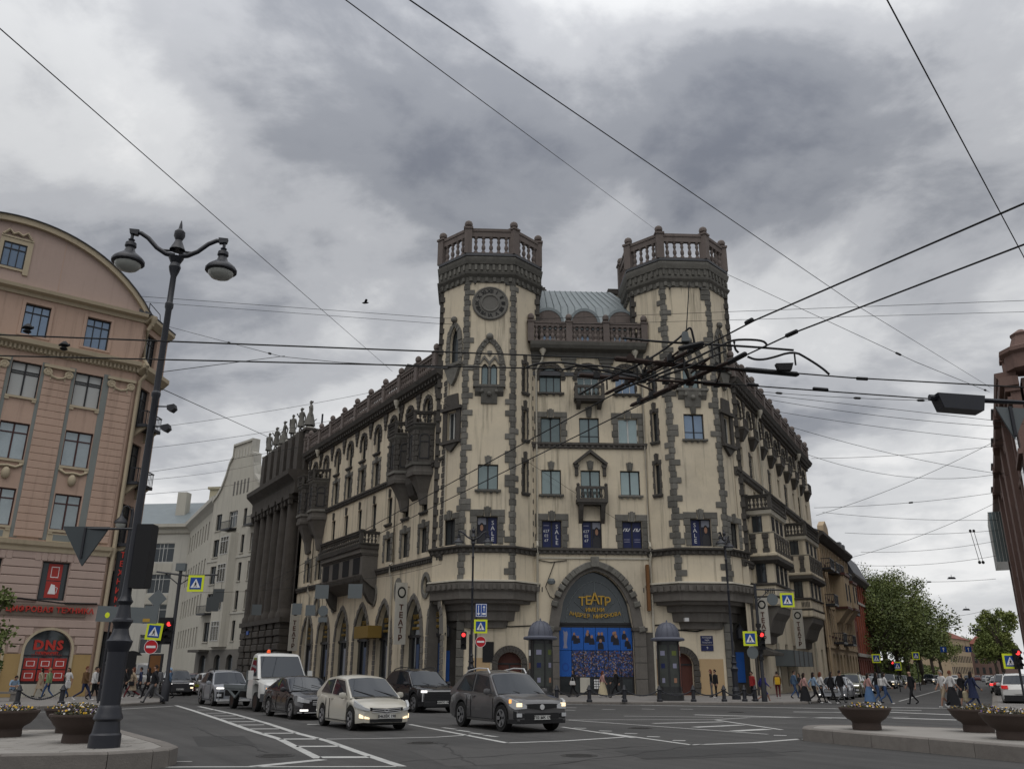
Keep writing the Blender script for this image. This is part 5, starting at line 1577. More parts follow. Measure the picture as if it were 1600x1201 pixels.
for z, h in ((22.2, 2.2), (17.7, 2.7), (13.7, 2.7), (9.6, 2.6), (5.4, 2.4), (.8, 3.2)):
 win(SD, 1.48, z, z + h, 1.45, '2T', pane='pane_dark')
 if 9 < z < 20:
  b = MB().box(.4, 2.6, -1.0, .02, z - .3, z - .1)
  for k in range(12):
   b.box(.45 + k * .19, .47 + k * .19, -.98, -.95, z - .1, z + .8)
  for k in range(5):
   b.box(.42, .45, -.95 + k * .19, -.93 + k * .19, z - .1, z + .8).box(2.55, 2.58, -.95 + k * .19, -.93 + k * .19, z - .1, z + .8)
  b.box(.4, 2.6, -1.0, -.94, z + .78, z + .84).box(.4, .46, -1.0, 0, z + .78, z + .84).box(2.54, 2.6, -1.0, 0, z + .78, z + .84)
  SD.put('balcony', b, 'iron')
  SD.put('balcony_bracket', MB().prism([(.02, z - .3), (-.9, z - .3), (-.2, z - .9), (.02, z - 1.0)], .6, .8, 'x').prism([(.02, z - .3), (-.9, z - .3), (-.2, z - .9), (.02, z - 1.0)], 2.2, 2.4, 'x'), 'pink_trim')
for z0, z1, o_ in ((24.85, 25.4, .5), (21.1, 21.8, .55), (8.55, 9.15, .3)):
 SD.put('side_cornice', MB().prism([(.02, z0), (-.12, z0), (-o_, z0 + (z1 - z0) * .6), (-o_, z1), (.02, z1)], -.1, SW, 'x'), 'pink_trim')
SD.put('roof_railing', MB().tube([(0, -.2, 26.4), (1.6, -.2, 26.2), (1.9, -.2, 25.4)], .03, 5).tube([(.1, -.2, 25.4), (0, -.2, 26.4)], .03, 5), 'iron')
SD.put('roof_edge', MB().prism([(-.5, 25.4), (-.55, 25.5), (4, 27.5), (4, 25.4)], -.3, SW, 'x'), 'roof_dark')
pipe(SD, [(.25, -.5, 25.0), (.25, -.22, 24.4), (.25, -.2, 22.3), (.25, -.6, 21.7), (.25, -.6, 21.0), (.25, -.22, 20.6), (.25, -.22, .3)], .14, 'pink_trim', hopper=(.25, -.5, 25.2))
SD.put('red_letters', text_mesh('DNS', .8, 'red_letter', .05, bold=.05), None, .9, -.6, 7.5, rz=0) if False else None
vb = SD.put('vertical_sign', MB().box(.45, .6, -1.25, -.35, 4.9, 9.0), 'frame_dark')
for k, ch in enumerate('ТЕХНИКА'):
 SD.put('red_letter', text_mesh(ch, .5, 'red_letter', .03, bold=.008), None, .43, -.8, 8.7 - .56 * k, rz=-90, parent=vb)
e = SD.m @ Vector((SW, 0, 0))
ST = Fr((e.x, e.y), 121.5, PK)
ops = [(2 + i * 3.6, 3.3 + i * 3.6, z, z + 2.3) for i in range(8) for z in (22.2, 18.0, 14.0, 9.9, 5.6)]
ST.put('street_wall', wall_mb(0, 32, 0, 25.2, ops, .3), 'pink')
for o_ in ops:
 win(ST, (o_[0] + o_[1]) / 2, o_[2], o_[3], 1.3, '2T', pane='pane_dark')
PK2 = P0_.m @ Vector((X0, 0, 0))
q = [(0, 0), (SD.m @ Vector((SW, 0, 0)) - Vector((PKC[0], PKC[1], 0)))[:2], (ST.m @ Vector((32, 0, 0)) - Vector((PKC[0], PKC[1], 0)))[:2], (P0_.m @ Vector((X0, 26, 0)) - Vector((PKC[0], PKC[1], 0)))[:2], (PK2 - Vector((PKC[0], PKC[1], 0)))[:2]]
part('roof', MB().prism([tuple(p) for p in q], 25.0, 25.35, 'z'), 'roof_dark', PK)
# ---- dark columned house behind the theatre
def LFr(u, root, out_=0.0):
 p = PL + LD * u + LN * out_
 return Fr((p.x, p.y), 121.5 - 180, root)
o_ = PL + LD * 33.7
DK = thing('columned_building', 'dark granite house with giant half columns and a high attic carrying statues', 'building', (o_.x, o_.y, 0))
D = LFr(33.7, DK, .3)
DW = 16.0
cxs = [-1.3 - 2.66 * i for i in range(6)]
wxs = [(cxs[i] + cxs[i + 1]) / 2 for i in range(5)]
ops = [(x - .6, x + .6, z, z + h) for x in wxs for z, h in ((8.6, 2.4), (12.6, 2.4), (16.6, 2.6))] + [(x - .8, x + .8, .13, 5.6, 'arc', 4.2) for x in wxs]
D.put('front_wall', wall_mb(-DW, 0, 0, 22.0, ops, .4), 'granite_dark')
for o in ops:
 if len(o) == 4:
  win(D, (o[0] + o[1]) / 2, o[2], o[3], 1.2, '2T', pane='pane_dark', depth=.35)
  D.put('window_head', MB().box(o[0] - .2, o[1] + .2, -.18, .02, o[3], o[3] + .2).box(o[0] - .1, o[1] + .1, -.12, .02, o[2] - .8, o[2] - .05), 'granite_dark')
 else:
  D.put('shop_window', MB().add([(o[0], .35, .13)] + [(a, .35, b) for a, b in arch_pts('arc', o[0], o[1], 4.2, 5.6)] + [(o[1], .35, .13)], [tuple(range(19))]), 'pane_dark')
for x in cxs:
 D.put('column', MB().lathe([(.98, 7.0), (.98, 7.5), (.84, 7.7), (.82, 8), (.80, 12), (.72, 18.6), (.70, 19.2), (.9, 19.3), (.9, 19.5)], 14, x, -.35), 'granite_dark', smooth=40)
 D.put('column_capital', MB().box(x - 1.0, x + 1.0, -1.4, .02, 19.5, 20.0).box(x - .95, x - .5, -1.3, -.9, 18.9, 19.5).box(x + .5, x + .95, -1.3, -.9, 18.9, 19.5), 'granite_dark')
 mb = MB()
 for k in range(9):
  mb.stone(x - 1.0 - .08 * (k % 2), x + 1.0 + .08 * (k % 2), -1.1 - .1 * (k % 2), .02, .13 + k * .72, .13 + k * .72 + .68, .08)
 D.put('rough_pier', mb, 'granite_dark')
D.put('base_cornice', MB().box(-DW, 0, -1.3, .02, 6.5, 7.0), 'granite_dark')
D.put('great_cornice', MB().prism([(.02, 20.0), (-1.1, 20.0), (-1.15, 21.2), (-1.3, 21.4), (-1.95, 22.0), (-2.0, 22.5), (.5, 22.7)], -DW - .2, .6, 'x'), 'granite_dark')
D.put('attic', MB().box(-DW, .3, -.2, 1.2, 22.5, 27.2).box(-DW - .15, .4, -.4, 1.4, 27.2, 27.5), 'granite_dark')
for x in cxs:
 D.put('attic_pier', MB().box(x - .7, x + .7, -.75, -.1, 22.5, 27.15), 'granite_dark')
for x in wxs:
 D.put('attic_panel', MB().box(x - .55, x + .55, -.3, -.15, 23.2, 26.6), 'dark_stone')
D.put('body', MB().box(-DW, .3, 1.2, 14, 0, 24.5), 'granite_dark')
D.put('roof_railing', MB().tube([(-DW, .8, 28.6), (.3, .8, 28.6)], .05, 5), 'iron')
for i in range(7):
 D.put('railing_post', MB().box(-DW + i * 3.05 - .08, -DW + i * 3.05 + .08, .7, .86, 27.5, 28.7), 'iron')
D.put('blue_plate', MB().box(-12.5, -11.6, -1.3, -1.2, 5.6, 6.0), 'sign_blue')
D.put('white_boards', MB().box(-3.2, -2.2, -1.32, -1.2, 3.0, 3.4).box(-3.2, -2.2, -1.32, -1.2, 3.5, 3.9), 'sign_grey')
# ---- grey gabled house further along the left street
def ornate_house(name, label, u0, u1, zt, mname, root_out, cols, zrows, gable=None):
 p = PL + LD * 49.9
 h = thing(name, label, 'building', (p.x, p.y, 0))
 f = Fr((p.x, p.y), 136 - 180, h)
 w = u1 - u0
 ops = [(-c - ww / 2, -c + ww / 2, z, z + hh) for c, ww in cols for z, hh in zrows]
 f.put('front_wall', wall_mb(-w, 0, 4.2, zt, ops, .3), mname)
 f.put('base_wall', wall_mb(-w, 0, 0, 4.2, [(-c - .8, -c + .8, .3, 3.6, 'arc', 2.9) for c, ww in cols], .4, y=-.05), 'stone_base')
 f.put('body', MB().box(-w, 0, .5, 13, 0, zt - .1), mname)
 for c, ww in cols:
  for z, hh in zrows:
   if ww > 1.6:
    win(f, -c, z, z + hh, ww, '3T', pane='pane_dark', frame='frame_white')
   else:
    win(f, -c, z, z + hh, ww, '2', pane='pane_dark', frame='frame_dark')
   f.put('window_sill', MB().box(-c - ww / 2 - .1, -c + ww / 2 + .1, -.12, .02, z - .12, z), mname)
  f.put('base_window', MB().add([(-c - .8, .3, .3)] + [(a, .3, b) for a, b in arch_pts('arc', -c - .8, -c + .8, 2.9, 3.6)] + [(-c + .8, .3, .3)], [tuple(range(19))]), 'pane_dark')
 return h, f
gc = [(1.7, 1.7), (4.5, .8), (7.6, 2.2), (11.4, 1.5)]
gz = [(5.2, 2.4), (8.9, 2.3), (12.4, 2.3), (15.9, 2.3), (19.4, 2.2)]
GH, G_ = ornate_house('gabled_building', 'pale grey house with a tall stepped curved gable behind the dark columned house', 0, 13.4, 23.4, 'grey_wall', 0, gc, gz)
gp_ = [(0, 23.4), (0, 24.1), (-1.7, 24.5), (-2.9, 25.6), (-3.5, 27.2), (-3.6, 28.5), (-4.3, 28.8), (-4.3, 30.6), (-9.2, 30.6), (-9.2, 29.0), (-10.0, 28.2), (-10.6, 26.6), (-11.4, 25.2), (-12.4, 24.2), (-13.4, 23.6), (-13.4, 23.4)]
G_.put('gable', MB().prism(gp_, 0, .7, 'y'), 'grey_wall')
G_.put('gable_coping', MB().ring([[(x, y, z) for x, z in gp_] + [(-6.4 + (x + 6.4) * 1.03, y, z + .3) for x, z in gp_[::-1]] for y in (-.2, .9)]), 'grey_wall2')
for k in range(6):
 G_.put('gable_slot', MB().box(-4.8 - k * .78 - .14, -4.8 - k * .78 + .14, -.05, .02, 28.8, 30.0), 'grey_wall2')
for k in range(5):
 G_.put('blind_niche', MB().box(-4.6 - k * .9 - .2, -4.6 - k * .9 + .2, -.02, .02, 23.7, 25.6), 'stone_base')
G_.put('bay', MB().prism([(-5.6, .02), (-6.2, -.8), (-9.0, -.8), (-9.6, .02)], 4.5, 18.6, 'z'), 'grey_wall')
for z, hh in gz[:4]:
 win(G_, -7.6, z, z + hh, 2.1, '3T', pane='pane_dark', frame='frame_white', depth=-.78)
for x, z in ((-7.6, 19.2), (-1.7, 19.2), (-11.6, 8.7)):
 b = MB().box(x - 1.2, x + 1.2, -1.0, .02, z - .2, z)
 for k in range(13):
  b.box(x - 1.2 + k * .2 - .015, x - 1.2 + k * .2 + .015, -1.0, -.97, z, z + .9)
 b.box(x - 1.2, x + 1.2, -1.02, -.95, z + .88, z + .95)
 G_.put('balcony', b, 'iron')
for z in (8.4, 15.3):
 G_.put('string_course', MB().box(-13.4, 0, -.1, .02, z, z + .2), 'grey_wall2')
G_.put('roof', MB().prism([(-13.4, 23.4), (0, 23.4), (-2.5, 27.0), (-10, 27.0)], 1.0, 12.5, 'y'), 'zinc')
G_.put('chimney', MB().box(-1.6, -.6, 3, 4.2, 23.4, 29.2), 'grey_wall2')
G_.put('entrance_canopy', MB().box(-13, -10, -1.4, .0, 3.9, 4.2), 'dark_stone')
e0 = atY(140, 900, 139)
e1 = atY(288, 900, 137)
CH = thing('street_end_building', 'pale grey house with a metal roof and chimneys closing the left street', 'building', (e1.x, e1.y, 0))
ang = math.degrees(math.atan2(e1.y - e0.y, e1.x - e0.x))
C_ = Fr((e1.x, e1.y), ang, CH)
ops = [(-4.2 - i * 6.6 - 1.9, -4.2 - i * 6.6 + 1.9, z, z + 3.0) for i in range(3) for z in (18.2, 13.3, 8.6, 4.2)]
C_.put('front_wall', wall_mb(-22, 0, 0, 24, ops, .4), 'grey_wall2')
for o in ops:
 win(C_, (o[0] + o[1]) / 2, o[2], o[3], 3.8, '23T', pane='pane_dark', frame='frame_white')
 C_.put('window_panel', MB().box(o[0], o[1], -.04, .02, o[2] - 1.6, o[2] - .3), 'grey_wall')
C_.put('cornice', MB().prism([(.02, 22.6), (-.3, 22.8), (-.4, 23.4), (-1.0, 23.7), (-1.0, 24.2), (.02, 24.2)], -22, .4, 'x'), 'grey_wall')
C_.put('roof', MB().prism([(-.9, 24.2), (9, 29.5), (14, 29.5), (14, 24.2)], -22, .4, 'x'), 'zinc')
C_.put('chimney', MB().box(-4.6, -3.0, 3.0, 4.6, 25, 30.2), 'grey_wall')
C_.put('roof_house', MB().box(-.5, 6.8, 6, 10, 26, 31.2).box(-.8, 7.1, 5.7, 10.3, 31.2, 31.6), 'ochre_pale' if 'ochre_pale' in M else mm('ochre_pale', (.42, .38, .27), .9, var=.06))
C_.put('archway', MB().prism([(-9, 0), (-9, 3.2)] + arch_pts('arc', -9, -5, 3.2, 4.6) + [(-5, 0)], -.02, .02, 'y'), 'void')
e2 = (G_.m @ Vector((-13.3, .6, 0))).to_2d()
C2 = Fr((e1.x, e1.y), math.degrees(math.atan2(e2.y - e1.y, e2.x - e1.x)), CH)
w2 = (Vector((e2.x, e2.y)) - Vector((e1.x, e1.y))).length
ops = [(1.2 + i * 2.5, 2.2 + i * 2.5, z, z + 2.6) for i in range(int((w2 - 1) / 2.5)) for z in (19.2, 14.0, 9.2, 4.8)]
C2.put('side_wall', wall_mb(0, w2, 0, 24.3, ops, .4), 'grey_wall')
for o in ops:
 win(C2, (o[0] + o[1]) / 2, o[2], o[3], 1.0, '2', pane='pane_dark')
C2.put('cornice', MB().prism([(.02, 22.9), (-.4, 23.4), (-.9, 23.8), (-.9, 24.4), (.02, 24.4)], 0, w2, 'x'), 'grey_wall2')
C2.put('roof', MB().prism([(-.8, 24.4), (5, 27.0), (8, 27), (8, 24.4)], 0, w2, 'x'), 'zinc')
# ---- right street: ochre house, brick house
def RFr(u, root, out_=0.0):
 p = PR + RD * u + RN * out_
 return Fr((p.x, p.y), 61.5, root)
p = PR + RD * 34.2
OC = thing('ochre_building', 'ochre house with dark balconies and a box bay beyond the theatre', 'building', (p.x, p.y, 0))
O_ = RFr(34.2, OC, .1)
OW = 23.5
cs = [1.6 + 2.55 * i for i in range(9)]
zr = [(13.4, 2.1), (9.6, 2.4), (5.6, 2.4)]
ops = [(c - .5, c + .5, z, z + h) for c in cs for z, h in zr] + [(c - .75, c + .75, .4, 3.8, 'arc', 3.2) for c in cs]
O_.put('front_wall', wall_mb(0, OW, 0, 16.4, ops, .3), 'ochre')
for c in cs:
 for z, h in zr:
  win(O_, c, z, z + h, 1.0, '2', pane='pane_dark')
  O_.put('window_sill', MB().box(c - .65, c + .65, -.15, .02, z - .18, z), 'door_brown')
 O_.put('shop_window', MB().add([(c - .75, .25, .4)] + [(a, .25, b) for a, b in arch_pts('arc', c - .75, c + .75, 3.2, 3.8)] + [(c + .75, .25, .4)], [tuple(range(19))]), 'pane_dark')
 O_.put('pilaster', MB().box(c + 1.05, c + 1.5, -.12, .02, 4.6, 15.6), 'ochre')
O_.put('cornice', MB().prism([(.02, 15.7), (-.3, 15.8), (-.9, 16.3), (-.9, 16.6), (.02, 16.65)], 0, OW, 'x'), 'dark_stone')
O_.put('body', MB().box(0, OW, .5, 13, 0, 16.3), 'ochre')
O_.put('roof', MB().prism([(-.8, 16.6), (4, 18.6), (9, 18.6), (9, 16.6)], 0, OW, 'x'), 'roof_dark')
O_.put('string_course', MB().box(0, OW, -.15, .02, 4.3, 4.6).box(0, OW, -.12, .02, 8.6, 8.8), 'ochre')
for a, b, z0, z1 in ((8.6, 12.6, 8.8, 12.6), (15.0, 19.0, 9.0, 12.2)):
 O_.put('box_bay', MB().box(a, b, -1.4, .02, z0, z1).prism([(.02, z0), (-1.4, z0), (-.3, z0 - 1.4), (.02, z0 - 1.6)], a + .2, b - .2, 'x'), 'ochre')
 O_.put('bay_moulding', MB().box(a - .15, b + .15, -1.55, .02, z1, z1 + .3).box(a - .1, b + .1, -1.5, .02, z0, z0 + .25), 'door_brown')
 w_, pn = window_meshes(.6, 2.0, 't', None, 0, 'frame_dark', 'pane_dark')
 for x in (a + .8, b - .8):
  f_ = O_.put('window', w_, None, x, -1.43, z0 + .9)
  O_.put('pane', pn, None, x, -1.43, z0 + .9, parent=f_)
for x, z in ((2.9, 12.8), (7, 12.8), (10.6, 12.9), (2.9, 8.9), (6.4, 5.0), (17, 12.5), (13.8, 5.0), (20.8, 8.9)):
 b = MB().box(x - 1.4, x + 1.4, -1.1, .02, z - .22, z)
 for k in range(13):
  b.box(x - 1.38 + k * .23 - .02, x - 1.38 + k * .23 + .02, -1.1, -1.06, z, z + .95)
 for k in range(5):
  b.box(x - 1.4, x - 1.36, -1.0 + k * .2, -.96 + k * .2, z, z + .95)
 b.box(x - 1.4, x + 1.4, -1.12, -1.04, z + .92, z + 1.0).box(x - 1.42, x - 1.34, -1.1, 0, z + .92, z + 1.0)
 O_.put('balcony', b, 'iron')
for i, (x, y, h) in enumerate(((2.0, 3, 19.4), (4.8, 3, 19.0), (12.5, 3, 20.4), (15, 4, 20.8))):
 O_.put('chimney', MB().box(x - .7, x + .7, y, y + 1.2, 16.5, h).box(x - .9, x + .9, y - .2, y + 1.4, h, h + .25), 'brick_dark')
O_.put('attic_gable', MB().prism([(6, 16.6), (10, 16.6), (9.6, 18.2), (8, 18.9), (6.4, 18.2)], -.1, .6, 'y'), 'ochre')
pipe(O_, [(.25, -.4, 16.2), (.25, -.2, 15.6), (.25, -.2, .3)], .1, 'ochre', hopper=(.25, -.4, 16.4))
O_.put('shop_letters', text_mesh('ПЕКАРНЯ', .5, 'sign_red', .02, bold=.02), None, 9, -.2, 4.15) if False else None
p = PR + RD * 58.0
BK = thing('brick_building', 'red brick house with a dark roof at the terrace end before the park', 'building', (p.x, p.y, 0))
B_ = RFr(58.0, BK, .2)
BW = 15
cs = [1.5 + 2.4 * i for i in range(6)]
zr = [(11.6, 2.0), (8.2, 2.0), (4.9, 2.0)]
ops = [(c - .5, c + .5, z, z + h) for c in cs for z, h in zr] + [(c - .6, c + .6, .4, 3.4) for c in cs]
B_.put('front_wall', wall_mb(0, BW, 0, 14.2, ops, .3), 'brick_dark')
for c in cs:
 for z, h in zr:
  win(B_, c, z, z + h, 1.0, '2', pane='pane_dark', frame='frame_white')
 win(B_, c, .4, 3.4, 1.2, '2', pane='pane_dark')
 B_.put('brick_pilaster', MB().box(c + .95, c + 1.4, -.15, .02, 4.2, 13.6), 'brick')
B_.put('pale_course', MB().box(0, BW, -.2, .02, 3.8, 4.2).box(0, BW, -.2, .02, 10.7, 11.0), 'grey_wall2')
B_.put('cornice', MB().prism([(.02, 13.4), (-.3, 13.5), (-.8, 14.0), (-.8, 14.3), (.02, 14.3)], -.2, BW + .3, 'x'), 'dark_stone')
B_.put('body', MB().box(0, BW, .5, 13, 0, 14.2), 'brick_dark')
B_.put('roof', MB().prism([(-.7, 14.3), (.6, 17.2), (8, 17.6), (8, 14.3)], 0, BW, 'x'), 'roof_dark')
for x in (4.0, 7.0):
 B_.put('chimney', MB().box(x - .7, x + .7, 1, 2.4, 16, 19.0), 'roof_dark')
# ---- red house on the right edge
p = Vector((39.4, 64.9)) + RN * 1.0
RB = thing('red_building', 'dark red ornate house at the right edge with projecting cornices', 'building', (p.x, p.y, 0))
RBA = 61.65 - 180
E_ = Fr((p.x, p.y), RBA, RB)      # x towards the camera, seen from the street
x0, x1 = -64, 4.5
ops = [(x - .7, x + .7, z, z + 2.4) for x in [x0 + 2.5 + 3.7 * i for i in range(18)] for z in (1.2, 5.5, 9.6, 13.6, 17.6)]
E_.put('street_wall', wall_mb(x0, x1, 0, 23, ops, .35), 'red_build')
for o in ops:
 win(E_, (o[0] + o[1]) / 2, o[2], o[3], 1.4, '2T', pane='pane_dark', frame='frame_white')
 E_.put('window_border', MB().box(o[0] - .25, o[0], -.15, .02, o[2] - .2, o[3] + .3).box(o[1], o[1] + .25, -.15, .02, o[2] - .2, o[3] + .3).box(o[0] - .25, o[1] + .25, -.22, .02, o[3] + .3, o[3] + .55), 'pink')
for i in range(19):
 x = x0 + .65 + 3.7 * i
 E_.put('pilaster', MB().box(x - .45, x + .45, -.35, .02, 4.6, 22), 'red_build')
for z, d in ((4.2, .5), (8.6, .35), (12.7, .35), (16.7, .35)):
 E_.put('string_course', MB().box(x0, x1, -d, .02, z, z + .35), 'red_build')
E_.put('cornice', MB().prism([(.02, 22), (-.4, 22.1), (-.5, 22.8), (-1.1, 23.1), (-1.2, 23.5), (.3, 23.6)], x0, x1, 'x'), 'red_build')
E_.put('corner_pavilion', MB().box(-1.5, 4.6, -.35, .3, 0, 21.9).box(-1.9, 4.8, -.7, .3, 21.9, 22.3).box(-2.2, 5.0, -1.0, .3, 22.3, 23.0), 'red_build')
for k in range(5):
 E_.put('pavilion_window', MB().box(.2, 2.6, -.41, -.33, 2 + k * 4, 4.6 + k * 4), 'pane_dark')
 E_.put('pavilion_moulding', MB().box(-1.7, 4.7, -.6, -.3, 5.1 + k * 4, 5.5 + k * 4), 'red_build')
E_.put('zinc_cap', MB().prism([(-1.0, 23.0), (-1.02, 23.1), (-.3, 23.9), (.3, 23.9), (.3, 23.0)], -2.2, 1.2, 'x'), 'zinc')
for xa in (-9, -20, -32, -46):
 E_.put('projection', MB().box(xa - 1.4, xa + 1.4, -.7, .02, 4.4, 22.9).box(xa - 1.8, xa + 1.8, -1.25, .3, 22.9, 23.5).box(xa - 1.6, xa + 1.6, -1.0, .3, 23.5, 23.8).box(xa - 1.3, xa + 1.3, -.7, .3, 23.8, 25.0), 'red_build')
 E_.put('zinc_cap', MB().box(xa - 1.9, xa + 1.9, -1.35, .3, 23.8, 23.88), 'zinc')
tw = E_.put('turret', MB().lathe([(1.5, 23.5), (1.5, 24.6), (1.8, 24.8), (1.8, 25.1), (1.0, 25.4), (.7, 26.2), (.8, 26.4), (.2, 26.8)], 10, 4.2, 1.1), 'red_build', smooth=30)
E_.put('chimney', MB().box(-.2, .6, -.3, .4, 23.6, 25.6).box(-.35, .75, -.45, .55, 25.6, 25.85), 'red_build')
E_.put('body', MB().box(x0, x1, .5, 13, 0, 22.9), 'red_build')
E_.put('glass_bay', MB().box(-63, -52, -2.0, .02, 15.5, 22.0), 'pane')
for k in range(6):
 E_.put('glass_bar', MB().box(-63 + k * 2.2 - .06, -63 + k * 2.2 + .06, -2.06, -2.0, 15.5, 22).box(-52.06, -51.96, -2.0 + k * .4, -1.96 + k * .4, 15.5, 22), 'frame_white')
for i, (px0, px1, Y, ht, mn, lb) in enumerate(((1488, 1522, 300, 27, 'ochre', 'far ochre house at the end of the right street'), (1522, 1566, 330, 25, 'red_build', 'far reddish house beside the ochre one at the street end'))):
 a, b = atY(px0, 1050, Y), atY(px1, 1050, Y + (24 if i == 0 else -8))
 h = thing('far_building', lb, 'building', (a.x, a.y, 0))
 w = (Vector((b.x, b.y)) - Vector((a.x, a.y))).length
 f = Fr((a.x, a.y), math.degrees(math.atan2(b.y - a.y, b.x - a.x)), h)
 ht *= .5
 f.put('wall', MB().box(0, w, 0, 14, 0, ht), mn)
 f.put('roof', MB().prism([(-.5, ht), (6, ht + 3), (14, ht)], -.3, w + .3, 'x'), 'brick_dark')
 for r in range(3):
  for c in range(int(w / 2.3)):
   f.put('window', MB().box(1 + c * 2.3, 2.0 + c * 2.3, -.05, .02, 2 + r * 3.7, 4.2 + r * 3.7), 'pane_dark')
# ---- vehicles (x forward, y left)
for n_, c_, r_ in (('p_grey', (.070, .068, .070), .30), ('p_beige', (.42, .40, .345), .33), ('p_black', (.008, .008, .010), .22), ('p_dark', (.016, .015, .017), .25), ('p_white', (.52, .52, .50), .35), ('p_silver', (.22, .23, .25), .33), ('p_red', (.09, .012, .012), .35), ('p_olive', (.13, .13, .075), .4), ('p_teal', (.085, .11, .105), .4), ('p_pale', (.30, .33, .36), .35)):
 mm(n_, c_, r_, var=0, coat=.5, spec=.5)
mm('car_glass', (.022, .027, .034), .04, metal=.35, var=0, spec=.6)
mm('tyre', (.011, .011, .011), .85, var=0)
mm('rim', (.30, .30, .31), .35, metal=.7, var=0)
mm('chrome', (.55, .55, .55), .3, metal=.25, var=0)
mm('trim', (.012, .012, .013), .55, var=0)
mm('lamp_off', (.50, .51, .52), .18, metal=.2, var=0)
mm('lamp_on', (1.0, .80, .50), .4, var=0, emit=.95)
mm('lamp_led', (1.0, .97, .92), .4, var=0, emit=1.0)
mm('lamp_amber', (1.0, .42, .10), .4, var=0, emit=.9)
mm('lamp_tail', (.55, .02, .02), .3, var=0, emit=.25)
mm('lamp_red', (1.0, .05, .05), .4, var=0, emit=1.4)
mm('plate', (.52, .52, .50), .5, var=0)
mm('beacon', (.85, .10, .02), .35, var=0, emit=.25)
def interp(x, pts):
 pts = sorted(pts)
 if x <= pts[0][0]:
  return pts[0][1]
 for (a, b), (c, d) in zip(pts, pts[1:]):
  if x <= c:
   t = (x - a) / (c - a) if c > a else 0
   return b + (d - b) * t
 return pts[-1][1]
class Car:
 def __init__(s, name, label, cat, L, W, H, wr, fx, rx, top, roof, zg=.22, paint='p_grey', group=None, nose=.14, wt=.76):
  s.L, s.W, s.H = L, W, H
  s.root = thing(name, label, cat, group=group)
  s.fx, s.rx, s.wr = fx, rx, wr
  s.nose = nose
  s.topp = top
  h = L / 2
  ra = wr * 1.17
  xs = set([h, h - .04, h - .12, h - .25, h - .45, -h, -h + .04, -h + .14, -h + .3])
  for c in (fx, rx):
   for k in range(13):
    xs.add(round(c - ra * cos(pi * k / 12), 3))
   xs.add(c - ra - .02)
   xs.add(c + ra + .02)
  xs |= set(p[0] for p in top)
  xs |= set([-.2, .3, .8])
  xs = sorted(x for x in xs if -h <= x <= h)
  def sec(x):
   w, zt = s.hw(x), interp(x, top)
   zb = zg + max(0, (x - h + .5) * .12) + max(0, (-h + .5 - x) * .25)
   for c in (fx, rx):
    if abs(x - c) < ra:
     zb = max(zb, wr + math.sqrt(ra * ra - (x - c) ** 2))
   zb = min(zb, zt - .12)
   d = zt - zb
   q = [(0, zb), (w * .78, zb), (w * .975, zb + .015), (w * .995, zb + .30 * d), (w, zb + .55 * d), (w * .975, zb + .78 * d), (w * .94, zt - .05), (w * .86, zt), (w * .45, zt + .025), (0, zt + .03)]
   return [(x, y, z) for y, z in q] + [(x, -y, z) for y, z in q[-2:0:-1]]
  mb = MB().ring([sec(x) for x in xs])
  (xw, zw), (x0, z0), (x1, z1), (xb, zb) = roof
  s.roof = roof
  wb, wtp = W / 2 * .93, W / 2 * wt
  s.wb, s.wtp = wb, wtp
  xm = (x0 + x1) / 2
  def gs(x, z, zl, k, dx=0):
   return [(x + dx, wb, zl), (x, wb + (wtp - wb) * k * .5, zl + (z - zl) * .5), (x, wb + (wtp - wb) * k, z - .05 * k), (x, (wb + (wtp - wb) * k) * .8, z), (x, 0, z + .03 * k), (x, -(wb + (wtp - wb) * k) * .8, z), (x, -(wb + (wtp - wb) * k), z - .05 * k), (x, -(wb + (wtp - wb) * k * .5), zl + (z - zl) * .5), (x + dx, -wb, zl)]
  zl = lambda x: interp(x, top) - .04
  gr = [gs(xw, zw, zl(xw), 0), gs(x0, z0, zl(x0), 1), gs(xm, H, zl(xm), 1), gs(x1, z1, zl(x1), 1), gs(xb, zb, zl(xb), 0)]
  mb.ring(gr, cap=False)
  s.body = part('body', mb, paint, s.root, smooth=32)
  def panel(nm, quad, off=.014, m_='car_glass', sh=.05):
   q = [Vector(p) for p in quad]
   c = sum(q, Vector()) / len(q)
   n_ = (q[1] - q[0]).cross(q[-1] - q[0]).normalized()
   if n_.dot(c - Vector((0, 0, .9))) < 0:
    n_ = -n_
   q2 = [p.lerp(c, sh) for p in q]
   mb_ = MB().ring([[tuple(p - n_ * .05) for p in q2], [tuple(p + n_ * off) for p in q2]])
   return part(nm, mb_, m_, s.root)
  g0, g1, g2, g3, g4 = gr
  def screen(nm, ga, gb, ta, tb, ox):
   A, B = [Vector(p) for p in ga[2:7]], [Vector(p) for p in gb[2:7]]
   for V_ in (A, B):
    V_[0], V_[-1] = V_[0].lerp(V_[1], .35), V_[-1].lerp(V_[-2], .35)
   up_ = Vector((ox, 0, .016))
   out_ = [[tuple(p.lerp(q, t) + up_) for p, q in zip(A, B)] for t in (ta, (ta + tb) / 2, tb)]
   mb_ = MB().ring(out_, closed=False, cap=False)
   return part(nm, mb_, 'car_glass', s.root, smooth=60)
  screen('windscreen', g0, g1, .05, .93, .014)
  screen('rear_window', g4, g3, .12, .9, -.014)
  for sd_ in (1, -1):
   b0 = lambda x: (x, sd_ * (wb - .005), zl(x) + .06)
   t0 = lambda x, z: (x, sd_ * (wtp + .012), z - .085)
   xm1 = xm + .06
   panel('side_window', [b0(xw - .28), b0(xm1 + .03), t0(xm1 + .03, H), t0(x0 - .02, z0)], .016, sh=.045)
   panel('side_window', [b0(xm1 - .05), b0(xb + .42), t0(x1 + .12, z1), t0(xm1 - .05, H)], .016, sh=.045)
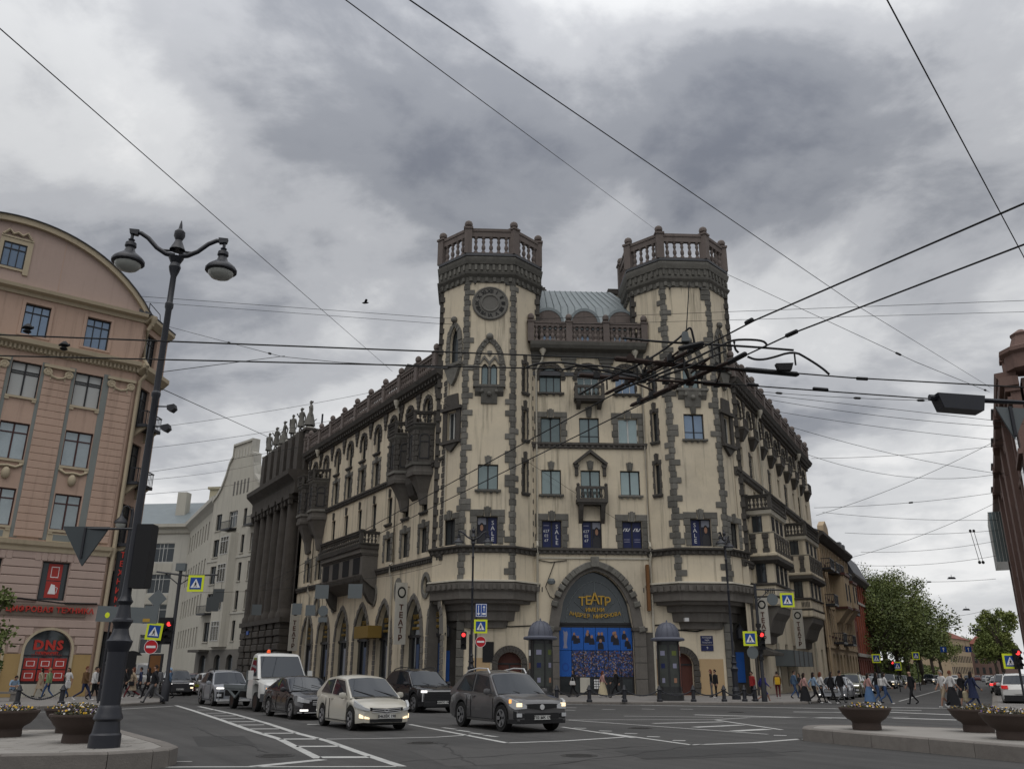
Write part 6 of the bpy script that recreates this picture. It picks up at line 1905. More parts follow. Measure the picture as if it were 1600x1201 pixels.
  part('wipers', MB().tube([(xw - .02, wb * .75, zw + .06), (xw - .30, .05, zw + .22)], .011, 4).tube([(xw - .02, -.05, zw + .06), (xw - .30, -wb * .75, zw + .22)], .011, 4), 'trim', s.root)
  part('cowl', MB().box(xw - .05, xw + .10, -wb * .86, wb * .86, zl(xw) + .02, zl(xw) + .068), 'trim', s.root)
  for c in (fx, rx):
   for sd_ in (1, -1):
    w = part('wheel', cached(('tyre', wr), lambda: MB().ring([[(r * cos(2 * pi * i / 24), y, r * sin(2 * pi * i / 24)) for i in range(24)] for r, y in ((wr * .62, -.1), (wr * .95, -.11), (wr, -.07), (wr, .07), (wr * .95, .11), (wr * .66, .10), (wr * .62, .06))]).mesh('wheel', 'tyre', 40)), None, s.root, T(c, sd_ * (W / 2 - .125), wr) @ (RZ(0) if sd_ > 0 else RZ(180)))
    def rim():
     m_ = MB().ring([[(r * cos(2 * pi * i / 20), y, r * sin(2 * pi * i / 20)) for i in range(20)] for r, y in ((wr * .66, .10), (wr * .66, .115), (wr * .58, .115), (wr * .56, .05), (.01, .05))], cap=False, mi=1)
     m_.m[:40] = [0] * 40
     m_.lathe([(.01, -.05), (.07, -.05), (.07, .05)], 8)
     m_.xf(Matrix.Rotation(R(-90), 4, 'X') @ T(0, 0, -.06), len(m_.v) - 24)
     for k in range(5):
      a0 = len(m_.v)
      m_.add([(.05, .10, -.035), (wr * .6, .115, -.055), (wr * .6, .115, .055), (.05, .10, .035), (.05, .05, -.035), (wr * .6, .06, -.055), (wr * .6, .06, .055), (.05, .05, .035)], [(0, 1, 2, 3), (0, 4, 5, 1), (3, 2, 6, 7)])
      m_.xf(Matrix.Rotation(2 * pi * k / 5, 4, 'Y'), a0)
     return m_.mesh('rim', ['rim', 'trim'])
    part('rim', cached(('rim', wr), rim), None, w)
  for sd_ in (1, -1):
   part('mirror', MB().lathe([(.01, -.09), (.10, -.06), (.12, 0), (.10, .07), (.01, .09)], 8, 0, 0, sx=.7, sy=1.0).box(-.03, .03, -.16 if sd_ > 0 else .08, -.08 if sd_ > 0 else .16, -.06, 0), paint, s.root, T(xw - .35, sd_ * (W / 2 + .07), zl(xw) + .12), smooth=40)
   mb_ = MB()
   zs = zg + .08
   for x in (xm + .05, xw - .1, rx + ra + .02):
    y = s.hw(x) + .002
    z1_ = interp(x, top) - .1
    mb_.box(x - .008, x + .008, sd_ * y - .012, sd_ * y + .004, zs, z1_)
   mb_.box(rx + ra + .02, xw - .1, sd_ * (W / 2) - .02, sd_ * (W / 2) + .003, zs - .01, zs + .01)
   part('door_seams', mb_, 'trim', s.root)
   for x in (xm + .2, xm - .75):
    part('door_handle', MB().box(x - .09, x + .09, sd_ * (W / 2 - .01) - .01, sd_ * (W / 2 - .01) + .04, .88 * (H / 1.6), .91 * (H / 1.6)), paint, s.root)
  part('underside', MB().box(-h + .3, h - .25, -W / 2 * .72, W / 2 * .72, zg - .02, zg + .35), 'trim', s.root)
 def hw(s, x):
  h = s.L / 2
  f = max(0, (x - (h - .9)) / .9)
  r = max(0, (-h + .7 - x) / .7)
  return s.W / 2 * (1 - s.nose * f ** 2.6 - .10 * r ** 2.4)
 def outline(s, d, rear=False):
  """point and outward normal at plan distance d from the middle of the nose (sign = side)"""
  h = s.L / 2
  sg = 1 if d >= 0 else -1
  d = abs(d)
  e = -1 if rear else 1
  pts = [(h, 0), (h, s.hw(e * h))] + [(h - k, s.hw(e * (h - k))) for k in (.02, .06, .12, .2, .3, .45, .6, .8, 1.0)]
  for (ax, ay), (bx, by) in zip(pts, pts[1:]):
   l = math.hypot(bx - ax, by - ay)
   if d <= l:
    t = d / l if l else 0
    nx, ny = (by - ay) / l, -(bx - ax) / l
    return Vector((e * (ax + (bx - ax) * t), sg * (ay + (by - ay) * t), 0)), Vector((e * nx, sg * ny, 0))
   d -= l
  return Vector((e * pts[-1][0], sg * pts[-1][1], 0)), Vector((0, sg, 0))
 def band(s, nm, d0, d1, lo, hi, m_, off=.02, n=8, rear=False, label=None):
  """a strip that follows the outline of the nose (or tail); lo and hi are heights along it"""
  R0, R1 = [], []
  for i in range(n + 1):
   d = d0 + (d1 - d0) * i / n
   p, nn = s.outline(d, rear)
   zl, zh = interp(d, lo) if isinstance(lo, list) else lo, interp(d, hi) if isinstance(hi, list) else hi
   a, b = p + nn * off, p - nn * .05
   R0.append([(a.x, a.y, zl), (a.x, a.y, zh), (b.x, b.y, zh), (b.x, b.y, zl)])
  return part(nm, MB().ring(R0), m_, s.root, label=label)
 def plate(s, z, txt, w=.52, rear=False, y=0):
  e = -1 if rear else 1
  x = e * (s.L / 2 + .035)
  o = part('number_plate', MB().box(-w / 2, w / 2, -.012, .012, -.056, .056), 'plate', s.root, T(x, y, z) @ RZ(90 * e))
  part('plate_text', text_mesh(txt, .105, 'black', 0, bold=.004), None, o, T(0, -.014, 0))
  return o
 def rails(s, m_='chrome'):
  (xw, zw), (x0, z0), (x1, z1), (xb, zb) = s.roof
  for sd_ in (1, -1):
   y = sd_ * (s.wtp - .06)
   part('roof_rail', MB().tube([(x0 - .1, y, z0 - .0), (x0 - .25, y, s.H + .06), ((x0 + x1) / 2, y, s.H + .075), (x1 + .2, y, z1 + .06), (x1 + .05, y, z1 - .02)], .022, 6), m_, s.root)
 def place(s, p, hd, **kw):
  s.root.matrix_basis = T(*p) @ RZ(hd)
  for k, v in kw.items():
   s.root[k] = v
  return s.root
HDG = -58.5
c = Car('suv_car', 'dark grey compact SUV with roof rails and lit headlights, nearest car in the junction', 'car', 4.42, 1.84, 1.66, .365, 1.40, -1.25, [(-2.21, .80), (-2.1, 1.0), (-1.6, 1.06), (.75, .99), (1.3, .99), (1.9, .90), (2.1, .84), (2.21, .74)], [(1.05, .97), (.32, 1.58), (-1.45, 1.60), (-2.12, 1.07)], .24, 'p_grey')
c.rails()
for s_ in (1, -1):
 c.band('headlight', s_ * .50, s_ * 1.12, [(-1.2, .74), (-.9, .62), (-.48, .64), (.48, .64), (.9, .62), (1.2, .74)], [(-1.2, .92), (-.9, .86), (-.48, .72), (.48, .72), (.9, .86), (1.2, .92)], 'lamp_off')
 c.band('headlight_bulb', s_ * .66, s_ * .82, .69, .79, 'lamp_on', .028, 2)
 c.band('indicator', s_ * 1.02, s_ * 1.12, .78, .88, 'lamp_amber', .026, 2)
 c.band('fog_lamp', s_ * .66, s_ * .80, .42, .52, 'lamp_off', .028, 2)
 c.band('fog_recess', s_ * .58, s_ * .95, [(-.95, .36), (-.58, .40), (.58, .40), (.95, .36)], [(-.95, .58), (-.58, .5), (.58, .5), (.95, .58)], 'trim', .016, 4)
c.band('grille', -.50, .50, [(-.5, .66), (0, .60), (.5, .66)], [(-.5, .76), (0, .77), (.5, .76)], 'trim', .022)
c.band('lower_grille', -.56, .56, .36, .52, 'trim', .018)
c.band('bumper_skirt', -1.2, 1.2, .24, .35, 'trim', .016, 14)
part('emblem', MB().lathe([(.01, .0), (.045, .0), (.075, .012), (.075, .02), (.045, .02), (.01, .02)], 14), 'chrome', c.root, T(2.225, 0, .68) @ Matrix.Rotation(R(90), 4, 'Y'))
c.plate(.40, 'Т021МК 178')
p = (gp(822, 1141) + gp(760, 1136)) / 2
c.place((-.18, 27.75, 0), -61)
SUV = c
c = Car('hatchback_car', 'beige small hatchback with lit fog lamps beside the grey SUV', 'car', 4.12, 1.70, 1.50, .315, 1.30, -1.27, [(-2.06, .78), (-1.95, .95), (-1.5, .98), (.7, .88), (1.2, .86), (1.75, .76), (1.95, .68), (2.06, .58)], [(1.18, .87), (.28, 1.44), (-1.45, 1.44), (-2.0, 1.0)], .17, 'p_beige', nose=.20)
for s_ in (1, -1):
 c.band('headlight', s_ * .52, s_ * 1.16, [(-1.16, .66), (-.52, .54), (.52, .54), (1.16, .66)], [(-1.16, .82), (-.52, .60), (.52, .60), (1.16, .82)], 'lamp_off')
 c.band('fog_lamp', s_ * .52, s_ * .86, [(-.86, .36), (-.52, .33), (.52, .33), (.86, .36)], [(-.86, .46), (-.52, .37), (.52, .37), (.86, .46)], 'lamp_on', .024, 3)
c.band('grille', -.50, .50, [(-.5, .56), (0, .46), (.5, .56)], [(-.5, .64), (0, .61), (.5, .64)], 'trim', .018)
for z in (.49, .54, .59):
 c.band('grille_bar', -.44, .44, [(-.44, z + .02), (0, z - .015), (.44, z + .02)], [(-.44, z + .035), (0, z), (.44, z + .035)], 'chrome', .026)
part('emblem', MB().ring([[(.028 + 2.06, .07 * cos(2 * pi * i / 14) * k, .555 + .042 * sin(2 * pi * i / 14) * k) for i in range(14)] for k in (1, .75)], cap=False), 'chrome', c.root)
c.band('lower_grille', -.5, .5, .24, .33, 'trim', .016)
c.plate(.40, 'В463ВК 198')
c.place((-4.62, 27.9, 0), -60)
HATCH = c
c = Car('suv_car', 'glossy black large SUV with a chrome light bar between the beige and grey cars', 'car', 4.78, 1.89, 1.74, .375, 1.45, -1.38, [(-2.39, .85), (-2.25, 1.05), (-1.7, 1.10), (.8, 1.05), (1.4, 1.06), (2.05, .98), (2.25, .95), (2.39, .88)], [(1.15, 1.04), (.35, 1.65), (-1.5, 1.68), (-2.25, 1.1)], .22, 'p_black', nose=.10)
c.rails('trim')
c.band('light_bar', -.95, .95, .84, .89, 'chrome', .028)
for s_ in (1, -1):
 c.band('running_light', s_ * .74, s_ * 1.05, .80, .89, 'lamp_led', .03, 3)
 c.band('bumper_strip', s_ * .92, s_ * .96, .45, .80, 'chrome', .026, 2)
c.band('grille', -.8, .8, .48, .80, 'trim', .02)
for k in range(4):
 c.band('grille_bar', -.78, .78, .52 + k * .065, .535 + k * .065, 'frame_dark', .03)
c.band('lower_grille', -.85, .85, .26, .42, 'trim', .02)
c.plate(.42, 'К600ОО 198')
c.place(tuple(gp(690, 1113).to_2d() + Vector((-LD.x, -LD.y)) * -2.2) + (0,), -60)
c = Car('saloon_car', 'black saloon with white running lights in front of the tow truck', 'car', 4.75, 1.82, 1.44, .33, 1.42, -1.40, [(-2.37, .82), (-2.25, .98), (-1.6, 1.0), (.7, .93), (1.3, .90), (1.95, .80), (2.2, .72), (2.37, .60)], [(1.05, .92), (.1, 1.39), (-.9, 1.40), (-1.85, 1.0)], .17, 'p_dark', nose=.17)
for s_ in (1, -1):
 c.band('headlight', s_ * .52, s_ * 1.05, [(-1.05, .62), (-.52, .56), (.52, .56), (1.05, .62)], [(-1.05, .78), (-.52, .66), (.52, .66), (1.05, .78)], 'lamp_off')
 c.band('running_light', s_ * .55, s_ * .85, .30, .36, 'lamp_led', .026, 3)
c.band('grille', -.42, .42, .46, .68, 'trim', .018)
for k in range(3):
 c.band('grille_bar', -.4, .4, .50 + k * .055, .52 + k * .055, 'chrome', .026)
c.band('chrome_strip', -1.0, 1.0, .24, .26, 'chrome', .02, 10)
c.place(tuple(gp(502, 1124).to_2d() + Vector((LD.x, LD.y)) * 2.2) + (0,), -59)
SALOON = c
c = Car('suv_car', 'silver SUV half hidden behind the flat bed of the tow truck', 'car', 4.45, 1.84, 1.66, .36, 1.37, -1.27, [(-2.22, .82), (-2.1, 1.02), (-1.6, 1.06), (.75, 1.0), (1.35, 1.0), (1.95, .92), (2.12, .88), (2.22, .8)], [(1.05, .98), (.3, 1.58), (-1.35, 1.6), (-2.1, 1.05)], .22, 'p_silver', nose=.12)
c.rails('trim')
for s_ in (1, -1):
 c.band('headlight', s_ * .5, s_ * 1.0, .80, .87, 'lamp_led', .022, 4)
 c.band('fog_recess', s_ * .55, s_ * .95, .38, .66, 'trim', .018, 4)
 c.band('fog_lamp', s_ * .66, s_ * .86, .46, .58, 'lamp_off', .026, 3)
c.band('grille', -.5, .5, .5, .8, 'trim', .02)
c.band('skid_plate', -.9, .9, .24, .34, 'chrome', .02, 8)
c.plate(.42, 'О315ТМ 47')
c.place(tuple(gp(366, 1103).to_2d() + Vector((LD.x, LD.y)) * 2.2) + (0,), -59)
SILVER = c
c = Car('suv_car', 'black SUV with bright headlights at the far left kerb', 'car', 4.6, 1.85, 1.70, .36, 1.4, -1.3, [(-2.3, .85), (-2.15, 1.05), (-1.6, 1.08), (.8, 1.03), (1.4, 1.03), (2.0, .96), (2.2, .92), (2.3, .84)], [(1.1, 1.02), (.35, 1.62), (-1.4, 1.64), (-2.15, 1.08)], .22, 'p_black', nose=.12)
for s_ in (1, -1):
 c.band('headlight', s_ * .55, s_ * 1.0, .76, .84, 'lamp_led', .022, 4)
 c.band('fog_lamp', s_ * .66, s_ * .86, .48, .58, 'lamp_on', .026, 3)
c.band('grille', -.55, .55, .55, .8, 'frame_dark', .02)
c.band('chrome_strip', -.6, .6, .80, .84, 'chrome', .024)
c.plate(.44, 'Е872СР 178')
c.place(tuple(gp(282, 1086.5).to_2d() + Vector((LD.x, LD.y)) * 2.0) + (0,), -62)
BLK = c
def recolour(root, paint, label, group=None):
 for ch in root.children:
  if ch.name.split('.')[0] in ('body', 'mirror', 'door_handle'):
   ch.material_slots[0].link = 'OBJECT'
   ch.material_slots[0].material = M[paint]
 root['label'] = label
 if group:
  root['group'] = group
 return root
def car_at(src, px, py, paint, label, hd, back=2.2, group=None, sc=1.0):
 g_ = gp(px, py)
 d = Vector((cos(R(hd)), sin(R(hd))))
 return recolour(clone(src.root, (g_.x - d.x * back, g_.y - d.y * back, 0), hd, sc=sc), paint, label, group)
G1 = 'cars queuing in the left street'
t_ = car_at(HATCH, 337, 1086, 'p_white', 'white taxi behind the silver SUV in the left street', HDG, group=G1)
part('taxi_stripe', MB().box(-1.2, 1.0, -.87, -.862, .55, .72), 'sign_yellow', t_)
car_at(SALOON, 312, 1084.5, 'p_red', 'dark red saloon queuing behind the white taxi', HDG, group=G1)
car_at(SALOON, 300, 1077, 'p_silver', 'grey saloon roof seen behind the dark red saloon', HDG, group=G1)
G2 = 'cars parked along the right street'
for px, py, src, paint, lb in ((1301, 1093, SALOON, 'p_silver', 'silver saloon parked first at the kerb behind the pedestrians'), (1324, 1089, SILVER, 'p_olive', 'grey-green SUV parked second in the right kerb row'), (1338, 1085.5, HATCH, 'p_olive', 'olive hatchback parked between the grey-green SUV and the pale saloon'),
        (1350, 1083, SALOON, 'p_pale', 'pale blue saloon parked behind the olive hatchback'), (1366, 1078.5, BLK, 'p_teal', 'teal high SUV parked behind the woman in the blue skirt'), (1386, 1075.5, BLK, 'p_black', 'black SUV parked behind the teal one'),
        (1397, 1072.5, HATCH, 'p_silver', 'silver hatchback parked behind the black SUV at the kerb'), (1409, 1070, HATCH, 'p_white', 'white hatchback parked last in the kerb row before the park')):
 g_ = gp(px, py)
 car_at(src, px, py, paint, lb, 61.5 + 180, group=G2)
G3 = 'cars driving away down the right street'
w_ = car_at(SILVER, 1598, 1102.5, 'p_white', 'white SUV seen from behind at the right edge', 61.5, -2.2, group=G3)
wc = [ch for ch in w_.children if ch.name.split('.')[0] == 'body'][0]
def tail(root, src, z0=.85, z1=1.05, m_='lamp_tail', lo=True):
 for s_ in (1, -1):
  R0 = []
  for i in range(4):
   d = s_ * (.55 + .35 * i / 3)
   p, n_ = src.outline(d, True)
   a, b = p + n_ * .03, p - n_ * .04
   R0.append([(a.x, a.y, z0), (a.x, a.y, z1), (b.x, b.y, z1), (b.x, b.y, z0)])
  part('tail_light', MB().ring(R0), m_, root)
 if lo:
  h = src.L / 2
  part('rear_bumper', MB().box(-h - .04, -h + .1, -.8, .8, .25, .55), 'trim', root)
  part('number_plate', MB().box(-h - .06, -h - .03, -.26, .26, .62, .73), 'plate', root)
tail(w_, SILVER, .88, 1.06)
b_ = car_at(SALOON, 1566, 1083, 'p_white', 'white saloon with red tail lights ahead of the white SUV', 61.5, -2.2, group=G3)
tail(b_, SALOON, .70, .86, 'lamp_red')
b_ = car_at(SILVER, 1577, 1089, 'p_dark', 'dark SUV between the white saloon and the white SUV', 61.5, -2.2, group=G3)
tail(b_, SILVER, .88, 1.06)
G4 = 'far cars in the right street'
for px, py, paint, away, lb in ((1452, 1069, 'p_black', 0, 'small black car far off left of the street axis'), (1466, 1067, 'p_silver', 0, 'small silver car far off on the oncoming side'), (1492, 1064, 'p_white', 0, 'white car far off in mid street'), (1512, 1062.5, 'p_dark', 1, 'dark car far down the street centre'),
        (1528, 1063.5, 'p_red', 1, 'reddish car far down the right lane'), (1541, 1065, 'p_silver', 1, 'silver car far down the right lane'), (1549, 1069, 'p_white', 1, 'white car two ahead of the white saloon'), (1556, 1073, 'p_dark', 1, 'dark car just ahead of the white saloon'), (1425, 1066.5, 'p_white', 0, 'white car waiting beyond the parked row')):
 q = car_at(HATCH if paint != 'p_black' else BLK, px, py, paint, lb, 61.5 + (0 if away else 180), -2 if away else 2, group=G4)
g_ = gp(446, 1112)
TK = thing('tow_truck', 'white tow truck with an orange beacon and an empty flat bed', 'truck')
c = Car.__new__(Car)
c.root, c.L, c.W, c.H, c.nose = TK, 5.6, 2.0, 2.1, .10
h = 2.8
def tsec(x, zt, zb, w):
 q = [(0, zb), (w * .97, zb), (w, zb + .1), (w, zb + (zt - zb) * .6), (w * .97, zt - .06), (w * .9, zt), (0, zt + .03)]
 return [(x, y, z) for y, z in q] + [(x, -y, z) for y, z in q[-2:0:-1]]
mb = MB().ring([tsec(.6, 1.25, .45, .98), tsec(1.35, 1.25, .45, .98), tsec(1.36, 1.25, .95, .98), tsec(1.6, 1.24, 1.02, .98), tsec(1.9, 1.2, 1.02, .98), tsec(2.15, 1.15, .95, .97), tsec(2.17, 1.14, .5, .97), tsec(2.5, 1.08, .5, .93), tsec(2.72, 1.0, .5, .86), tsec(2.8, .9, .55, .80)])
def tg(x, z, w, zl=1.2):
 return [(x, .98, zl), (x, w, z - .06), (x, w * .9, z), (x, 0, z + .03), (x, -w * .9, z), (x, -w, z - .06), (x, -.98, zl)]
mb.ring([tg(.6, 2.1, .84), tg(.75, 2.16, .84), tg(1.2, 2.12, .84), tg(1.95, 1.22, .96)], cap=True)
part('cab', mb, 'p_white', TK, smooth=32)
part('windscreen', MB().ring([[(1.93 + d, .86, 1.27), (1.25 + d, .76, 2.04), (1.25 + d, -.76, 2.04), (1.93 + d, -.86, 1.27)] for d in (.03, .085)]), 'car_glass', TK)
for s_ in (1, -1):
 part('side_window', MB().ring([[(.72, s_ * (.97 + e), 1.3), (1.72, s_ * (.97 + e), 1.3), (1.2, s_ * (.855 + e), 1.98), (.78, s_ * (.855 + e), 1.98)] for e in (-.03, .015)]), 'car_glass', TK)
 part('mirror', MB().box(1.62, 1.72, s_ * 1.18 - .09, s_ * 1.18 + .09, 1.15, 1.5).box(1.6, 1.64, min(s_ * .96, s_ * 1.15), max(s_ * .96, s_ * 1.15), 1.2, 1.24), 'p_white', TK)
 c.hw = lambda x: .98 * (1 - .18 * max(0, (x - 2.1) / .7) ** 2)
 c.band('headlight', s_ * .55, s_ * .98, [(-.98, .78), (-.55, .72), (.55, .72), (.98, .78)], [(-.98, 1.0), (-.55, .92), (.55, .92), (.98, 1.0)], 'lamp_off', .02, 5)
 c.band('headlight_bulb', s_ * .68, s_ * .85, .76, .88, 'lamp_amber', .028, 2)
 for x, wr_ in ((1.75, .36), (-1.7, .36)):
  w = part('wheel', cached(('tyre', .36), lambda: MB().ring([[(r * cos(2 * pi * i / 24), y, r * sin(2 * pi * i / 24)) for i in range(24)] for r, y in ((.22, -.1), (.34, -.11), (.36, -.07), (.36, .07), (.34, .11), (.24, .10), (.22, .06))]).mesh('wheel', 'tyre', 40)), None, TK, T(x, s_ * .85, .36) @ RZ(0 if s_ > 0 else 180))
  part('rim', MB().lathe([(.01, .02), (.1, .02), (.12, .08), (.2, .06), (.24, .1)], 14).xf(Matrix.Rotation(R(-90), 4, 'X')), 'rust', w)
c.band('grille', -.45, .45, .74, .9, 'trim', .018)
c.band('bumper', -1.15, 1.15, .38, .66, 'trim_grey' if 'trim_grey' in M else mm('trim_grey', (.045, .047, .05), .6, var=0), .05, 14)
c.plate(.48, 'Х284УН 98')
part('bonnet_letters', text_mesh('ЭВАКУАТОР', .15, 'black', 0, bold=.006), None, TK, T(2.32, 0, 1.165) @ RZ(90) @ Matrix.Rotation(R(-72), 4, 'X'))
part('wiper', MB().tube([(1.9, .6, 1.3), (1.72, .05, 1.47)], .012, 4).tube([(1.9, -.1, 1.3), (1.72, -.6, 1.47)], .012, 4), 'trim', TK)
part('beacon', MB().lathe([(.07, 2.17), (.075, 2.19), (.065, 2.27), (.02, 2.3)], 10, .95, -.35), 'beacon', TK)
part('flat_bed', MB().box(-2.9, .45, -1.02, 1.02, .72, .84).box(-2.9, .45, -1.05, -1.0, .8, .95).box(-2.9, .45, 1.0, 1.05, .8, .95).box(.38, .46, -1.0, 1.0, .84, 1.5), 'sign_grey', TK)
part('chassis', MB().box(-2.8, 1.2, -.45, .45, .42, .7), 'trim', TK)
for s_ in (1, -1):
 part('ramp_strut', MB().tube([(-.2, s_ * 1.0, .75), (-.9, s_ * 1.02, .45), (-2.2, s_ * 1.0, .75)], .05, 5), 'sign_grey', TK)
TK.matrix_basis = T(*(Vector((g_.x, g_.y, 0)) + Vector((LD.x, LD.y, 0)) * 2.95)) @ RZ(HDG) @ Matrix.Scale(1.1, 4)
VN = thing('white_van', 'white high-roofed van far back in the left street behind pedestrians', 'van')
mb = MB().ring([tsec(-2.6, 2.3, .4, .98), tsec(1.2, 2.35, .4, .98), tsec(1.9, 1.25, .4, .98), tsec(2.5, 1.05, .45, .9), tsec(2.6, .8, .5, .85)])
part('body', mb, 'p_white', VN, smooth=30)
part('windscreen', MB().ring([[(1.9 + d, .85, 1.35), (1.35 + d, .78, 2.15), (1.35 + d, -.78, 2.15), (1.9 + d, -.85, 1.35)] for d in (-.06, .03)]), 'car_glass', VN)
for x in (1.7, -1.7):
 for s_ in (1, -1):
  part('wheel', cached(('tyre', .36), lambda: None), None, VN, T(x, s_ * .86, .36))
for s_ in (1, -1):
 part('headlight', MB().box(2.5, 2.63, s_ * .62 - .15, s_ * .62 + .15, .82, 1.0), 'lamp_off', VN)
g_ = gp(205, 1076)
VN.matrix_basis = T(g_.x, g_.y + 3, 0) @ RZ(-70)
# ---- people
mm('skin', (.30, .175, .125), .6, var=0)
CL = {'black': (.010, .010, .012), 'dark': (.022, .022, .026), 'white': (.50, .49, .48), 'beige': (.30, .24, .17), 'green': (.14, .20, .10), 'jeans': (.035, .065, .14), 'navy': (.018, .025, .06), 'brown': (.10, .055, .025), 'red': (.25, .02, .02), 'pinkc': (.38, .22, .20), 'blue': (.03, .03, .20), 'yellow': (.50, .30, .02), 'grey': (.09, .09, .095), 'skyb': (.20, .28, .38), 'denim': (.06, .10, .16), 'cream': (.42, .36, .24), 'wine': (.10, .015, .02), 'skirt': (.07, .13, .24), 'hairb': (.015, .010, .008), 'hairl': (.22, .15, .08), 'hairr': (.10, .03, .015), 'hairg': (.16, .15, .14)}
for k_, c_ in CL.items():
 mm('c_' + k_, c_, .85, var=.12, scale=6)
def skinned(name, J, Rd, E_, region, hands):
 """one continuous body grown round a skeleton; material slots: 0 skin 1 top 2 trousers 3 shoes"""
 names = list(J)
 me = bpy.data.meshes.new(name)
 me.from_pydata([J[n] for n in names], [(names.index(a), names.index(b)) for a, b in E_], [])
 o = bpy.data.objects.new('sk', me)
 COL.objects.link(o)
 o.modifiers.new('s', 'SKIN')
 for i, n in enumerate(names):
  v = me.skin_vertices[0].data[i]
  v.radius = Rd[n] if isinstance(Rd[n], tuple) else (Rd[n], Rd[n])
  v.use_root = (n == 'pelvis')
 md = o.modifiers.new('u', 'SUBSURF')
 md.levels = 1
 bpy.context.view_layer.update()
 b = bpy.data.meshes.new_from_object(o.evaluated_get(bpy.context.evaluated_depsgraph_get()))
 bpy.data.objects.remove(o)
 bm = bmesh.new()
 bm.from_mesh(b)
 bm.faces.ensure_lookup_table()
 edges = [(Vector(J[a]), Vector(J[c]), region(a, c)) for a, c in E_]
 for f in bm.faces:
  p = f.calc_center_median()
  best = (9, 0)
  for a, c, rg in edges:
   d = c - a
   t = max(0, min(1, (p - a).dot(d) / max(d.length_squared, 1e-6)))
   dd = (p - a - d * t).length
   if dd < best[0]:
    best = (dd, rg)
  f.material_index = best[1]
  f.smooth = True
 def cone(p, q, r0, r1, n=5):
  p, q = Vector(p), Vector(q)
  t = (q - p).normalized()
  u = t.cross(Vector((.3, .2, 1))).normalized()
  w = u.cross(t)
  vs_ = [[bm.verts.new(c + u * (r * cos(2 * pi * k / n)) + w * (r * sin(2 * pi * k / n))) for k in range(n)] for c, r in ((p, r0), (q, r1))]
  for k in range(n):
   bm.faces.new((vs_[0][k], vs_[0][(k + 1) % n], vs_[1][(k + 1) % n], vs_[1][k])).material_index = 0
  bm.faces.new(vs_[1]).material_index = 0
 for w, el, sd_ in hands:      # palm, four bent fingers of unequal length, thumb from the side of the palm
  w, el = Vector(J[w]), Vector(J[el])
  d = (w - el).normalized()
  fwd = Vector((1, 0, 0))
  if abs(d.x) > .8:
   fwd = Vector((0, 0, 1))
  s_ = (fwd - d * fwd.dot(d)).normalized()
  inn = d.cross(s_) * sd_
  cone(w - d * .01, w + d * .085, .028, .036, 6)
  for k, ln in enumerate((.070, .080, .075, .058)):
   r0 = w + d * .08 + s_ * (.03 - .02 * k)
   m_ = r0 + d * ln * .55
   cone(r0, m_, .0105, .0095)
   cone(m_, m_ + d * ln * .4 + inn * .022, .0095, .006)
  t0 = w + d * .03 + s_ * .03
  cone(t0, t0 + d * .035 + s_ * .025, .013, .011)
  cone(t0 + d * .035 + s_ * .025, t0 + d * .07 + s_ * .03, .011, .007)
 h = Vector(J['head1'])
 cone(h + Vector((.07, 0, .0)), h + Vector((.112, 0, -.025)), .014, .010, 4)     # nose
 for sd_ in (1, -1):
  cone(h + Vector((.0, sd_ * .075, -.01)), h + Vector((-.012, sd_ * .094, .0)), .026, .018, 5)   # ears
  cone(h + Vector((.082, sd_ * .031, .012)), h + Vector((.094, sd_ * .031, .012)), .012, .009, 5)
 b.name = name
 b.materials.clear()
 for m_ in ('skin', 'c_dark', 'c_jeans', 'c_black'):
  b.materials.append(M[m_])
 bm.to_mesh(b)
 bm.free()
 return b
BASE_R = {'pelvis': (.135, .115), 'spine': (.12, .10), 'chest': (.15, .115), 'neck': .052, 'head0': .072, 'head1': (.083, .098), 'head2': (.062, .075)}
for s__ in 'LR':
 BASE_R.update({'sh' + s__: .072, 'el' + s__: .048, 'wr' + s__: .030, 'hip' + s__: .098, 'kn' + s__: .062, 'an' + s__: .040, 'heel' + s__: .042, 'toe' + s__: .034})
EDG = [('pelvis', 'spine'), ('spine', 'chest'), ('chest', 'neck'), ('neck', 'head0'), ('head0', 'head1'), ('head1', 'head2')]
for s__ in 'LR':
 EDG += [('chest', 'sh' + s__), ('sh' + s__, 'el' + s__), ('el' + s__, 'wr' + s__), ('pelvis', 'hip' + s__), ('hip' + s__, 'kn' + s__), ('kn' + s__, 'an' + s__), ('an' + s__, 'heel' + s__), ('heel' + s__, 'toe' + s__)]
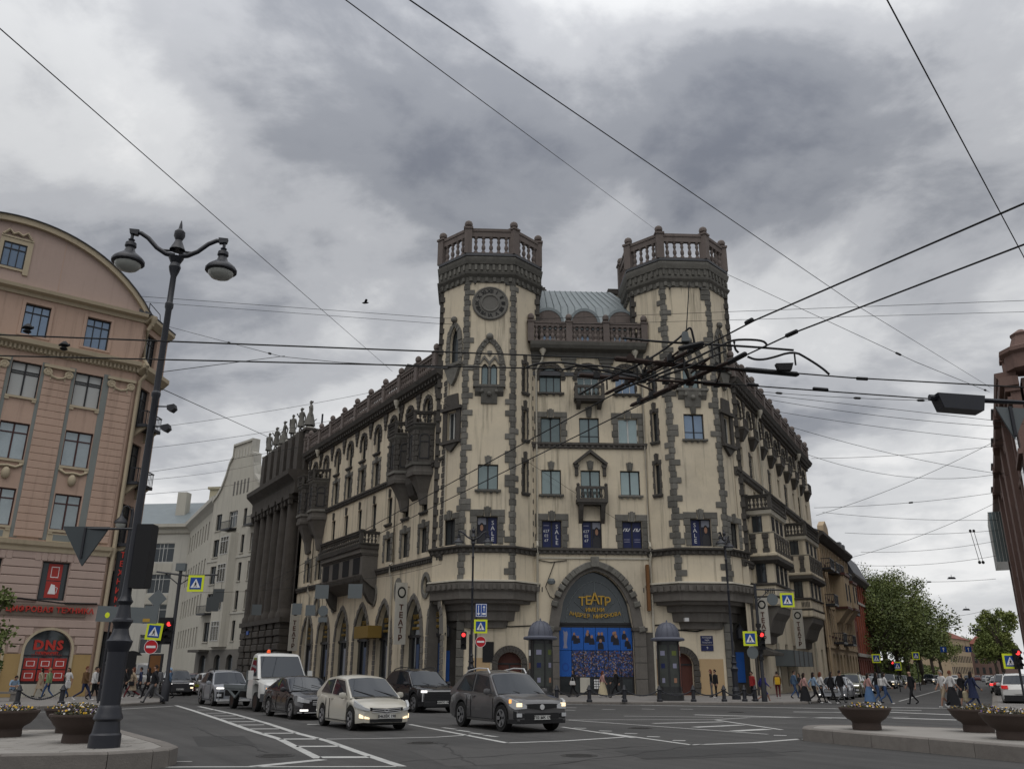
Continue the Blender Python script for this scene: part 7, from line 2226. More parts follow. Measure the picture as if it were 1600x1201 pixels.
def pose(kind, short=False, bare=False):
 st = {'walk': .75, 'stride': 1.15, 'stand': .12, 'phone': .6, 'sit': 0}[kind]
 J = {'pelvis': (0, 0, .94), 'spine': (.01, 0, 1.13), 'chest': (.02, 0, 1.33), 'neck': (.025, 0, 1.475), 'head0': (.035, 0, 1.555), 'head1': (.04, 0, 1.635), 'head2': (.025, 0, 1.705)}
 J.update({'shL': (.015, .175, 1.40), 'elL': (-.17 * st, .23, 1.13), 'wrL': (-.12 * st, .235, .89), 'shR': (.015, -.175, 1.40), 'elR': (.06 * st, -.235, 1.13), 'wrR': (.26 * st, -.20, .93)})
 J.update({'hipL': (0, .09, .89), 'knL': (.22 * st, .095, .49), 'anL': (.34 * st, .09, .095), 'heelL': (.33 * st, .09, .045), 'toeL': (.34 * st + .17, .10, .045 + .03 * st)})
 J.update({'hipR': (0, -.09, .89), 'knR': (-.02 * st, -.095, .48), 'anR': (-.40 * st, -.09, .11 + .09 * st), 'heelR': (-.42 * st, -.09, .05 + .09 * st), 'toeR': (-.40 * st + .15, -.10, .035)})
 if kind == 'phone':
  J.update({'elR': (.02, -.23, 1.13), 'wrR': (.22, -.12, 1.24), 'head1': (.065, 0, 1.625), 'head2': (.065, 0, 1.70)})
 if kind == 'sit':
  for s_, y in (('L', .1), ('R', -.1)):
   J.update({'hip' + s_: (.03, y, .46), 'kn' + s_: (.43, y * 1.3, .48), 'an' + s_: (.45, y * 1.2, .09), 'heel' + s_: (.43, y * 1.2, .045), 'toe' + s_: (.61, y * 1.3, .045), 'el' + s_: (.16, y * 2.2, .74), 'wr' + s_: (.37, y * .9, .72), 'sh' + s_: (.12, y * 1.7, .97)})
  J.update({'pelvis': (0, 0, .50), 'spine': (.02, 0, .68), 'chest': (.10, 0, .90), 'neck': (.17, 0, 1.03), 'head0': (.22, 0, 1.09), 'head1': (.27, 0, 1.14), 'head2': (.30, 0, 1.205)})
 def region(a, b):
  if a in ('neck', 'head0', 'head1') or b in ('head0',):
   return 0
  if a.startswith('el'):
   return 0 if short else 1
  if a.startswith('heel') or a.startswith('an'):
   return 3
  if a.startswith('kn') and bare:
   return 0
  if a.startswith('hip') or a.startswith('kn') or b.startswith('hip'):
   return 2
  return 1
 return cached(('body', kind, short, bare), lambda: skinned('body', J, BASE_R, EDG, region, (('wrL', 'elL', 1), ('wrR', 'elR', -1))))
def hair_mesh(kind):
 def mk():
  mb = MB()
  n = 12
  lo = {'short': -.045, 'long': -.03, 'bun': -.03}[kind]
  rings = []
  for k in range(6):
   ph = pi / 2 * k / 5
   z = lo + (.115 - lo) * sin(ph)
   r = cos(ph) if k < 5 else .02
   rings.append([(-.018 + .098 * r * cos(2 * pi * i / n) - (.02 if cos(2 * pi * i / n) > .3 and k < 2 else 0), .093 * r * sin(2 * pi * i / n), z + (.065 * max(0, cos(2 * pi * i / n)) * (1 - sin(ph)))) for i in range(n)])
  mb.ring(rings)
  if kind == 'long':
   mb.ring([[(-.03 + .085 * cos(t) * k, .095 * sin(t) * k, z) for t in [pi * .42 + pi * 1.16 * i / 9 for i in range(10)]] + [(-.02 + .05 * cos(t) * k, .06 * sin(t) * k, z) for t in [pi * 1.58 - pi * 1.16 * i / 9 for i in range(10)]] for z, k in ((.03, 1), (-.06, 1.08), (-.16, 1.1), (-.27, .75))])
  if kind == 'bun':
   mb.ball((-.115, 0, .06), .05, 8, 6)
  return mb.mesh('hair', 'c_hairb', 60)
 return cached(('hair', kind), mk)
def garment(kind):
 def mk():
  mb = MB()
  n = 14
  prof = {'skirt': [(.125, .115, 1.0), (.17, .15, .86), (.22, .20, .62), (.27, .25, .36)], 'longskirt': [(.125, .115, 1.0), (.19, .16, .84), (.27, .22, .5), (.33, .28, .16)], 'coat': [(.16, .20, 1.40), (.155, .175, 1.22), (.15, .165, 1.02), (.19, .19, .80), (.25, .22, .50)], 'jacket': [(.155, .205, 1.42), (.16, .19, 1.25), (.165, .18, 1.05), (.175, .18, .88)], 'dress': [(.145, .165, 1.36), (.135, .14, 1.12), (.18, .17, .85), (.25, .22, .48)]}[kind]
  mb.ring([[(.01 + a * cos(2 * pi * i / n) * (1 + .06 * (i % 2) * (z < .6)), b * sin(2 * pi * i / n) * (1 + .06 * (i % 2) * (z < .6)), z) for i in range(n)] for a, b, z in prof[::-1]], cap=False)
  return mb.mesh(kind, 'c_dark', 60)
 return cached(('garm', kind), mk)
def person(px, py, hd, label, kind='walk', top='dark', bottom='jeans', shoes='black', hair='short', hc='hairb', short=False, bare=False, wear=None, wc=None, h=1.72, group='pedestrians', z=0.0, sc=None):
 g_ = gp(px, py, z)
 root = thing('person', label, 'person', (g_.x, g_.y, z), 0, group)
 root.matrix_basis = T(g_.x, g_.y, z) @ RZ(hd) @ Matrix.Scale(h / 1.78, 4)
 b = part('body', pose(kind, short, bare), None, root)
 for i, m_ in ((1, top), (2, bottom), (3, shoes)):
  b.material_slots[i].link = 'OBJECT'
  b.material_slots[i].material = M['c_' + m_]
 if hair:
  hp = {'phone': (.065, 0, 1.63), 'sit': (.275, 0, 1.15)}.get(kind, (.04, 0, 1.64))
  o = part('hair', hair_mesh(hair), None, root, T(*hp) @ (Matrix.Rotation(R(35), 4, 'Y') if kind == 'sit' else Matrix.Identity(4)))
  o.material_slots[0].link = 'OBJECT'
  o.material_slots[0].material = M['c_' + hc]
 if wear:
  o = part(wear, garment(wear), None, root)
  o.material_slots[0].link = 'OBJECT'
  o.material_slots[0].material = M['c_' + (wc or top)]
 return root
def bag(owner, name, label, m_, off, size, strap=True):
 w, d, h = size
 mb = MB().ring([[(x * k, y * k, z) for x, y in ((-w / 2, -d / 2), (w / 2, -d / 2), (w / 2, d / 2), (-w / 2, d / 2))] for z, k in ((-h, .85), (-h * .9, 1), (-h * .1, .95), (0, .7))])
 if strap:
  mb.tube([(-w * .3, 0, 0), (-w * .15, 0, .22), (w * .15, 0, .22), (w * .3, 0, 0)], .012, 5)
 o = single(name, mb, m_, label, 'bag')
 o.matrix_basis = owner.matrix_basis @ T(*off)
 return o
PV = .13
GL, GC, GRt = 'pedestrians on the left pavement', 'pedestrians before the theatre', 'pedestrians crossing on the right'
LFT, RGT, BAK = 178, 2, 90
q = person(60, 1088.5, 190, 'woman in a long beige coat passing the shop window', top='beige', bottom='beige', wear='coat', wc='beige', hair='long', h=1.68, group=GL, z=PV)
person(72, 1091, 185, 'blond woman in a green jacket and blue trousers', top='green', bottom='jeans', hair='short', hc='hairl', wear='jacket', wc='green', h=1.66, group=GL, z=PV)
q = person(102, 1090.5, 250, 'woman in a white tee and jeans holding a white bag', 'phone', top='white', short=True, hair='long', h=1.68, group=GL, z=PV)
bag(q, 'tote_bag', 'white tote bag held by the woman in white tee and jeans', 'c_white', (.16, .2, .98), (.34, .1, .4))
person(112, 1087, 200, 'person in a dark teal coat behind the woman with the white tote', top='denim', bottom='grey', hair='long', h=1.70, group=GL, z=PV)
person(128, 1094.5, 10, 'man in a brown jacket striding right in dark jeans', 'stride', top='brown', bottom='navy', shoes='white', wear='jacket', wc='brown', hc='hairr', h=1.74, group=GL, z=PV)
person(143, 1093, 15, 'person in a pale jacket beside the small lamp post', 'walk', top='white', bottom='black', wear='jacket', wc='white', h=1.72, group=GL, z=PV)
person(150, 1088, 200, 'person in black half hidden by the small lamp post', 'walk', top='black', bottom='black', hair='long', h=1.70, group=GL, z=PV)
q = person(204, 1091.5, 200, 'woman in a beige dress with wine red leggings', 'stride', top='beige', bottom='wine', shoes='white', wear='dress', wc='beige', hair='long', hc='hairr', h=1.70, group=GL, z=PV)
bag(q, 'shoulder_bag', 'dark shoulder bag of the woman in the beige dress', 'c_black', (.05, .24, .98), (.28, .1, .24))
person(216, 1088.5, 190, 'person in dark blue walking behind the woman in beige', top='navy', bottom='dark', h=1.74, group=GL, z=PV)
person(194, 1088, 190, 'person in black beside the foot of the big lamp', top='black', bottom='black', hair='long', h=1.68, group=GL, z=PV)
q = person(238, 1098, 184, 'man in a black jacket and grey trousers striding left', 'stride', top='black', bottom='grey', hair='short', wear='jacket', wc='black', h=1.80, group=GL, z=PV)
bag(q, 'backpack', 'grey backpack worn by the striding man in black', 'c_grey', (-.22, 0, 1.42), (.18, .3, .46), False)
person(228, 1091, 180, 'person in black close behind the man with the backpack', top='black', bottom='black', hair='long', h=1.72, group=GL, z=PV)
person(262, 1091, 185, 'person in a blue hooded top beside the kerb', top='denim', bottom='black', hair='short', hc='skyb', h=1.70, group=GL, z=PV)
g_ = gp(8, 1095, PV)
BN = thing('bench', 'low stone bench on the left pavement', 'bench', (g_.x, g_.y, PV), 30)
part('seat', MB().box(-1.2, .6, -.25, .25, .36, .46), 'granite', BN)
for x in (-.9, .3):
 part('leg', MB().box(x - .12, x + .12, -.2, .2, 0, .36), 'granite', BN)
q = person(16, 1094.5, -40, 'person sitting bent on the bench in a pale blue top', 'sit', top='skyb', bottom='grey', shoes='white', short=True, h=1.75, group=GL, z=PV)
q = person(897, 1089, 175, 'woman in a black coat with a white bag before the posters', 'walk', top='black', bottom='black', wear='jacket', wc='black', hair='long', h=1.72, group=GC, z=PV)
bag(q, 'handbag', 'white handbag of the woman in the black coat', 'c_white', (.08, .27, 1.02), (.36, .12, .24))
q = person(942, 1089, 10, 'woman with reddish hair in a long cream skirt', 'walk', top='pinkc', bottom='cream', shoes='white', wear='longskirt', wc='cream', hair='long', hc='hairr', h=1.66, group=GC, z=PV)
person(964, 1090, 185, 'man in a black suit striding left before the entrance', 'stride', top='black', bottom='black', wear='jacket', wc='black', h=1.76, group=GC, z=PV)
person(1113, 1089, 175, 'brown haired person partly behind the man in black', 'stand', top='black', bottom='grey', hair='long', hc='hairr', h=1.78, group=GC, z=PV)
person(1120, 1091, 175, 'man in black with white trainers by the tan wall', 'stand', top='black', bottom='black', shoes='white', wear='jacket', wc='black', h=1.76, group=GC, z=PV)
person(1178, 1094, 200, 'person in a red jacket and black trousers at the kerb', 'stand', top='red', bottom='black', wear='jacket', wc='red', h=1.64, group=GRt, z=PV)
person(1195, 1098, 5, 'woman in a violet blue jacket stepping off the kerb with bare legs', 'stride', top='blue', bottom='blue', shoes='white', bare=True, wear='jacket', wc='blue', hair='long', h=1.74, group=GRt)
q = person(1217, 1091, 75, 'child in a brown coat seen from behind', 'stand', top='brown', bottom='wine', shoes='white', h=1.66, group=GRt, z=PV)
bag(q, 'backpack', 'bright yellow backpack worn by the child in brown', 'c_yellow', (-.2, 0, 1.36), (.2, .34, .46), False)
person(1243, 1091, 5, 'person in a denim jacket and jeans near the bollard', 'walk', top='denim', bottom='jeans', wear='jacket', wc='denim', h=1.72, group=GRt, z=PV)
person(1252, 1092, 185, 'person in dark clothes behind the woman in the pink jumper', 'walk', top='dark', bottom='dark', hair='long', h=1.7, group=GRt)
person(1259, 1099, 5, 'woman in a pink jumper and wide black trousers', 'walk', top='pinkc', bottom='black', wear='longskirt', wc='black', hair='long', h=1.70, group=GRt)
person(1274, 1099, 8, 'person in a pale blue and white top with black trousers', 'stride', top='skyb', bottom='black', shoes='white', hair='long', h=1.74, group=GRt)
q = person(1285, 1098, 8, 'person in a white shirt and brown waistcoat', 'walk', top='white', bottom='black', hc='hairr', hair='long', h=1.76, group=GRt)
person(1302, 1099.5, 5, 'person all in black walking right with white shoes', 'walk', top='black', bottom='black', shoes='white', wear='jacket', wc='black', hair='long', h=1.76, group=GRt)
person(1316, 1098, 15, 'man in a black top and grey trousers', 'walk', top='black', bottom='grey', wear='jacket', wc='black', h=1.86, group=GRt)
person(1360, 1100, 5, 'woman in a pink cardigan and a long blue skirt', 'walk', top='pinkc', bottom='skirt', wear='longskirt', wc='skirt', hair='long', h=1.70, group=GRt)
person(1373, 1098.5, 8, 'person in black beside the woman in the blue skirt', 'walk', top='black', bottom='jeans', hair='long', h=1.78, group=GRt)
q = person(1385, 1100.5, 3, 'person in a white shirt and jeans striding right', 'stride', top='white', bottom='jeans', hair='long', shoes='white', h=1.76, group=GRt)
bag(q, 'backpack', 'white backpack of the person in jeans striding right', 'c_white', (-.2, 0, 1.4), (.16, .28, .4), False)
person(1428, 1100, 182, 'bald man in a black tee and black trousers walking left', 'walk', top='black', bottom='black', hair=None, short=True, wear='jacket', wc='black', h=1.84, group=GRt)
person(1478, 1106, 190, 'older bald person in a white tee and pale shorts', 'walk', top='white', bottom='beige', hair='short', hc='hairg', short=True, bare=True, shoes='white', h=1.86, group=GRt)
person(1491, 1107, 8, 'person in white with a long black coat tied round the waist', 'stride', top='white', bottom='black', wear='longskirt', wc='black', hc='hairr', short=True, shoes='white', h=1.84, group=GRt)
person(1508, 1105, 188, 'woman in a black dress with long dark hair', 'walk', top='black', bottom='black', bare=True, wear='dress', wc='black', hair='long', h=1.76, group=GRt)
q = person(1524, 1107, 5, 'person in a navy jacket and jeans with white trainers', 'stride', top='navy', bottom='navy', shoes='white', wear='coat', wc='navy', hair='long', h=1.80, group=GRt)
bag(q, 'tote_bag', 'cream paper carrier bag held beside the navy jacket', 'c_cream', (-.1, .32, .82), (.42, .14, .5))
# ---- big two-armed lamp on the island
LB = gp(162, 1167.5, ISL)
LY = LB.y
def lz(py):
 x = 162 + (288 - 162) * (1167.5 - py) / (1167.5 - 345)
 return atY(x, py, LY).z, x
mm('lamp_glass', (.42, .43, .40), .25, var=.05, metal=.1)
prof_px = [(1167.5, 48), (1147, 47), (1144, 42), (1126, 37), (1122, 44), (1117, 42), (1112, 37), (1106, 36), (1101, 30), (1040, 30), (1018, 31), (1009, 37), (1001, 40), (998, 33), (990, 26), (982, 22), (974, 27), (971, 32), (968, 31), (965, 24), (955, 20), (945, 17), (941, 22), (939, 24), (936, 19), (930, 15), (900, 13), (760, 11.5), (622, 10.5), (618, 14), (614, 14), (611, 10), (484, 9.6), (480, 13), (475, 13), (472, 9.4), (432, 9), (424, 15), (418, 18), (412, 14), (403, 23), (391, 24), (383, 16), (376, 10), (369, 17), (363, 16), (358, 6), (351, 4), (345, 1)]
pr = []
for py, w in prof_px:
 z, x = lz(py)
 d = Vector((0, LY, z - EYE)).dot(_fw)
 pr.append((w / 2 * d / FPX, z - ISL))
LH = pr[-1][1]
def big_lamp(name, label, loc, rz=0, group=None, sc=1.0):
 t = thing(name, label, 'street lamp', group=group)
 k0 = next(i for i, p in enumerate(prof_px) if p[0] == 1101)
 part('base', MB().lathe(pr[:k0 + 3], 16), 'iron_blue', t, smooth=28)
 part('post', MB().lathe(pr[k0 + 2:-8], 14), 'iron_blue', t, smooth=28)
 part('finial', MB().lathe(pr[-8:], 12), 'iron_blue', t, smooth=28)
 zc = lz(400)[0] - ISL
 for s_ in (1, -1):
  u = lambda a, b: (s_ * a, 0, zc + b)
  a = part('arm', MB().tube([u(.05, .0), u(.22, .03), u(.42, .15), u(.62, .36), u(.78, .46), u(.90, .47)], [.06, .055, .05, .05, .05, .05], 8).tube([u(.05, .12), u(.3, .11), u(.42, .16)], .025, 6).prism([(s_ * .84, zc + .40), (s_ * 1.0, zc + .42), (s_ * 1.02, zc + .52), (s_ * .82, zc + .52)], -.06, .06, 'y'), 'iron_blue', t, smooth=50)
  x = s_ * .95
  l_ = part('lantern', MB().lathe([(.03, zc + .45), (.035, zc + .30), (.07, zc + .28), (.05, zc + .24), (.11, zc + .20), (.12, zc + .12), (.09, zc + .08), (.12, zc - .02), (.22, zc - .10), (.30, zc - .17), (.335, zc - .22), (.335, zc - .27), (.27, zc - .30), (.26, zc - .30)], 18, x), 'iron_blue', t, smooth=40)
  part('lantern_glass', MB().lathe([(.27, zc - .29), (.26, zc - .345), (.20, zc - .41), (.10, zc - .445), (.01, zc - .45)], 16, x), 'lamp_glass', l_, smooth=60)
 t.matrix_basis = T(*loc) @ RZ(rz) @ Matrix.Scale(sc, 4)
 return t
BL = big_lamp('street_lamp', 'tall dark blue cast iron lamp with two bell lanterns on the left island', (LB.x, LB.y, ISL), 12)
def lamp_at(px, py, ptop, label, rz):
 g_ = gp(px, py, PV)
 zt = atY(px + 3, ptop, g_.y).z
 clone(BL, (g_.x, g_.y, PV), rz, label, sc=(zt - PV) / LH)
lamp_at(735, 1091, 821, 'two-armed iron lamp before the left tower of the theatre house', 0)
lamp_at(1151, 1092, 826, 'two-armed iron lamp before the right tower of the theatre house', 60)
mxp = lambda py: atY(lz(py)[1], py, LY)
for py, dx, lb in ((637, .32, 'upper small floodlight clamped to the tall island lamp'), (668, .26, 'lower small floodlight clamped to the tall island lamp')):
 p = mxp(py)
 f = thing('floodlight', lb, 'floodlight', tuple(p))
 part('bracket', MB().tube([(0, 0, .03), (dx, -.02, .02), (dx + .02, -.02, -.02)], .016, 5), 'iron', f)
 part('housing', MB().prism([(dx - .06, .03), (dx + .08, .06), (dx + .11, -.03), (dx + .04, -.10), (dx - .05, -.06)], -.1, .06, 'y'), 'iron', f)
p = mxp(867)
s = thing('traffic_light', 'black traffic signal seen from behind on the island lamp', 'traffic light', (p.x, p.y, p.z), 0)
part('housing', MB().box(.06, .36, -.14, .12, -.62, .58).box(.08, .34, .12, .2, -.6, .56), 'black', s)
part('bracket', MB().box(-.02, .1, -.03, .03, .4, .46).box(-.02, .1, -.03, .03, -.5, -.44), 'iron', s)
tip = [atY(99, 822, LY + .1), atY(172, 823, LY + .1), atY(128, 884, LY + .1)]
o_ = tip[1]
tb = thing('triangle_sign', 'grey back of a triangular road sign on an arm of the island lamp', 'road sign', tuple(o_))
tri = [(v.x - o_.x, v.z - o_.z) for v in (tip[0], tip[1], tip[2])]
part('board', MB().prism(tri, -.02, .02, 'y'), 'sign_grey_dark' if 'sign_grey_dark' in M else mm('sign_grey_dark', (.055, .065, .07), .6, var=.08, scale=3), tb)
part('stiffener', MB().box((tri[0][0] + tri[1][0]) / 2 - .02, (tri[0][0] + tri[1][0]) / 2 + .02, -.05, -.02, tri[2][1] + .15, -.02), 'iron', tb)
pm = mxp(826)
part('arm', MB().tube([(tri[0][0] + .1, .04, -.03), (pm.x - o_.x, pm.y - o_.y, -.05)], .025, 6), 'iron', tb)
g_ = gp(163, 1094, PV)
SLh = atY(186, 792, g_.y).z - PV
s = thing('street_lamp', 'slim black lamp with one curved arm before the pink house', 'street lamp', (g_.x, g_.y, PV))
part('base', MB().lathe([(.38, 0), (.38, .5), (.30, .6), (.34, .8), (.27, .9), (.25, 1.7), (.30, 1.8), (.2, 2.0)], 12), 'iron', s, smooth=40)
part('post', MB().lathe([(.15, 2.0), (.12, SLh * .6), (.08, SLh * .97), (.02, SLh)], 10), 'iron', s, smooth=40)
part('arm', MB().tube([(0, 0, SLh * .93), (-.05, -.1, SLh * .985), (-.25, -.2, SLh + .05), (-.42, -.25, SLh - .05), (-.46, -.26, SLh - .3)], .045, 6), 'iron', s)
l_ = part('lantern', MB().lathe([(.04, SLh - .3), (.08, SLh - .5), (.12, SLh - .6), (.34, SLh - .85), (.36, SLh - .95), (.28, SLh - .98)], 12, -.46, -.26), 'iron', s, smooth=40)
part('lantern_glass', MB().lathe([(.28, SLh - .97), (.24, SLh - 1.15), (.02, SLh - 1.28)], 12, -.46, -.26), 'lamp_glass', l_, smooth=50)
# ---- signs and signals
def crossing_sign(parent, w, mtx):
 b = part('sign_board', MB().box(-w / 2, w / 2, -.02, .02, -w / 2, w / 2), 'sign_yellow', parent, mtx)
 i_ = part('blue_field', MB().box(-w * .36, w * .36, -.026, -.02, -w * .36, w * .36), 'sign_blue', b)
 i_ = b
 part('white_triangle', MB().prism([(-w * .30, -w * .26), (w * .30, -w * .26), (0, w * .29)], -.032, -.026, 'y'), 'sign_white', i_)
 q = w * .01
 part('walking_figure', MB().prism([(-3 * q, 5 * q), (3 * q, 5 * q), (4 * q, -6 * q), (9 * q, -22 * q), (5 * q, -22 * q), (0, -9 * q), (-8 * q, -22 * q), (-12 * q, -22 * q), (-4 * q, -5 * q)], -.037, -.032, 'y').prism([(3 * q * cos(k * pi / 4), 9.5 * q + 3.4 * q * sin(k * pi / 4)) for k in range(8)], -.038, -.033, 'y')
   .prism([(-3 * q, 4 * q), (-9 * q, -4 * q), (-7 * q, -5 * q), (0, 2 * q)], -.037, -.0325, 'y').prism([(3 * q, 4 * q), (8 * q, -3 * q), (6 * q, -5 * q), (1 * q, 1 * q)], -.0375, -.033, 'y'), 'black', i_)
 return b
def no_entry(parent, r, mtx):
 n = 20
 b = part('sign_disc', MB().prism([(r * cos(2 * pi * k / n), r * sin(2 * pi * k / n)) for k in range(n)], -.02, .02, 'y'), 'sign_red', parent, mtx)
 part('white_rim', MB().ring([[(a * cos(2 * pi * k / n), y, a * sin(2 * pi * k / n)) for k in range(n)] for a, y in ((r, -.021), (r, -.026), (r * .94, -.026), (r * .94, -.021))], cap=False), 'sign_white', b)
 part('white_bar', MB().box(-r * .68, r * .68, -.03, -.02, -r * .16, r * .16), 'sign_white', b)
 return b
def signal(parent, mtx, h=1.0, screen=False):
 o = part('signal_housing', MB().box(-.16, .16, -.1, .14, -h / 2, h / 2), 'black', parent, mtx)
 if screen:
  part('back_screen', MB().box(-.6, .12, .0, .03, -h * .62, h * .62), 'black', parent, mtx)
 for k, m_ in ((1, 'lamp_red'), (0, 'trim'), (-1, 'trim')):
  z = k * h * .31
  part('lens', MB().prism([(.115 * cos(2 * pi * i / 14), z + .115 * sin(2 * pi * i / 14)) for i in range(14)], -.125, -.1, 'y'), m_, o)
  part('visor', MB().ring([[(.13 * cos(t), y, z + .13 * sin(t)) for t in [pi * (i / 8 * 1.2 - .1) for i in range(9)]] + [(.12 * cos(t), y, z + .12 * sin(t)) for t in [pi * (1.1 - i / 8 * 1.2) for i in range(9)]] for y in (-.1, -.3)], cap=False), 'black', o)
def mpx(px, py, Y, base):
 p = atY(px, py, Y)
 return T(p.x - base[0], p.y - base[1], p.z - base[2])
YL = 46.5
g_ = Vector((atY(257, 1090, YL).x, YL, PV))
zt = atY(272, 890, YL).z
LP = thing('sign_post', 'dark post with cross arm, crossing signs, no entry disc and red signal, left corner', 'road sign', tuple(g_))
part('post', MB().lathe([(.22, 0), (.22, .9), (.1, 1.1), (.09, zt - PV)], 10), 'iron', LP, smooth=40)
part('cross_arm', MB().tube([(-1.3, 0, zt - PV - .1), (.3, -.05, zt - PV - .3), (2.0, 0, zt - PV - .25)], .05, 6).tube([(-.8, 0, zt - PV - .2), (0, 0, zt - PV - .8)], .03, 5).tube([(.8, 0, zt - PV - .25), (0, 0, zt - PV - .8)], .03, 5), 'iron', LP)
part('equipment_box', MB().box(-.25, .25, -.15, .15, zt - PV - .05, zt - PV + .35), 'sign_grey', LP)
crossing_sign(LP, .86, mpx(306, 911, YL - .3, g_))
crossing_sign(LP, .86, mpx(241, 986, YL - .3, g_) @ Matrix.Rotation(R(4), 4, 'Y'))
no_entry(LP, .36, mpx(236, 1010, YL - .3, g_))
signal(LP, mpx(264, 985, YL - .2, g_), 1.1, True)
part('diamond_back', MB().prism([(-.5, 0), (0, -.5), (.5, 0), (0, .5)], -.015, .015, 'y'), 'sign_grey', LP, mpx(246, 935, YL - .1, g_))
part('triangle_back', MB().prism([(-.42, .36), (.42, .36), (0, -.38)], -.015, .015, 'y'), 'sign_grey', LP, mpx(237, 957, YL - .15, g_))
part('sign_bracket', MB().box(-1.0, .1, -.2, -.16, -.03, .03), 'iron', LP, mpx(272, 986, YL, g_))
o_ = atY(201, 960, YL - 3)
dp = thing('direction_board', 'long grey back of a direction board with a green spot behind the lamp', 'road sign', tuple(o_))
part('panel', MB().box(-1.6, 1.45, -.02, .02, -.38, .38), 'sign_grey', dp, T(0, 0, 0) @ Matrix.Rotation(R(2), 4, 'Y'))
part('sticker', MB().prism([(-1.05 + .12 * cos(k * pi / 6), -.02 + .14 * sin(k * pi / 6)) for k in range(12)], -.03, -.02, 'y'), 'sign_yellow', dp)
part('orange_strip', MB().box(.75, 1.1, -.03, -.02, -.34, -.18), 'gold', dp)
for x in (-.9,):
 part('post', MB().tube([(x, .06, .3), (x, .06, PV - o_.z)], .05, 6), 'iron', dp)
g_ = gp(214, 1086, PV)
o_ = atY(243, 1036, 56)
bb = thing('advert_stand', 'small orange advertising stand behind the no entry sign', 'billboard', (o_.x, 56, PV))
part('frame', MB().box(-.42, .42, -.1, .1, 1.2, o_.z + .45), 'frame_dark', bb)
part('poster', MB().box(-.33, .33, -.12, -.1, 1.35, o_.z + .35), 'rust_sign', bb)
part('leg', MB().box(-.1, .1, -.08, .08, 0, 1.2), 'frame_dark', bb)
YC = 51.4
o_ = atY(735, 1091, YC)
SP = thing('sign_post', 'post with blue lane, crossing and no entry signs before the left tower', 'road sign', (atY(742, 1091, YC).x, YC, PV))
b_ = (atY(742, 1091, YC).x, YC, PV)
part('post', MB().lathe([(.05, 0), (.05, atY(750, 945, YC).z - PV)], 8), 'iron', SP)
m_ = mpx(752, 953, YC - .1, b_)
bl = part('blue_board', MB().box(-.33, .33, -.02, .02, -.38, .38), 'sign_blue', SP, m_)
part('white_border', MB().ring([[(sx * a, y, sz * c) for sx, sz in ((-1, -1), (1, -1), (1, 1), (-1, 1))] for a, c, y in ((.31, .36, -.021), (.31, .36, -.026), (.28, .33, -.026))], cap=False).box(-.012, .012, -.026, -.02, -.33, .33), 'sign_white', bl)
part('white_arrow', MB().prism([(-.18, .28), (-.14, .28), (-.14, -.16), (-.06, -.16), (-.16, -.30), (-.26, -.16), (-.18, -.16)], -.027, -.021, 'y').prism([(.14, -.06), (.18, -.06), (.18, .16), (.24, .16), (.16, .28), (.08, .16), (.14, .16)], -.027, -.021, 'y').box(.06, .26, -.027, -.021, -.26, -.14), 'sign_white', bl)
crossing_sign(SP, .78, mpx(751, 978, YC - .1, b_))
no_entry(SP, .31, mpx(751, 1002, YC - .1, b_))
sg = thing('traffic_light', 'traffic light showing red beside the no entry disc before the left tower', 'traffic light', (b_[0] - .35, YC + .2, PV))
signal(sg, mpx(719, 1000, YC + .1, (b_[0] - .35, YC + .2, PV)) @ T(.2, 0, 0), 1.0)
part('post', MB().lathe([(.06, 0), (.06, atY(719, 990, YC).z - PV)], 8), 'iron', sg)
YR = 50.5
b_ = (atY(1195, 1095, YR).x, YR, PV)
zt = atY(1184, 912, YR).z - PV
RPp = thing('sign_post', 'dark post with a crossing sign on its arm and red signal, right tower', 'road sign', b_)
part('post', MB().lathe([(.16, 0), (.16, .8), (.1, 1.0), (.08, zt)], 10), 'iron', RPp, smooth=40)
part('cross_arm', MB().tube([(-.1, 0, zt - .3), (2.3, 0, zt - .35)], .05, 6).tube([(0, 0, zt - 1.0), (.8, 0, zt - .35)], .025, 5), 'iron', RPp)
crossing_sign(RPp, .80, mpx(1230, 937, YR - .2, b_))
part('disc_back', MB().prism([(.32 * cos(k * pi / 10), .34 * sin(k * pi / 10)) for k in range(20)], -.02, .02, 'y'), 'sign_grey', RPp, mpx(1207, 936, YR - .15, b_))
crossing_sign(RPp, .80, mpx(1172, 997, YR - .2, b_))
part('disc_back', MB().prism([(.32 * cos(k * pi / 10), .34 * sin(k * pi / 10)) for k in range(20)], -.02, .02, 'y'), 'sign_grey', RPp, mpx(1176, 1019, YR - .15, b_))
signal(RPp, mpx(1190, 1000, YR - .2, b_), 1.0)
for k in range(6):
 part('signal_clamp', MB().box(-.12, .12, -.15, .1, 2.2 + k * .36, 2.42 + k * .36), 'black', RPp)
FS = 'signs far down the right street'
for px, py, w, Y, lb in ((1369, 1028, .8, 84, 'small pedestrian sign before the park trees, left of two'), (1431, 1024, .8, 96, 'small pedestrian sign hanging before the park trees, right of two'), (1402, 1040, .8, 88, 'small pedestrian sign beside the far red signal')):
 p = atY(px, py, Y)
 t = thing('crossing_sign', lb, 'road sign', (p.x, Y, 0), 0, FS)
 crossing_sign(t, w, T(0, 0, p.z))
 part('post', MB().lathe([(.05, .0), (.05, p.z)], 6, 0, .06), 'iron', t)
 if px == 1402:
  signal(t, T(-.5, 0, p.z), 1.0)
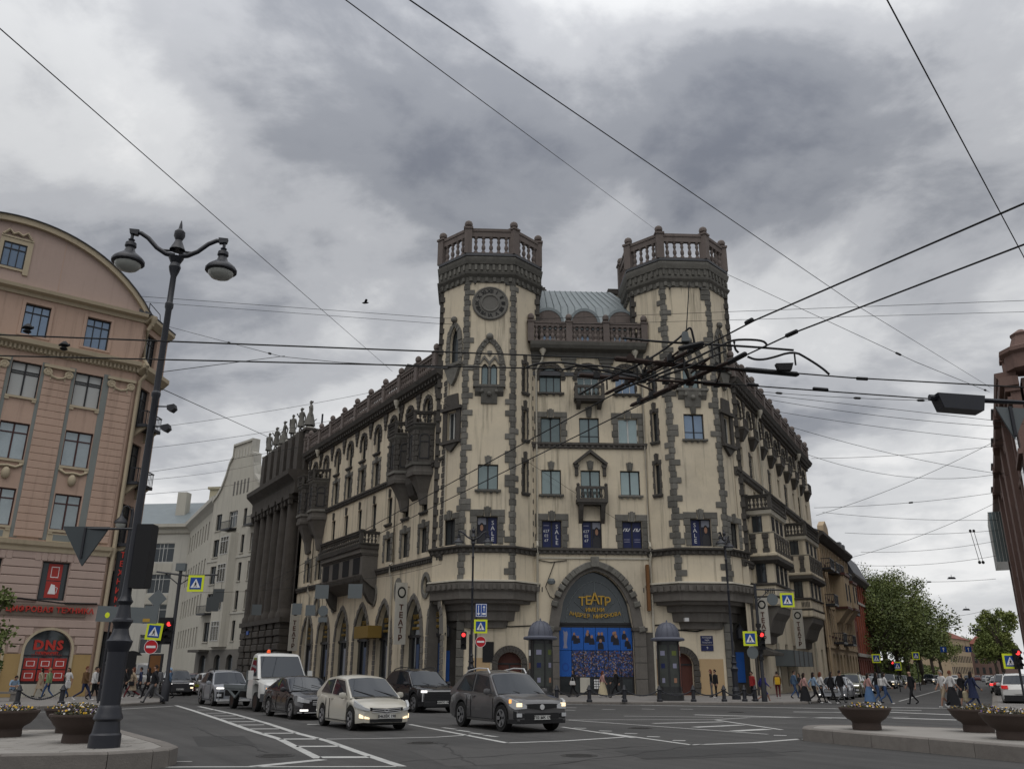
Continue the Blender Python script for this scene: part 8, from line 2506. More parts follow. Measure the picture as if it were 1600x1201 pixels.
for px, lb in ((1474, 'small blue lane board hanging left over the far street'), (1513, 'small blue lane board hanging right over the far street')):
 p = atY(px, 1014, 120)
 t = thing('lane_board', lb, 'road sign', tuple(p), 0, FS)
 part('board', MB().box(-.42, .42, -.02, .02, -.36, .36), 'sign_blue', t)
 part('arrow', MB().prism([(-.05, -.25), (.05, -.25), (.05, .05), (.15, .05), (0, .28), (-.15, .05), (-.05, .05)], -.03, -.02, 'y'), 'sign_white', t)
 part('hanger', MB().tube([(-.3, 0, .36), (-.3, 0, 1.2)], .02, 4).tube([(.3, 0, .36), (.3, 0, 1.2)], .02, 4), 'wire', t)
p = atY(1590, 1029, 46)
t = thing('traffic_light', 'red traffic light at the right edge above the white SUV', 'traffic light', (p.x, 46, 0))
signal(t, T(0, 0, p.z), 1.0)
crossing_sign(t, .75, T(-.3, .2, p.z - .1))
part('post', MB().lathe([(.06, 0), (.06, p.z)], 8, .05, .1), 'iron', t)
HS = 'sign backs hanging over the left street'
for i, (px, py, w, h_, kind, lb) in enumerate(((336, 937, 26, 34, 0, 'tall notched grey sign back before the gabled house'), (401, 952, 15, 16, 0, 'grey square sign back at the dark house corner'), (464, 951, 15, 17, 0, 'grey square sign back before the first theatre arch'), (485, 953, 15, 16, 0, 'small grey sign back left of the octagon'),
            (503, 924, 21, 21, 0, 'upper grey square sign back above the octagon'), (505, 954, 15, 16, 8, 'grey octagonal sign back'), (555, 923, 22, 22, 0, 'grey square sign back before the boxed balcony'))):
 Y = 62 if px > 450 else 72
 p = atY(px, py, Y)
 k = Y / 1316 * .97
 t = thing('hanging_sign', lb, 'road sign', tuple(p), 0, HS)
 a, b = w * k / 2, h_ * k / 2
 if kind == 8:
  part('board', MB().prism([(a * cos(pi / 8 + j * pi / 4) * 1.08, b * sin(pi / 8 + j * pi / 4) * 1.08) for j in range(8)], -.02, .02, 'y').box(-a * .9, a * .9, -.02, .02, -b * 2.1, -b * 1.15), 'sign_grey', t)
 elif i == 0:
  part('board', MB().prism([(-a, -b), (a * .5, -b), (a * .55, -b * .2), (a, -b * .15), (a, b), (-a * .35, b), (-a * .35, b * .3), (-a, b * .25)], -.02, .02, 'y'), 'sign_grey', t)
 else:
  part('board', MB().box(-a, a, -.02, .02, -b, b), 'sign_grey', t)
 part('hanger', MB().tube([(-a * .3, 0, b * (.9 if i else 1)), (-a * .3, 0, b + .55)], .015, 4).tube([(a * .6, 0, b * .9), (a * .6, 0, b + .55)], .015, 4), 'wire', t)
YG = 13.0
b_ = atY(1660, 632, YG)
GT = thing('signal_gantry', 'dark arm at the right edge with a long signal box and triangle back', 'gantry', (b_.x, YG, 0))
e_ = atY(1452, 621, YG)
part('arm', MB().tube([(e_.x - b_.x, 0, e_.z), (.0, 0, b_.z), (.0, 0, 0)], .055, 8), 'iron_blue', GT)
bx_ = [atY(1459, 617, YG), atY(1532, 622, YG), atY(1531, 645, YG), atY(1470, 640, YG)]
part('signal_box', MB().prism([(v.x - b_.x, v.z) for v in bx_], -.14, .14, 'y'), 'iron_blue', GT)
tr = [atY(1550, 638, YG), atY(1600, 641, YG), atY(1581, 688, YG)]
part('triangle_back', MB().prism([(v.x - b_.x, v.z) for v in tr], -.1, -.07, 'y'), 'sign_grey', GT)
part('stiffener', MB().box(tr[2].x - b_.x - .02, tr[2].x - b_.x + .03, -.13, -.1, tr[2].z + .05, tr[0].z), 'iron', GT)
# ---- advertising columns
mm('dome_blue', (.088, .094, .120), .55, var=.08, scale=3)
mm('print_grey2', (.05, .055, .05), .5, var=.3, scale=3)
mm('col_dark', (.040, .041, .042), .3, var=.05, metal=.2)
for px, lb, rz in ((845, 'round advertising column with a domed cap left of the arch', 20), (1048, 'round advertising column with a domed cap right of the arch', -10)):
 g_ = gp(px, 1093.5, PV)
 t = thing('advertising_column', lb, 'kiosk', (g_.x, g_.y, PV), rz, 'advertising columns')
 part('plinth', MB().lathe([(.78, 0), (.78, .38), (.70, .42), (.70, .5)], 24), 'col_dark', t, smooth=30)
 part('drum', MB().lathe([(.66, .5), (.66, 3.25)], 24), 'col_dark', t, smooth=30)
 for k in range(6):
  a = 2 * pi * k / 6
  part('rib', MB().box(-.035, .035, -.70, -.64, .5, 3.25), 'col_dark', t, Matrix.Rotation(a, 4, 'Z'))
  a0, a1 = a - pi / 2 + .09, a - pi / 2 + pi / 3 - .09
  R0 = [[(r * cos(a0 + (a1 - a0) * j / 5), r * sin(a0 + (a1 - a0) * j / 5), z) for j in range(6)] for r, z in ((.675, .75), (.675, 3.05))]
  pp = part('poster', MB().ring(R0, closed=False, cap=False), ('print_grey2', 'brick_dark', 'print_dark', 'print_pale', 'col_dark', 'print_grey2')[k], t)
  am = (a0 + a1) / 2
  for j in range(3):
   zz_ = (1.1, 1.9, 2.6)[j]
   R1 = [[(.683 * cos(am + w * .14 * (1 + .3 * j)), .683 * sin(am + w * .14 * (1 + .3 * j)), zz_ + e) for w in (-1, 0, 1)] for e in (-.14 - .04 * k % .1, .12)]
   part('printed_shape', MB().ring(R1, closed=False, cap=False), (('print_skin', 'print_grey', 'leaf'), ('brick_dark', 'print_skin', 'white'), ('print_grey', 'navy', 'print_grey'))[k % 3][j], pp)
 part('brim', MB().lathe([(.70, 3.25), (.98, 3.30), (1.0, 3.40), (.92, 3.46), (.72, 3.50)], 24), 'dome_blue', t, smooth=30)
 part('dome', MB().lathe([(.70, 3.48), (.69, 3.7), (.60, 3.98), (.42, 4.2), (.2, 4.32), (.05, 4.36), (.04, 4.46), (.01, 4.5)], 24), 'dome_blue', t, smooth=60)
 for k in range(12):
  a = 2 * pi * k / 12
  part('dome_rib', MB().tube([(r * cos(a), r * sin(a), z) for r, z in ((.71, 3.5), (.70, 3.7), (.61, 3.98), (.43, 4.21), (.2, 4.33))], .018, 4), 'dome_blue', t)
# ---- bollards and chains
bm_ = MB().lathe([(.16, 0), (.16, .1), (.11, .14), (.10, .60), (.14, .64), (.10, .70), (.08, .78), (.03, .86), (.01, .88)], 10)
BO = thing('bollard', 'x', 'bollard')
part('post', bm_, 'iron', BO, smooth=40)
part('ring', MB().lathe([(.145, .60), (.16, .63), (.145, .66)], 10), 'iron', BO)
def row(pxs, labels, group, py):
 pos = []
 for i, (x, lb) in enumerate(zip(pxs, labels)):
  g_ = gp(x, py(x), PV)
  pos.append(g_)
  if 'used' not in BO:
   BO['used'] = 1
   BO.matrix_basis = T(*g_)
   BO['label'], BO['group'] = lb, group
  else:
   clone(BO, g_, 0, lb, group)
 BO.pop('used', None) if group.endswith('left pavement') else None
 return pos
def chain(a, b, label, group, drop=.35):
 a, b = a + Vector((0, 0, .62)), b + Vector((0, 0, .62))
 pts = []
 for k in range(13):
  t = k / 12
  p = a.lerp(b, t)
  pts.append((p.x - a.x, p.y - a.y, p.z - a.z - drop * (1 - (2 * t - 1) ** 2)))
 mb = MB().tube(pts, .028, 5)
 for k in range(1, 24):
  t = k / 24
  p = a.lerp(b, t) - a
  mb.ball((p.x, p.y, p.z - drop * (1 - (2 * t - 1) ** 2)), .045, 5, 3)
 single('chain', mb, 'iron', label, 'chain', tuple(a), group=group)
xs_ = (870, 921, 976, 1031, 1084, 1132, 1164, 1181)
nm = ('beside the grey SUV', 'left of the poster entrance', 'right of the poster entrance', 'before the right advertising column', 'right of the blue poster stand', 'left of the right tower lamp', 'right of the right tower lamp', 'at the kerb end beside the red jacket')
ps = row(xs_, ['black iron bollard on the kerb ' + n for n in nm], 'bollards before the theatre', lambda x: 1096.5 - (x - 870) * .005)
for a, b, n in zip(ps, ps[1:], nm):
 if (b - a).length < 4:
  chain(a, b, 'drooping chain on the kerb starting ' + n, 'chains before the theatre', .3)
ps = row((26, 95), ('black bollard before the seated person on the left pavement', 'black bollard below the woman with the white tote'), 'bollards on the left pavement', lambda x: 1101 - x * .02)
chain(ps[0], ps[1], 'drooping chain between the two bollards on the left pavement', None, .4)
# ---- flower bowls on the islands
mm('bowl_leaf', (.042, .050, .020), .75, var=.5, scale=9, col2=(.06, .045, .025))
mm('petal_w', (.50, .48, .46), .7, var=0)
mm('petal_y', (.50, .30, .02), .7, var=0)
mm('petal_v', (.14, .09, .20), .7, var=0)
BOWL = [(.34, 0), (.345, .06), (.335, .16), (.36, .20), (.46, .26), (.55, .36), (.60, .46), (.625, .48), (.625, .52), (.56, .52), (.54, .46)]
def planter(px, py, label, sc=1.0, seed=0):
 g_ = gp(px, py, ISL)
 r_ = random.Random(seed)
 t = thing('flower_planter', label, 'planter', tuple(g_), r_.uniform(0, 90), 'flower bowls on the traffic islands')
 part('bowl', cached('bowl', lambda: MB().lathe(BOWL, 28).mesh('bowl', 'planter', 35)), None, t)
 part('soil', cached('soil', lambda: MB().lathe([(.55, .46), (.3, .50), (.01, .51)], 20).mesh('soil', 'soil')), None, t)
 lf, fl = MB(), MB()
 for k in range(750):
  a, d = r_.uniform(0, 2 * pi), .56 * math.sqrt(r_.random())
  x, y, z = d * cos(a), d * sin(a), .48 + r_.random() ** 1.5 * (.15 - .11 * (d / .56) ** 2)
  u = Vector((r_.uniform(-1, 1), r_.uniform(-1, 1), r_.uniform(-.4, .9))).normalized() * r_.uniform(.022, .045)
  v = u.cross(Vector((r_.uniform(-1, 1), r_.uniform(-1, 1), 1))).normalized() * .016
  p = Vector((x, y, z))
  lf.add([p - u * .3, p + u * .4 + v, p + u, p + u * .4 - v], [(0, 1, 2, 3)], 0)
 for k in range(85):
  a, d = r_.uniform(0, 2 * pi), .56 * math.sqrt(r_.random())
  p = Vector((d * cos(a), d * sin(a), .53 + r_.random() * (.12 - .09 * (d / .56) ** 2)))
  n_ = Vector((r_.uniform(-.8, .8), r_.uniform(-1, .2), r_.uniform(.2, 1))).normalized()
  u = n_.cross(Vector((0, 0, 1))).normalized()
  w = n_.cross(u)
  s_ = r_.uniform(.016, .027)
  m_ = r_.choice((0, 0, 1, 1, 2))
  fl.add([p + n_ * .006] + [p + (u * cos(j * 2 * pi / 5) + w * sin(j * 2 * pi / 5)) * s_ for j in range(5)], [(0, j + 1, (j + 1) % 5 + 1) for j in range(5)], m_)
 part('foliage', lf, 'bowl_leaf', t, kind='stuff')
 part('flowers', fl, ['petal_w', 'petal_y', 'petal_v'], t, kind='stuff')
 t.matrix_basis = t.matrix_basis @ Matrix.Scale(sc, 4)
planter(1355, 1139, 'brown flower bowl standing alone on the right island tip', seed=1)
planter(1530, 1142.5, 'brown flower bowl behind another on the right island', seed=2)
planter(1586, 1154, 'brown flower bowl cut by the right edge on the right island', seed=3)
planter(4, 1150.5, 'brown flower bowl cut by the left edge on the left island', 1.0, seed=4)
planter(126, 1159.5, 'brown flower bowl beside the big lamp foot', 1.0, seed=5)
planter(112, 1144, 'brown flower bowl behind the one beside the lamp foot', 1.0, seed=6)
# ---- trees
def tree(label, loc, h, r, seed, nl=2600, leaf=.28, m_='leaf', group=None, bare=0, squash=1.0):
 r_ = random.Random(seed)
 t = thing('tree', label, 'tree', loc, 0, group)
 tk = MB().tube([(0, 0, -.2), (.05 * h / 10, 0, h * .15), (-.1, .05, h * .32), (.05, 0, h * .5), (0, 0, h * .8)], [.035 * h, .026 * h, .02 * h, .014 * h, .004 * h], 8)
 cl = []
 for k in range(26):
  a = r_.uniform(0, 2 * pi)
  z = h * r_.uniform(.34, .97)
  f = math.sqrt(max(.03, 1 - ((z / h - .60) / .44) ** 2))
  d = r * f * r_.uniform(.25, 1.0) ** .6
  c = Vector((d * cos(a), d * sin(a) * squash, z))
  cl.append((c, r * r_.uniform(.22, .42)))
  z0 = h * r_.uniform(.25, .5)
  tk.tube([(0, 0, min(z0, z)), (c.x * .45, c.y * .45, (min(z0, z) + z) / 2 + .03 * h), tuple(c)], [.009 * h, .006 * h, .002 * h], 5)
 part('trunk', tk, 'bark', t)
 mb = MB()
 for k in range(nl):
  c, cr = cl[r_.randrange(len(cl))]
  v = Vector((r_.gauss(0, 1), r_.gauss(0, 1), r_.gauss(0, .8)))
  p = c + v.normalized() * cr * r_.random() ** .45 * r_.choice((1, 1, 1, 1.25))
  u = Vector((r_.uniform(-1, 1), r_.uniform(-1, 1), r_.uniform(-.7, .7))).normalized() * leaf * r_.uniform(.6, 1.3)
  w = u.cross(Vector((r_.uniform(-1, 1), r_.uniform(-1, 1), r_.uniform(-1, 1)))).normalized() * leaf * .4
  mb.add([p - u * .5, p + w, p + u * .6, p - w], [(0, 1, 2, 3)])
 part('crown', mb, m_, t, kind='stuff')
 return t
PK_ = 'park trees left of the right street'
for i, (u, out_, h, r, lb) in enumerate(((80, -5, 15.5, 5.5, 'tall green tree at the park corner beside the brick house'), (88, -1, 17, 6.0, 'broad green tree in front row of the park'), (97, -6, 19, 6.0, 'tall park tree with the highest crown'), (106, .5, 18, 6.0, 'park tree leaning to the road behind the broad one'),
           (118, -4, 20, 6.5, 'large park tree in the middle of the row'), (132, 1, 19, 6.0, 'park tree whose crown ends the high row'), (150, -1, 17, 5.5, 'lower park tree further down the street'), (172, 1, 16, 5.5, 'far park tree beside the blue lane board'), (200, 1.5, 15, 5.0, 'farthest park tree before the ochre house'))):
 p = PR + RD * u + RN * (out_ + 1.5)
 tree(lb, (p.x, p.y, 0), h, r, 20 + i, 9500 if i < 5 else 5500, .27 if i < 5 else .34, 'leaf' if i % 2 else 'leaf_dark', PK_)
p = atY(1375, 1060, 96)
for i, (px, Y, h) in enumerate(((1340, 125, 13), (1372, 128, 13), (1405, 135, 14), (1440, 150, 14))):
 q = atY(px, 1050, Y)
 tree(('bushy tree behind the brick house end', 'bushy tree low in the park behind the front row', 'bushy tree deep in the park', 'bushy tree at the park rear')[i], (q.x, Y, 0), h, 6, 60 + i, 4200, .36, 'leaf_dark', 'bushes and trees deep in the park')
for i, (px, Y, h, lb) in enumerate(((1568, 215, 17, 'tree on the right side beside the red house'), (1558, 250, 16, 'further tree on the right side of the street'), (1508, 430, 18, 'rounded tree on the skyline behind the far houses'), (1530, 440, 14, 'low tree on the skyline right of the chimney'))):
 q = atY(px, 1050, Y)
 tree(lb, (q.x, Y, 0), h, h * (.27 if i < 2 else .5), 80 + i, 9000, .5, 'leaf', 'trees on the right side')
q = atY(-34, 1000, 26)
tree('leafy young tree at the left edge before the pink house', (q.x, q.y, 0), 3.9, 1.0, 95, 2200, .12, 'leaf_dark')
hd = MB()
r_ = random.Random(4)
for k in range(9000):
 u_, o__ = r_.uniform(72, 215), r_.uniform(-9, 2.6)
 p = PR + RD * u_ + RN * o__
 p = Vector((p.x, p.y, r_.random() ** 1.3 * 3.6))
 v = Vector((r_.uniform(-1, 1), r_.uniform(-1, 1), r_.uniform(-.7, .7))).normalized() * .5
 w = v.cross(Vector((r_.uniform(-1, 1), r_.uniform(-1, 1), r_.uniform(-1, 1)))).normalized() * .25
 hd.add([p - v * .5, p + w, p + v * .6, p - w], [(0, 1, 2, 3)])
tag(link('park_shrubs', hd.mesh('park_shrubs', 'leaf_dark')), 'dense green shrubs under the park trees along the right street', 'shrubs', None, 'stuff')
# ---- overhead wires
WG = 'overhead wires'
def wire(label, pts, r=.012, sag=0.0, n=14, group=WG, mname='wire', knobs=()):
 """pts: (px, py, Y) of points on the wire"""
 P = [atY(*p) for p in pts]
 out_ = []
 for a, b in zip(P, P[1:]):
  for k in range(n):
   t = k / n
   out_.append(a.lerp(b, t) - Vector((0, 0, sag * 4 * t * (1 - t))))
 out_.append(P[-1])
 o = out_[0].copy()
 mb = MB().tube([p - o for p in out_], r, 5)
 for k in knobs:
  i = min(int(k * (len(out_) - 1)), len(out_) - 2)
  d = (out_[i + 1] - out_[i]).normalized()
  c = out_[i] - o
  mb.tube([c - d * r * 14, c - d * r * 8, c + d * r * 8, c + d * r * 14], [r * 1.2, r * 4.5, r * 4.5, r * 1.2], 6)
 return single('overhead_wire', mb, mname, label, 'wire', tuple(o), group=group)
wire('long wire slanting from the top left corner down to the theatre', [(-60, -8, 9), (0, 45, 10), (613, 580, 58)], .010)
wire('upper left of two wires slanting from top centre to the right tower', [(500, -28, 9), (540, 0, 10), (1022, 357, 60)], .010)
wire('right of two wires slanting from top centre to the red house', [(600, -30, 9), (640, 0, 10), (1340, 478, 34), (1549, 606, 64)], .012)
wire('wire falling steeply in the top right corner', [(1370, -30, 8), (1600, 402, 15), (1700, 590, 24)], .010)
wire('wire from the right tower cornice down to the red house', [(1133, 427, 61), (1430, 565, 50), (1546, 612, 64)], .018, knobs=(.97, .48))
wire('upper of two thin wires across the tower tops', [(150, 458, 57), (690, 497, 62), (850, 498, 63), (1640, 468, 52)], .018)
wire('lower of two thin wires across the tower tops', [(150, 466, 57), (690, 506, 62), (850, 508, 63), (1640, 486, 52)], .016)
wire('span wire from the pink house with two insulators', [(255, 508, 57), (440, 557, 40), (530, 566, 36), (700, 575, 13)], .014, knobs=(.22, .33))
wire('span wire from the pink house to the dark columned house', [(250, 606, 57), (420, 683, 100)], .03)
wire('short wire crossing left of the insulators', [(245, 582, 20), (445, 556, 28)], .010)
for i, (a, b, Y0, Y1, sg_, lb) in enumerate((((1160, 609), (1620, 626), 40, 34, .2, 'beaded wire just under the trolley pair on the right'), ((1180, 615), (1600, 662), 60, 60, .0, 'thin wire right of the theatre, first below the beaded one'), ((1200, 624), (1590, 668), 62, 60, .3, 'thin wire right of the theatre, second below the beaded one'),
            ((1215, 643), (1575, 689), 66, 72, .2, 'thin wire to the red house cornice'), ((1240, 668), (1575, 742), 70, 74, .4, 'thin wire sloping down to the red house'), ((1268, 716), (1572, 694), 76, 76, .3, 'thin wire rising to the red house'), ((1262, 710), (1572, 738), 76, 78, 1.3, 'slack wire sagging right of the theatre end'),
            ((1275, 805), (1568, 682), 80, 76, .5, 'thin wire rising steeply from the theatre end'), ((1272, 793), (1565, 768), 80, 84, .3, 'wire with a lamp knob above the ochre house'), ((1285, 800), (1560, 812), 84, 86, .3, 'wire almost level above the ochre house'), ((1290, 880), (1556, 785), 90, 86, .6, 'thin wire rising from the ochre house roof'),
            ((1320, 832), (1560, 828), 92, 88, .3, 'level wire above the antennas of the ochre house'), ((1345, 862), (1556, 845), 100, 92, .4, 'wire above the brick house roof'), ((1345, 883), (1556, 868), 102, 94, .4, 'wire just above the park trees'), ((1352, 905), (1556, 904), 104, 98, .3, 'wire carrying a hanging street light over the park'),
            ((1450, 965), (1552, 950), 120, 110, .3, 'short far wire between the tree crowns'))):
 wire(lb, [(*a, Y0), (*b, Y1)], .02 if i else .013, sg_, knobs=(.5,) if i in (8, 14) else ((.2, .45, .7, .9) if i == 0 else ()))
for i, (a, b, Y0, Y1, lb) in enumerate((((225, 750), (415, 722), 58, 105, 'thin wire above the gabled house'), ((228, 738), (690, 652), 57, 62, 'thin wire rising from the lamp to the left tower'), ((232, 700), (600, 640), 57, 66, 'thin wire level with the statues'), ((240, 668), (640, 600), 57, 64, 'thin wire crossing above the statues'), ((225, 772), (410, 748), 58, 104, 'lowest thin wire above the grey gable'),
          ((640, 590), (965, 812), 62, 63, 'thin cable slanting down across the left tower'), ((540, 905), (690, 880), 62, 62, 'wire carrying the hanging sign backs'), ((300, 925), (560, 906), 74, 62, 'wire carrying the sign backs of the left street'))):
 wire(lb, [(*a, Y0), (*b, Y1)], .014, .25)
WZ = 6.2
TW = 'trolley contact wires'
def level(label, pxs, r=.0115, ext=()):
 P = [gp(x, y, WZ) for x, y in pxs]
 if ext:
  d0, d1 = (P[0] - P[1]).normalized(), (P[-1] - P[-2]).normalized()
  P = [P[0] + d0 * ext[0]] + P + [P[-1] + d1 * ext[1]]
 single('trolley_wire', MB().tube([p - P[0] for p in P], r, 6), 'wire', label, 'wire', tuple(P[0]), group=TW)
 return P
A1 = level('far wire of the trolley pair running across the view', [(260, 533), (960, 560), (1330, 590), (1600, 605)], ext=(9, 8))
A2 = level('near wire of the trolley pair running across the view', [(270, 562), (950, 578), (1100, 597), (1455, 623)], ext=(9, .3))
B1 = level('left wire of the trolley pair running down the left street', [(1600, 318), (1180, 500), (960, 615), (672, 772)], ext=(6, 30))
B2 = level('right wire of the trolley pair running down the left street', [(1600, 382), (1240, 520), (1000, 632), (670, 795)], ext=(6, 30))
XC = gp(1090, 575, WZ)
X = thing('wire_crossing', 'rusty trolley wire crossing with bars, insulators and looped cables above the junction', 'overhead crossing', tuple(XC))
def bar(a, b, r, m_='rust', nm_='crossing_bar', dz=0.0):
 p, q = gp(*a, WZ) - XC, gp(*b, WZ) - XC
 return part(nm_, MB().tube([p + Vector((0, 0, dz)), p.lerp(q, .04) + Vector((0, 0, dz)), p.lerp(q, .96) + Vector((0, 0, dz)), q + Vector((0, 0, dz))], [r * .4, r * .8, r * .8, r * .4], 6), m_, X)
bar((960, 560), (1020, 566), .055)
bar((1020, 565), (1140, 577), .04)
bar((1020, 569), (1140, 580), .022)
bar((1162, 577), (1248, 585), .055, 'black')
bar((1140, 576), (1165, 579), .03)
bar((905, 586), (955, 590), .05)
bar((955, 590), (1100, 598), .03)
bar((1098, 598), (1142, 602), .05)
bar((1060, 545), (1100, 536), .05, 'black')
bar((1100, 537), (1020, 578), .04)
bar((1020, 578), (945, 616), .035)
bar((1166, 552), (1136, 568), .05, 'black')
bar((1140, 565), (1060, 600), .04)
bar((1060, 600), (985, 634), .045)
bar((1165, 505), (1176, 499), .04, 'black', 'insulator')
bar((1228, 525), (1246, 517), .04, 'black', 'insulator')
bar((1168, 600), (1185, 602), .035, 'black', 'insulator')
bar((1270, 607), (1294, 609), .04, 'black', 'insulator')
bar((1338, 591), (1356, 592), .035, 'black', 'insulator')
def loop(pts, r=.018, nm_='loop_cable'):
 """cables that stand above the wires: (px, py, metres above the contact wire)"""
 P = [atY(x, y, 12.35) - XC for x, y, dz in pts]
 for _ in range(2):
  P = [P[0]] + [q for a, b in zip(P, P[1:]) for q in (a.lerp(b, .25), a.lerp(b, .75))] + [P[-1]]
 part(nm_, MB().tube(P, r, 6), 'black', X, smooth=60)
loop([(905, 616, .0), (950, 590, .05), (1010, 565, .12), (1060, 530, .25), (1075, 513, .36), (1080, 512, .36), (1084, 530, .2), (1086, 540, .05)])
loop([(973, 528, .2), (1030, 534, .15), (1110, 538, .1), (1180, 542, .08), (1240, 547, .12)])
loop([(960, 612, .0), (1060, 572, .1), (1130, 538, .25), (1147, 530, .3), (1190, 531, .3), (1199, 538, .15), (1195, 542, .0)])
loop([(1147, 531, .3), (1148, 545, .1), (1154, 551, .0)])
loop([(1168, 557, .0), (1180, 562, .02), (1200, 561, .05), (1240, 548, .2), (1262, 560, .15), (1285, 575, .08), (1296, 585, .0)])
for a in ((1112, 538, 1112, 560), (1068, 556, 1067, 580), (995, 572, 995, 596), (948, 593, 949, 612), (1241, 550, 1240, 572)):
 p, q = gp(a[0], a[1], WZ) - XC, gp(a[0], a[1], WZ) - XC
 part('dropper', MB().tube([p, p - Vector((0, 0, (a[3] - a[1]) * .0095))], .014, 5), 'black', X)
part('switch_box', MB().prism([(-.14, .05), (.14, .06), (.10, -.06), (-.10, -.06)], -.05, .05, 'y'), 'black', X, T(*(gp(1226, 579, WZ) + Vector((0, 0, .06)) - XC)))
part('suspension_wire', MB().tube([atY(1072, 524, 12.3) - XC, atY(1077, 440, 12.3) - XC], .008, 4), 'black', X)
part('suspension_block', MB().ring([[atY(1071 + dx, 534, 12.3) + Vector((0, dy, z)) - XC for dx, dy in ((-w_, -.04), (w_, -.04), (w_, .04), (-w_, .04))] for z, w_ in ((.0, 6), (.16, 4))]), 'sign_grey', X)
for x, y, w_ in ((985, 562, 7), (1012, 566, 6), (1042, 568, 6), (1066, 571, 8), (1098, 574, 6), (1128, 577, 6), (932, 588, 6), (962, 591, 6), (1004, 594, 7), (1040, 596, 6), (1078, 598, 7), (1120, 601, 6), (1080, 546, 6), (1048, 561, 6), (1008, 583, 6), (980, 598, 5), (1120, 576, 7), (1092, 588, 7), (1050, 605, 7), (1020, 618, 8), (1000, 627, 6)):
 p = gp(x, y, WZ) - XC
 k_ = w_ * .0085
 part('clamp', MB().box(p.x - k_, p.x + k_, p.y - .05, p.y + .05, p.z - .035, p.z + .055).box(p.x - k_ * .4, p.x + k_ * .4, p.y - .03, p.y + .03, p.z + .055, p.z + .10), 'rust' if x % 4 else 'black', X)
for a_, b_ in (((1012, 566), (1004, 594)), ((1066, 571), (1078, 598)), ((1128, 577), (1120, 601)), ((1040, 568), (1060, 552)), ((1080, 585), (1110, 561)), ((985, 598), (1020, 612))):
 part('cross_tie', MB().tube([gp(*a_, WZ) - XC + Vector((0, 0, .03)), gp(*b_, WZ) - XC + Vector((0, 0, .03))], .018, 5), 'rust', X)
loop([(878, 578, .1), (905, 570, .16), (950, 572, .12), (990, 582, .04)], .016)
loop([(822, 574, .02), (845, 566, .10), (890, 566, .14), (935, 578, .06), (1000, 590, .02)], .016)
loop([(1010, 600, .0), (1040, 585, .16), (1075, 575, .1), (1105, 560, .14), (1135, 548, .2)], .016)
p = atY(1516, 829, 60)
t = thing('hanging_rods', 'pair of thin hanging rods with knobs in the sky above the far street', 'wire fitting', tuple(p))
for k in (0, 1):
 part('rod', MB().tube([(k * .25, 0, 0), (k * .25 + .28, 0, -2.2)], .02, 5), 'wire', t)
 part('knob', MB().ball((k * .25, 0, 0), .11, 6, 4).ball((k * .25 + .28, 0, -2.2), .12, 6, 4), 'wire', t)
for px, py, lb in ((43, 515, 'upper wire clamp before the pink house'), (100, 542, 'lower wire clamp before the pink house')):
 p = gp(px, py, WZ)
 single('wire_clamp', MB().lathe([(.03, -.05), (.06, -.03), (.03, 0), (.07, .03), (.05, .06), (.02, .09)], 8).tube([(-.08, 0, .03), (.08, 0, .03)], .02, 5), 'black', lb, 'wire fitting', tuple(p), group='clamps on the trolley wires')
for px, py, Y, lb in ((1487, 904, 101, 'street light hung on a wire before the park trees'), (1510, 953, 115, 'upper far street light between the crowns'), (1528, 985, 125, 'lower far street light above the far houses')):
 p = atY(px, py, Y)
 single('hanging_light', MB().ring([[(-.45, -.2, 0), (.45, -.2, 0), (.45, .2, 0), (-.45, .2, 0)], [(-.3, -.12, .22), (.3, -.12, .22), (.3, .12, .22), (-.3, .12, .22)]]).tube([(0, 0, .2), (0, 0, .5)], .03, 4), 'iron', lb, 'street lamp', tuple(p), group='street lights on wires')
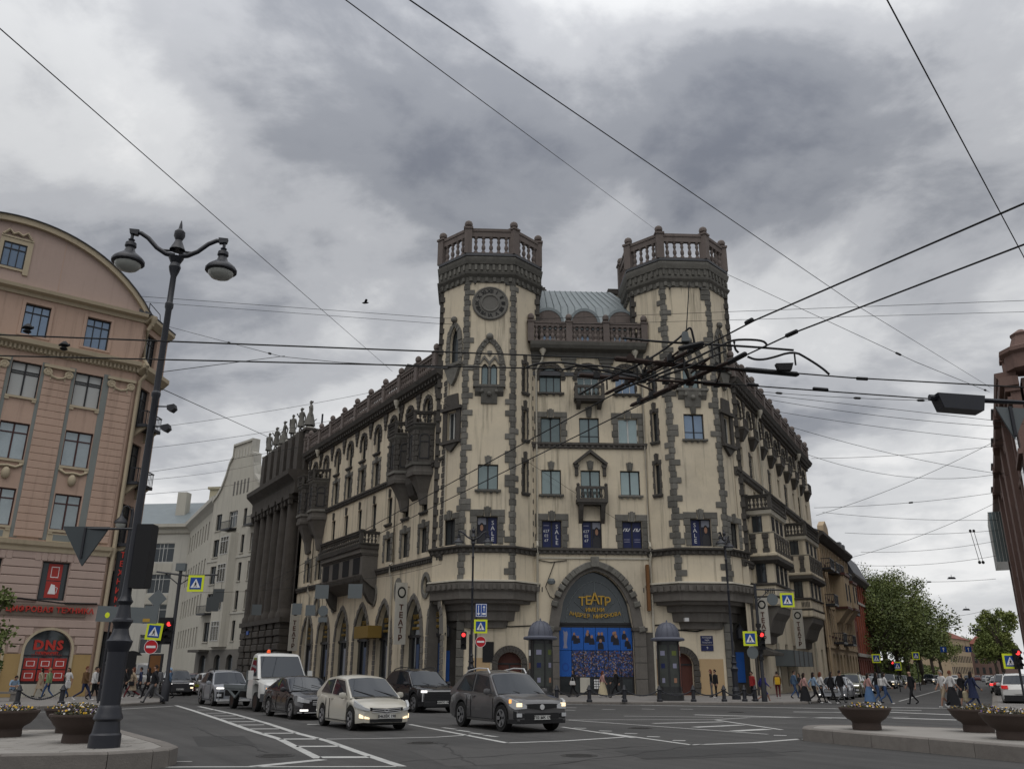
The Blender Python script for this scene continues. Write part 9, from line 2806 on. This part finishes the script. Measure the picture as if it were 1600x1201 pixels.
# ---- statues on the attic, bird
for i in range(6):
 p = D.m @ Vector((-.4 - 3.25 * i, .3, 0))
 t = thing('statue', ('stone statue nearest the theatre on the dark house attic', 'second stone statue from the theatre with a raised arm', 'third stone statue from the theatre on the attic', 'fourth stone statue from the theatre on the attic', 'fifth stone statue from the theatre on the attic', 'stone statue at the far end of the dark house attic')[i], 'statue', (p.x, p.y, 27.5), HDG - 90 + 20 * (i % 3), 'statues on the dark house')
 part('pedestal', MB().lathe([(.75, 0), (.72, .14), (.45, .2)], 12), 'grey_wall2', t)
 b = part('figure', pose(('stand', 'phone', 'stand', 'walk', 'phone', 'stand')[i]), None, t, T(0, 0, .15) @ Matrix.Scale(1.85, 4))
 for s_ in b.material_slots:
  s_.link = 'OBJECT'
  s_.material = M['stone']
 o = part('hair', hair_mesh('bun'), None, t, T(0, 0, .15) @ Matrix.Scale(1.85, 4) @ T(.04, 0, 1.64))
 o.material_slots[0].link = 'OBJECT'
 o.material_slots[0].material = M['dark_stone']
 o = part('drapery', garment(('longskirt', 'coat', 'dress')[i % 3]), None, t, T(0, 0, .15) @ Matrix.Scale(1.85, 4))
 o.material_slots[0].link = 'OBJECT'
 o.material_slots[0].material = M['stone']
p = atY(571, 473, 42)
bd = thing('bird', 'dark bird flying left of the towers', 'bird', tuple(p), 20)
part('body', MB().lathe([(.005, -.2), (.05, -.1), (.06, 0), (.045, .1), (.03, .15), (.005, .19)], 8).xf(Matrix.Rotation(R(80), 4, 'Y')), 'black', bd)
for s_ in (1, -1):
 part('wing', MB().ring([[(.06, s_ * .03, .02), (-.08, s_ * .03, .02), (-.08, s_ * .03, .0), (.06, s_ * .03, .0)], [(.08, s_ * .18, .10), (-.06, s_ * .18, .10), (-.06, s_ * .18, .09), (.08, s_ * .18, .09)], [(.0, s_ * .34, .08), (-.05, s_ * .34, .08), (-.05, s_ * .34, .075), (.0, s_ * .34, .075)]]), 'black', bd)
part('roof_lantern', MB().box(-1.2, 1.2, -.8, .8, 24.2, 26.6).prism([(-1.6, 26.6), (1.6, 26.6), (0, 27.4)], -1.0, 1.0, 'y'), 'dark_stone', TH, LF.inv @ LF.m @ T(-8.4, 1.2, 0))
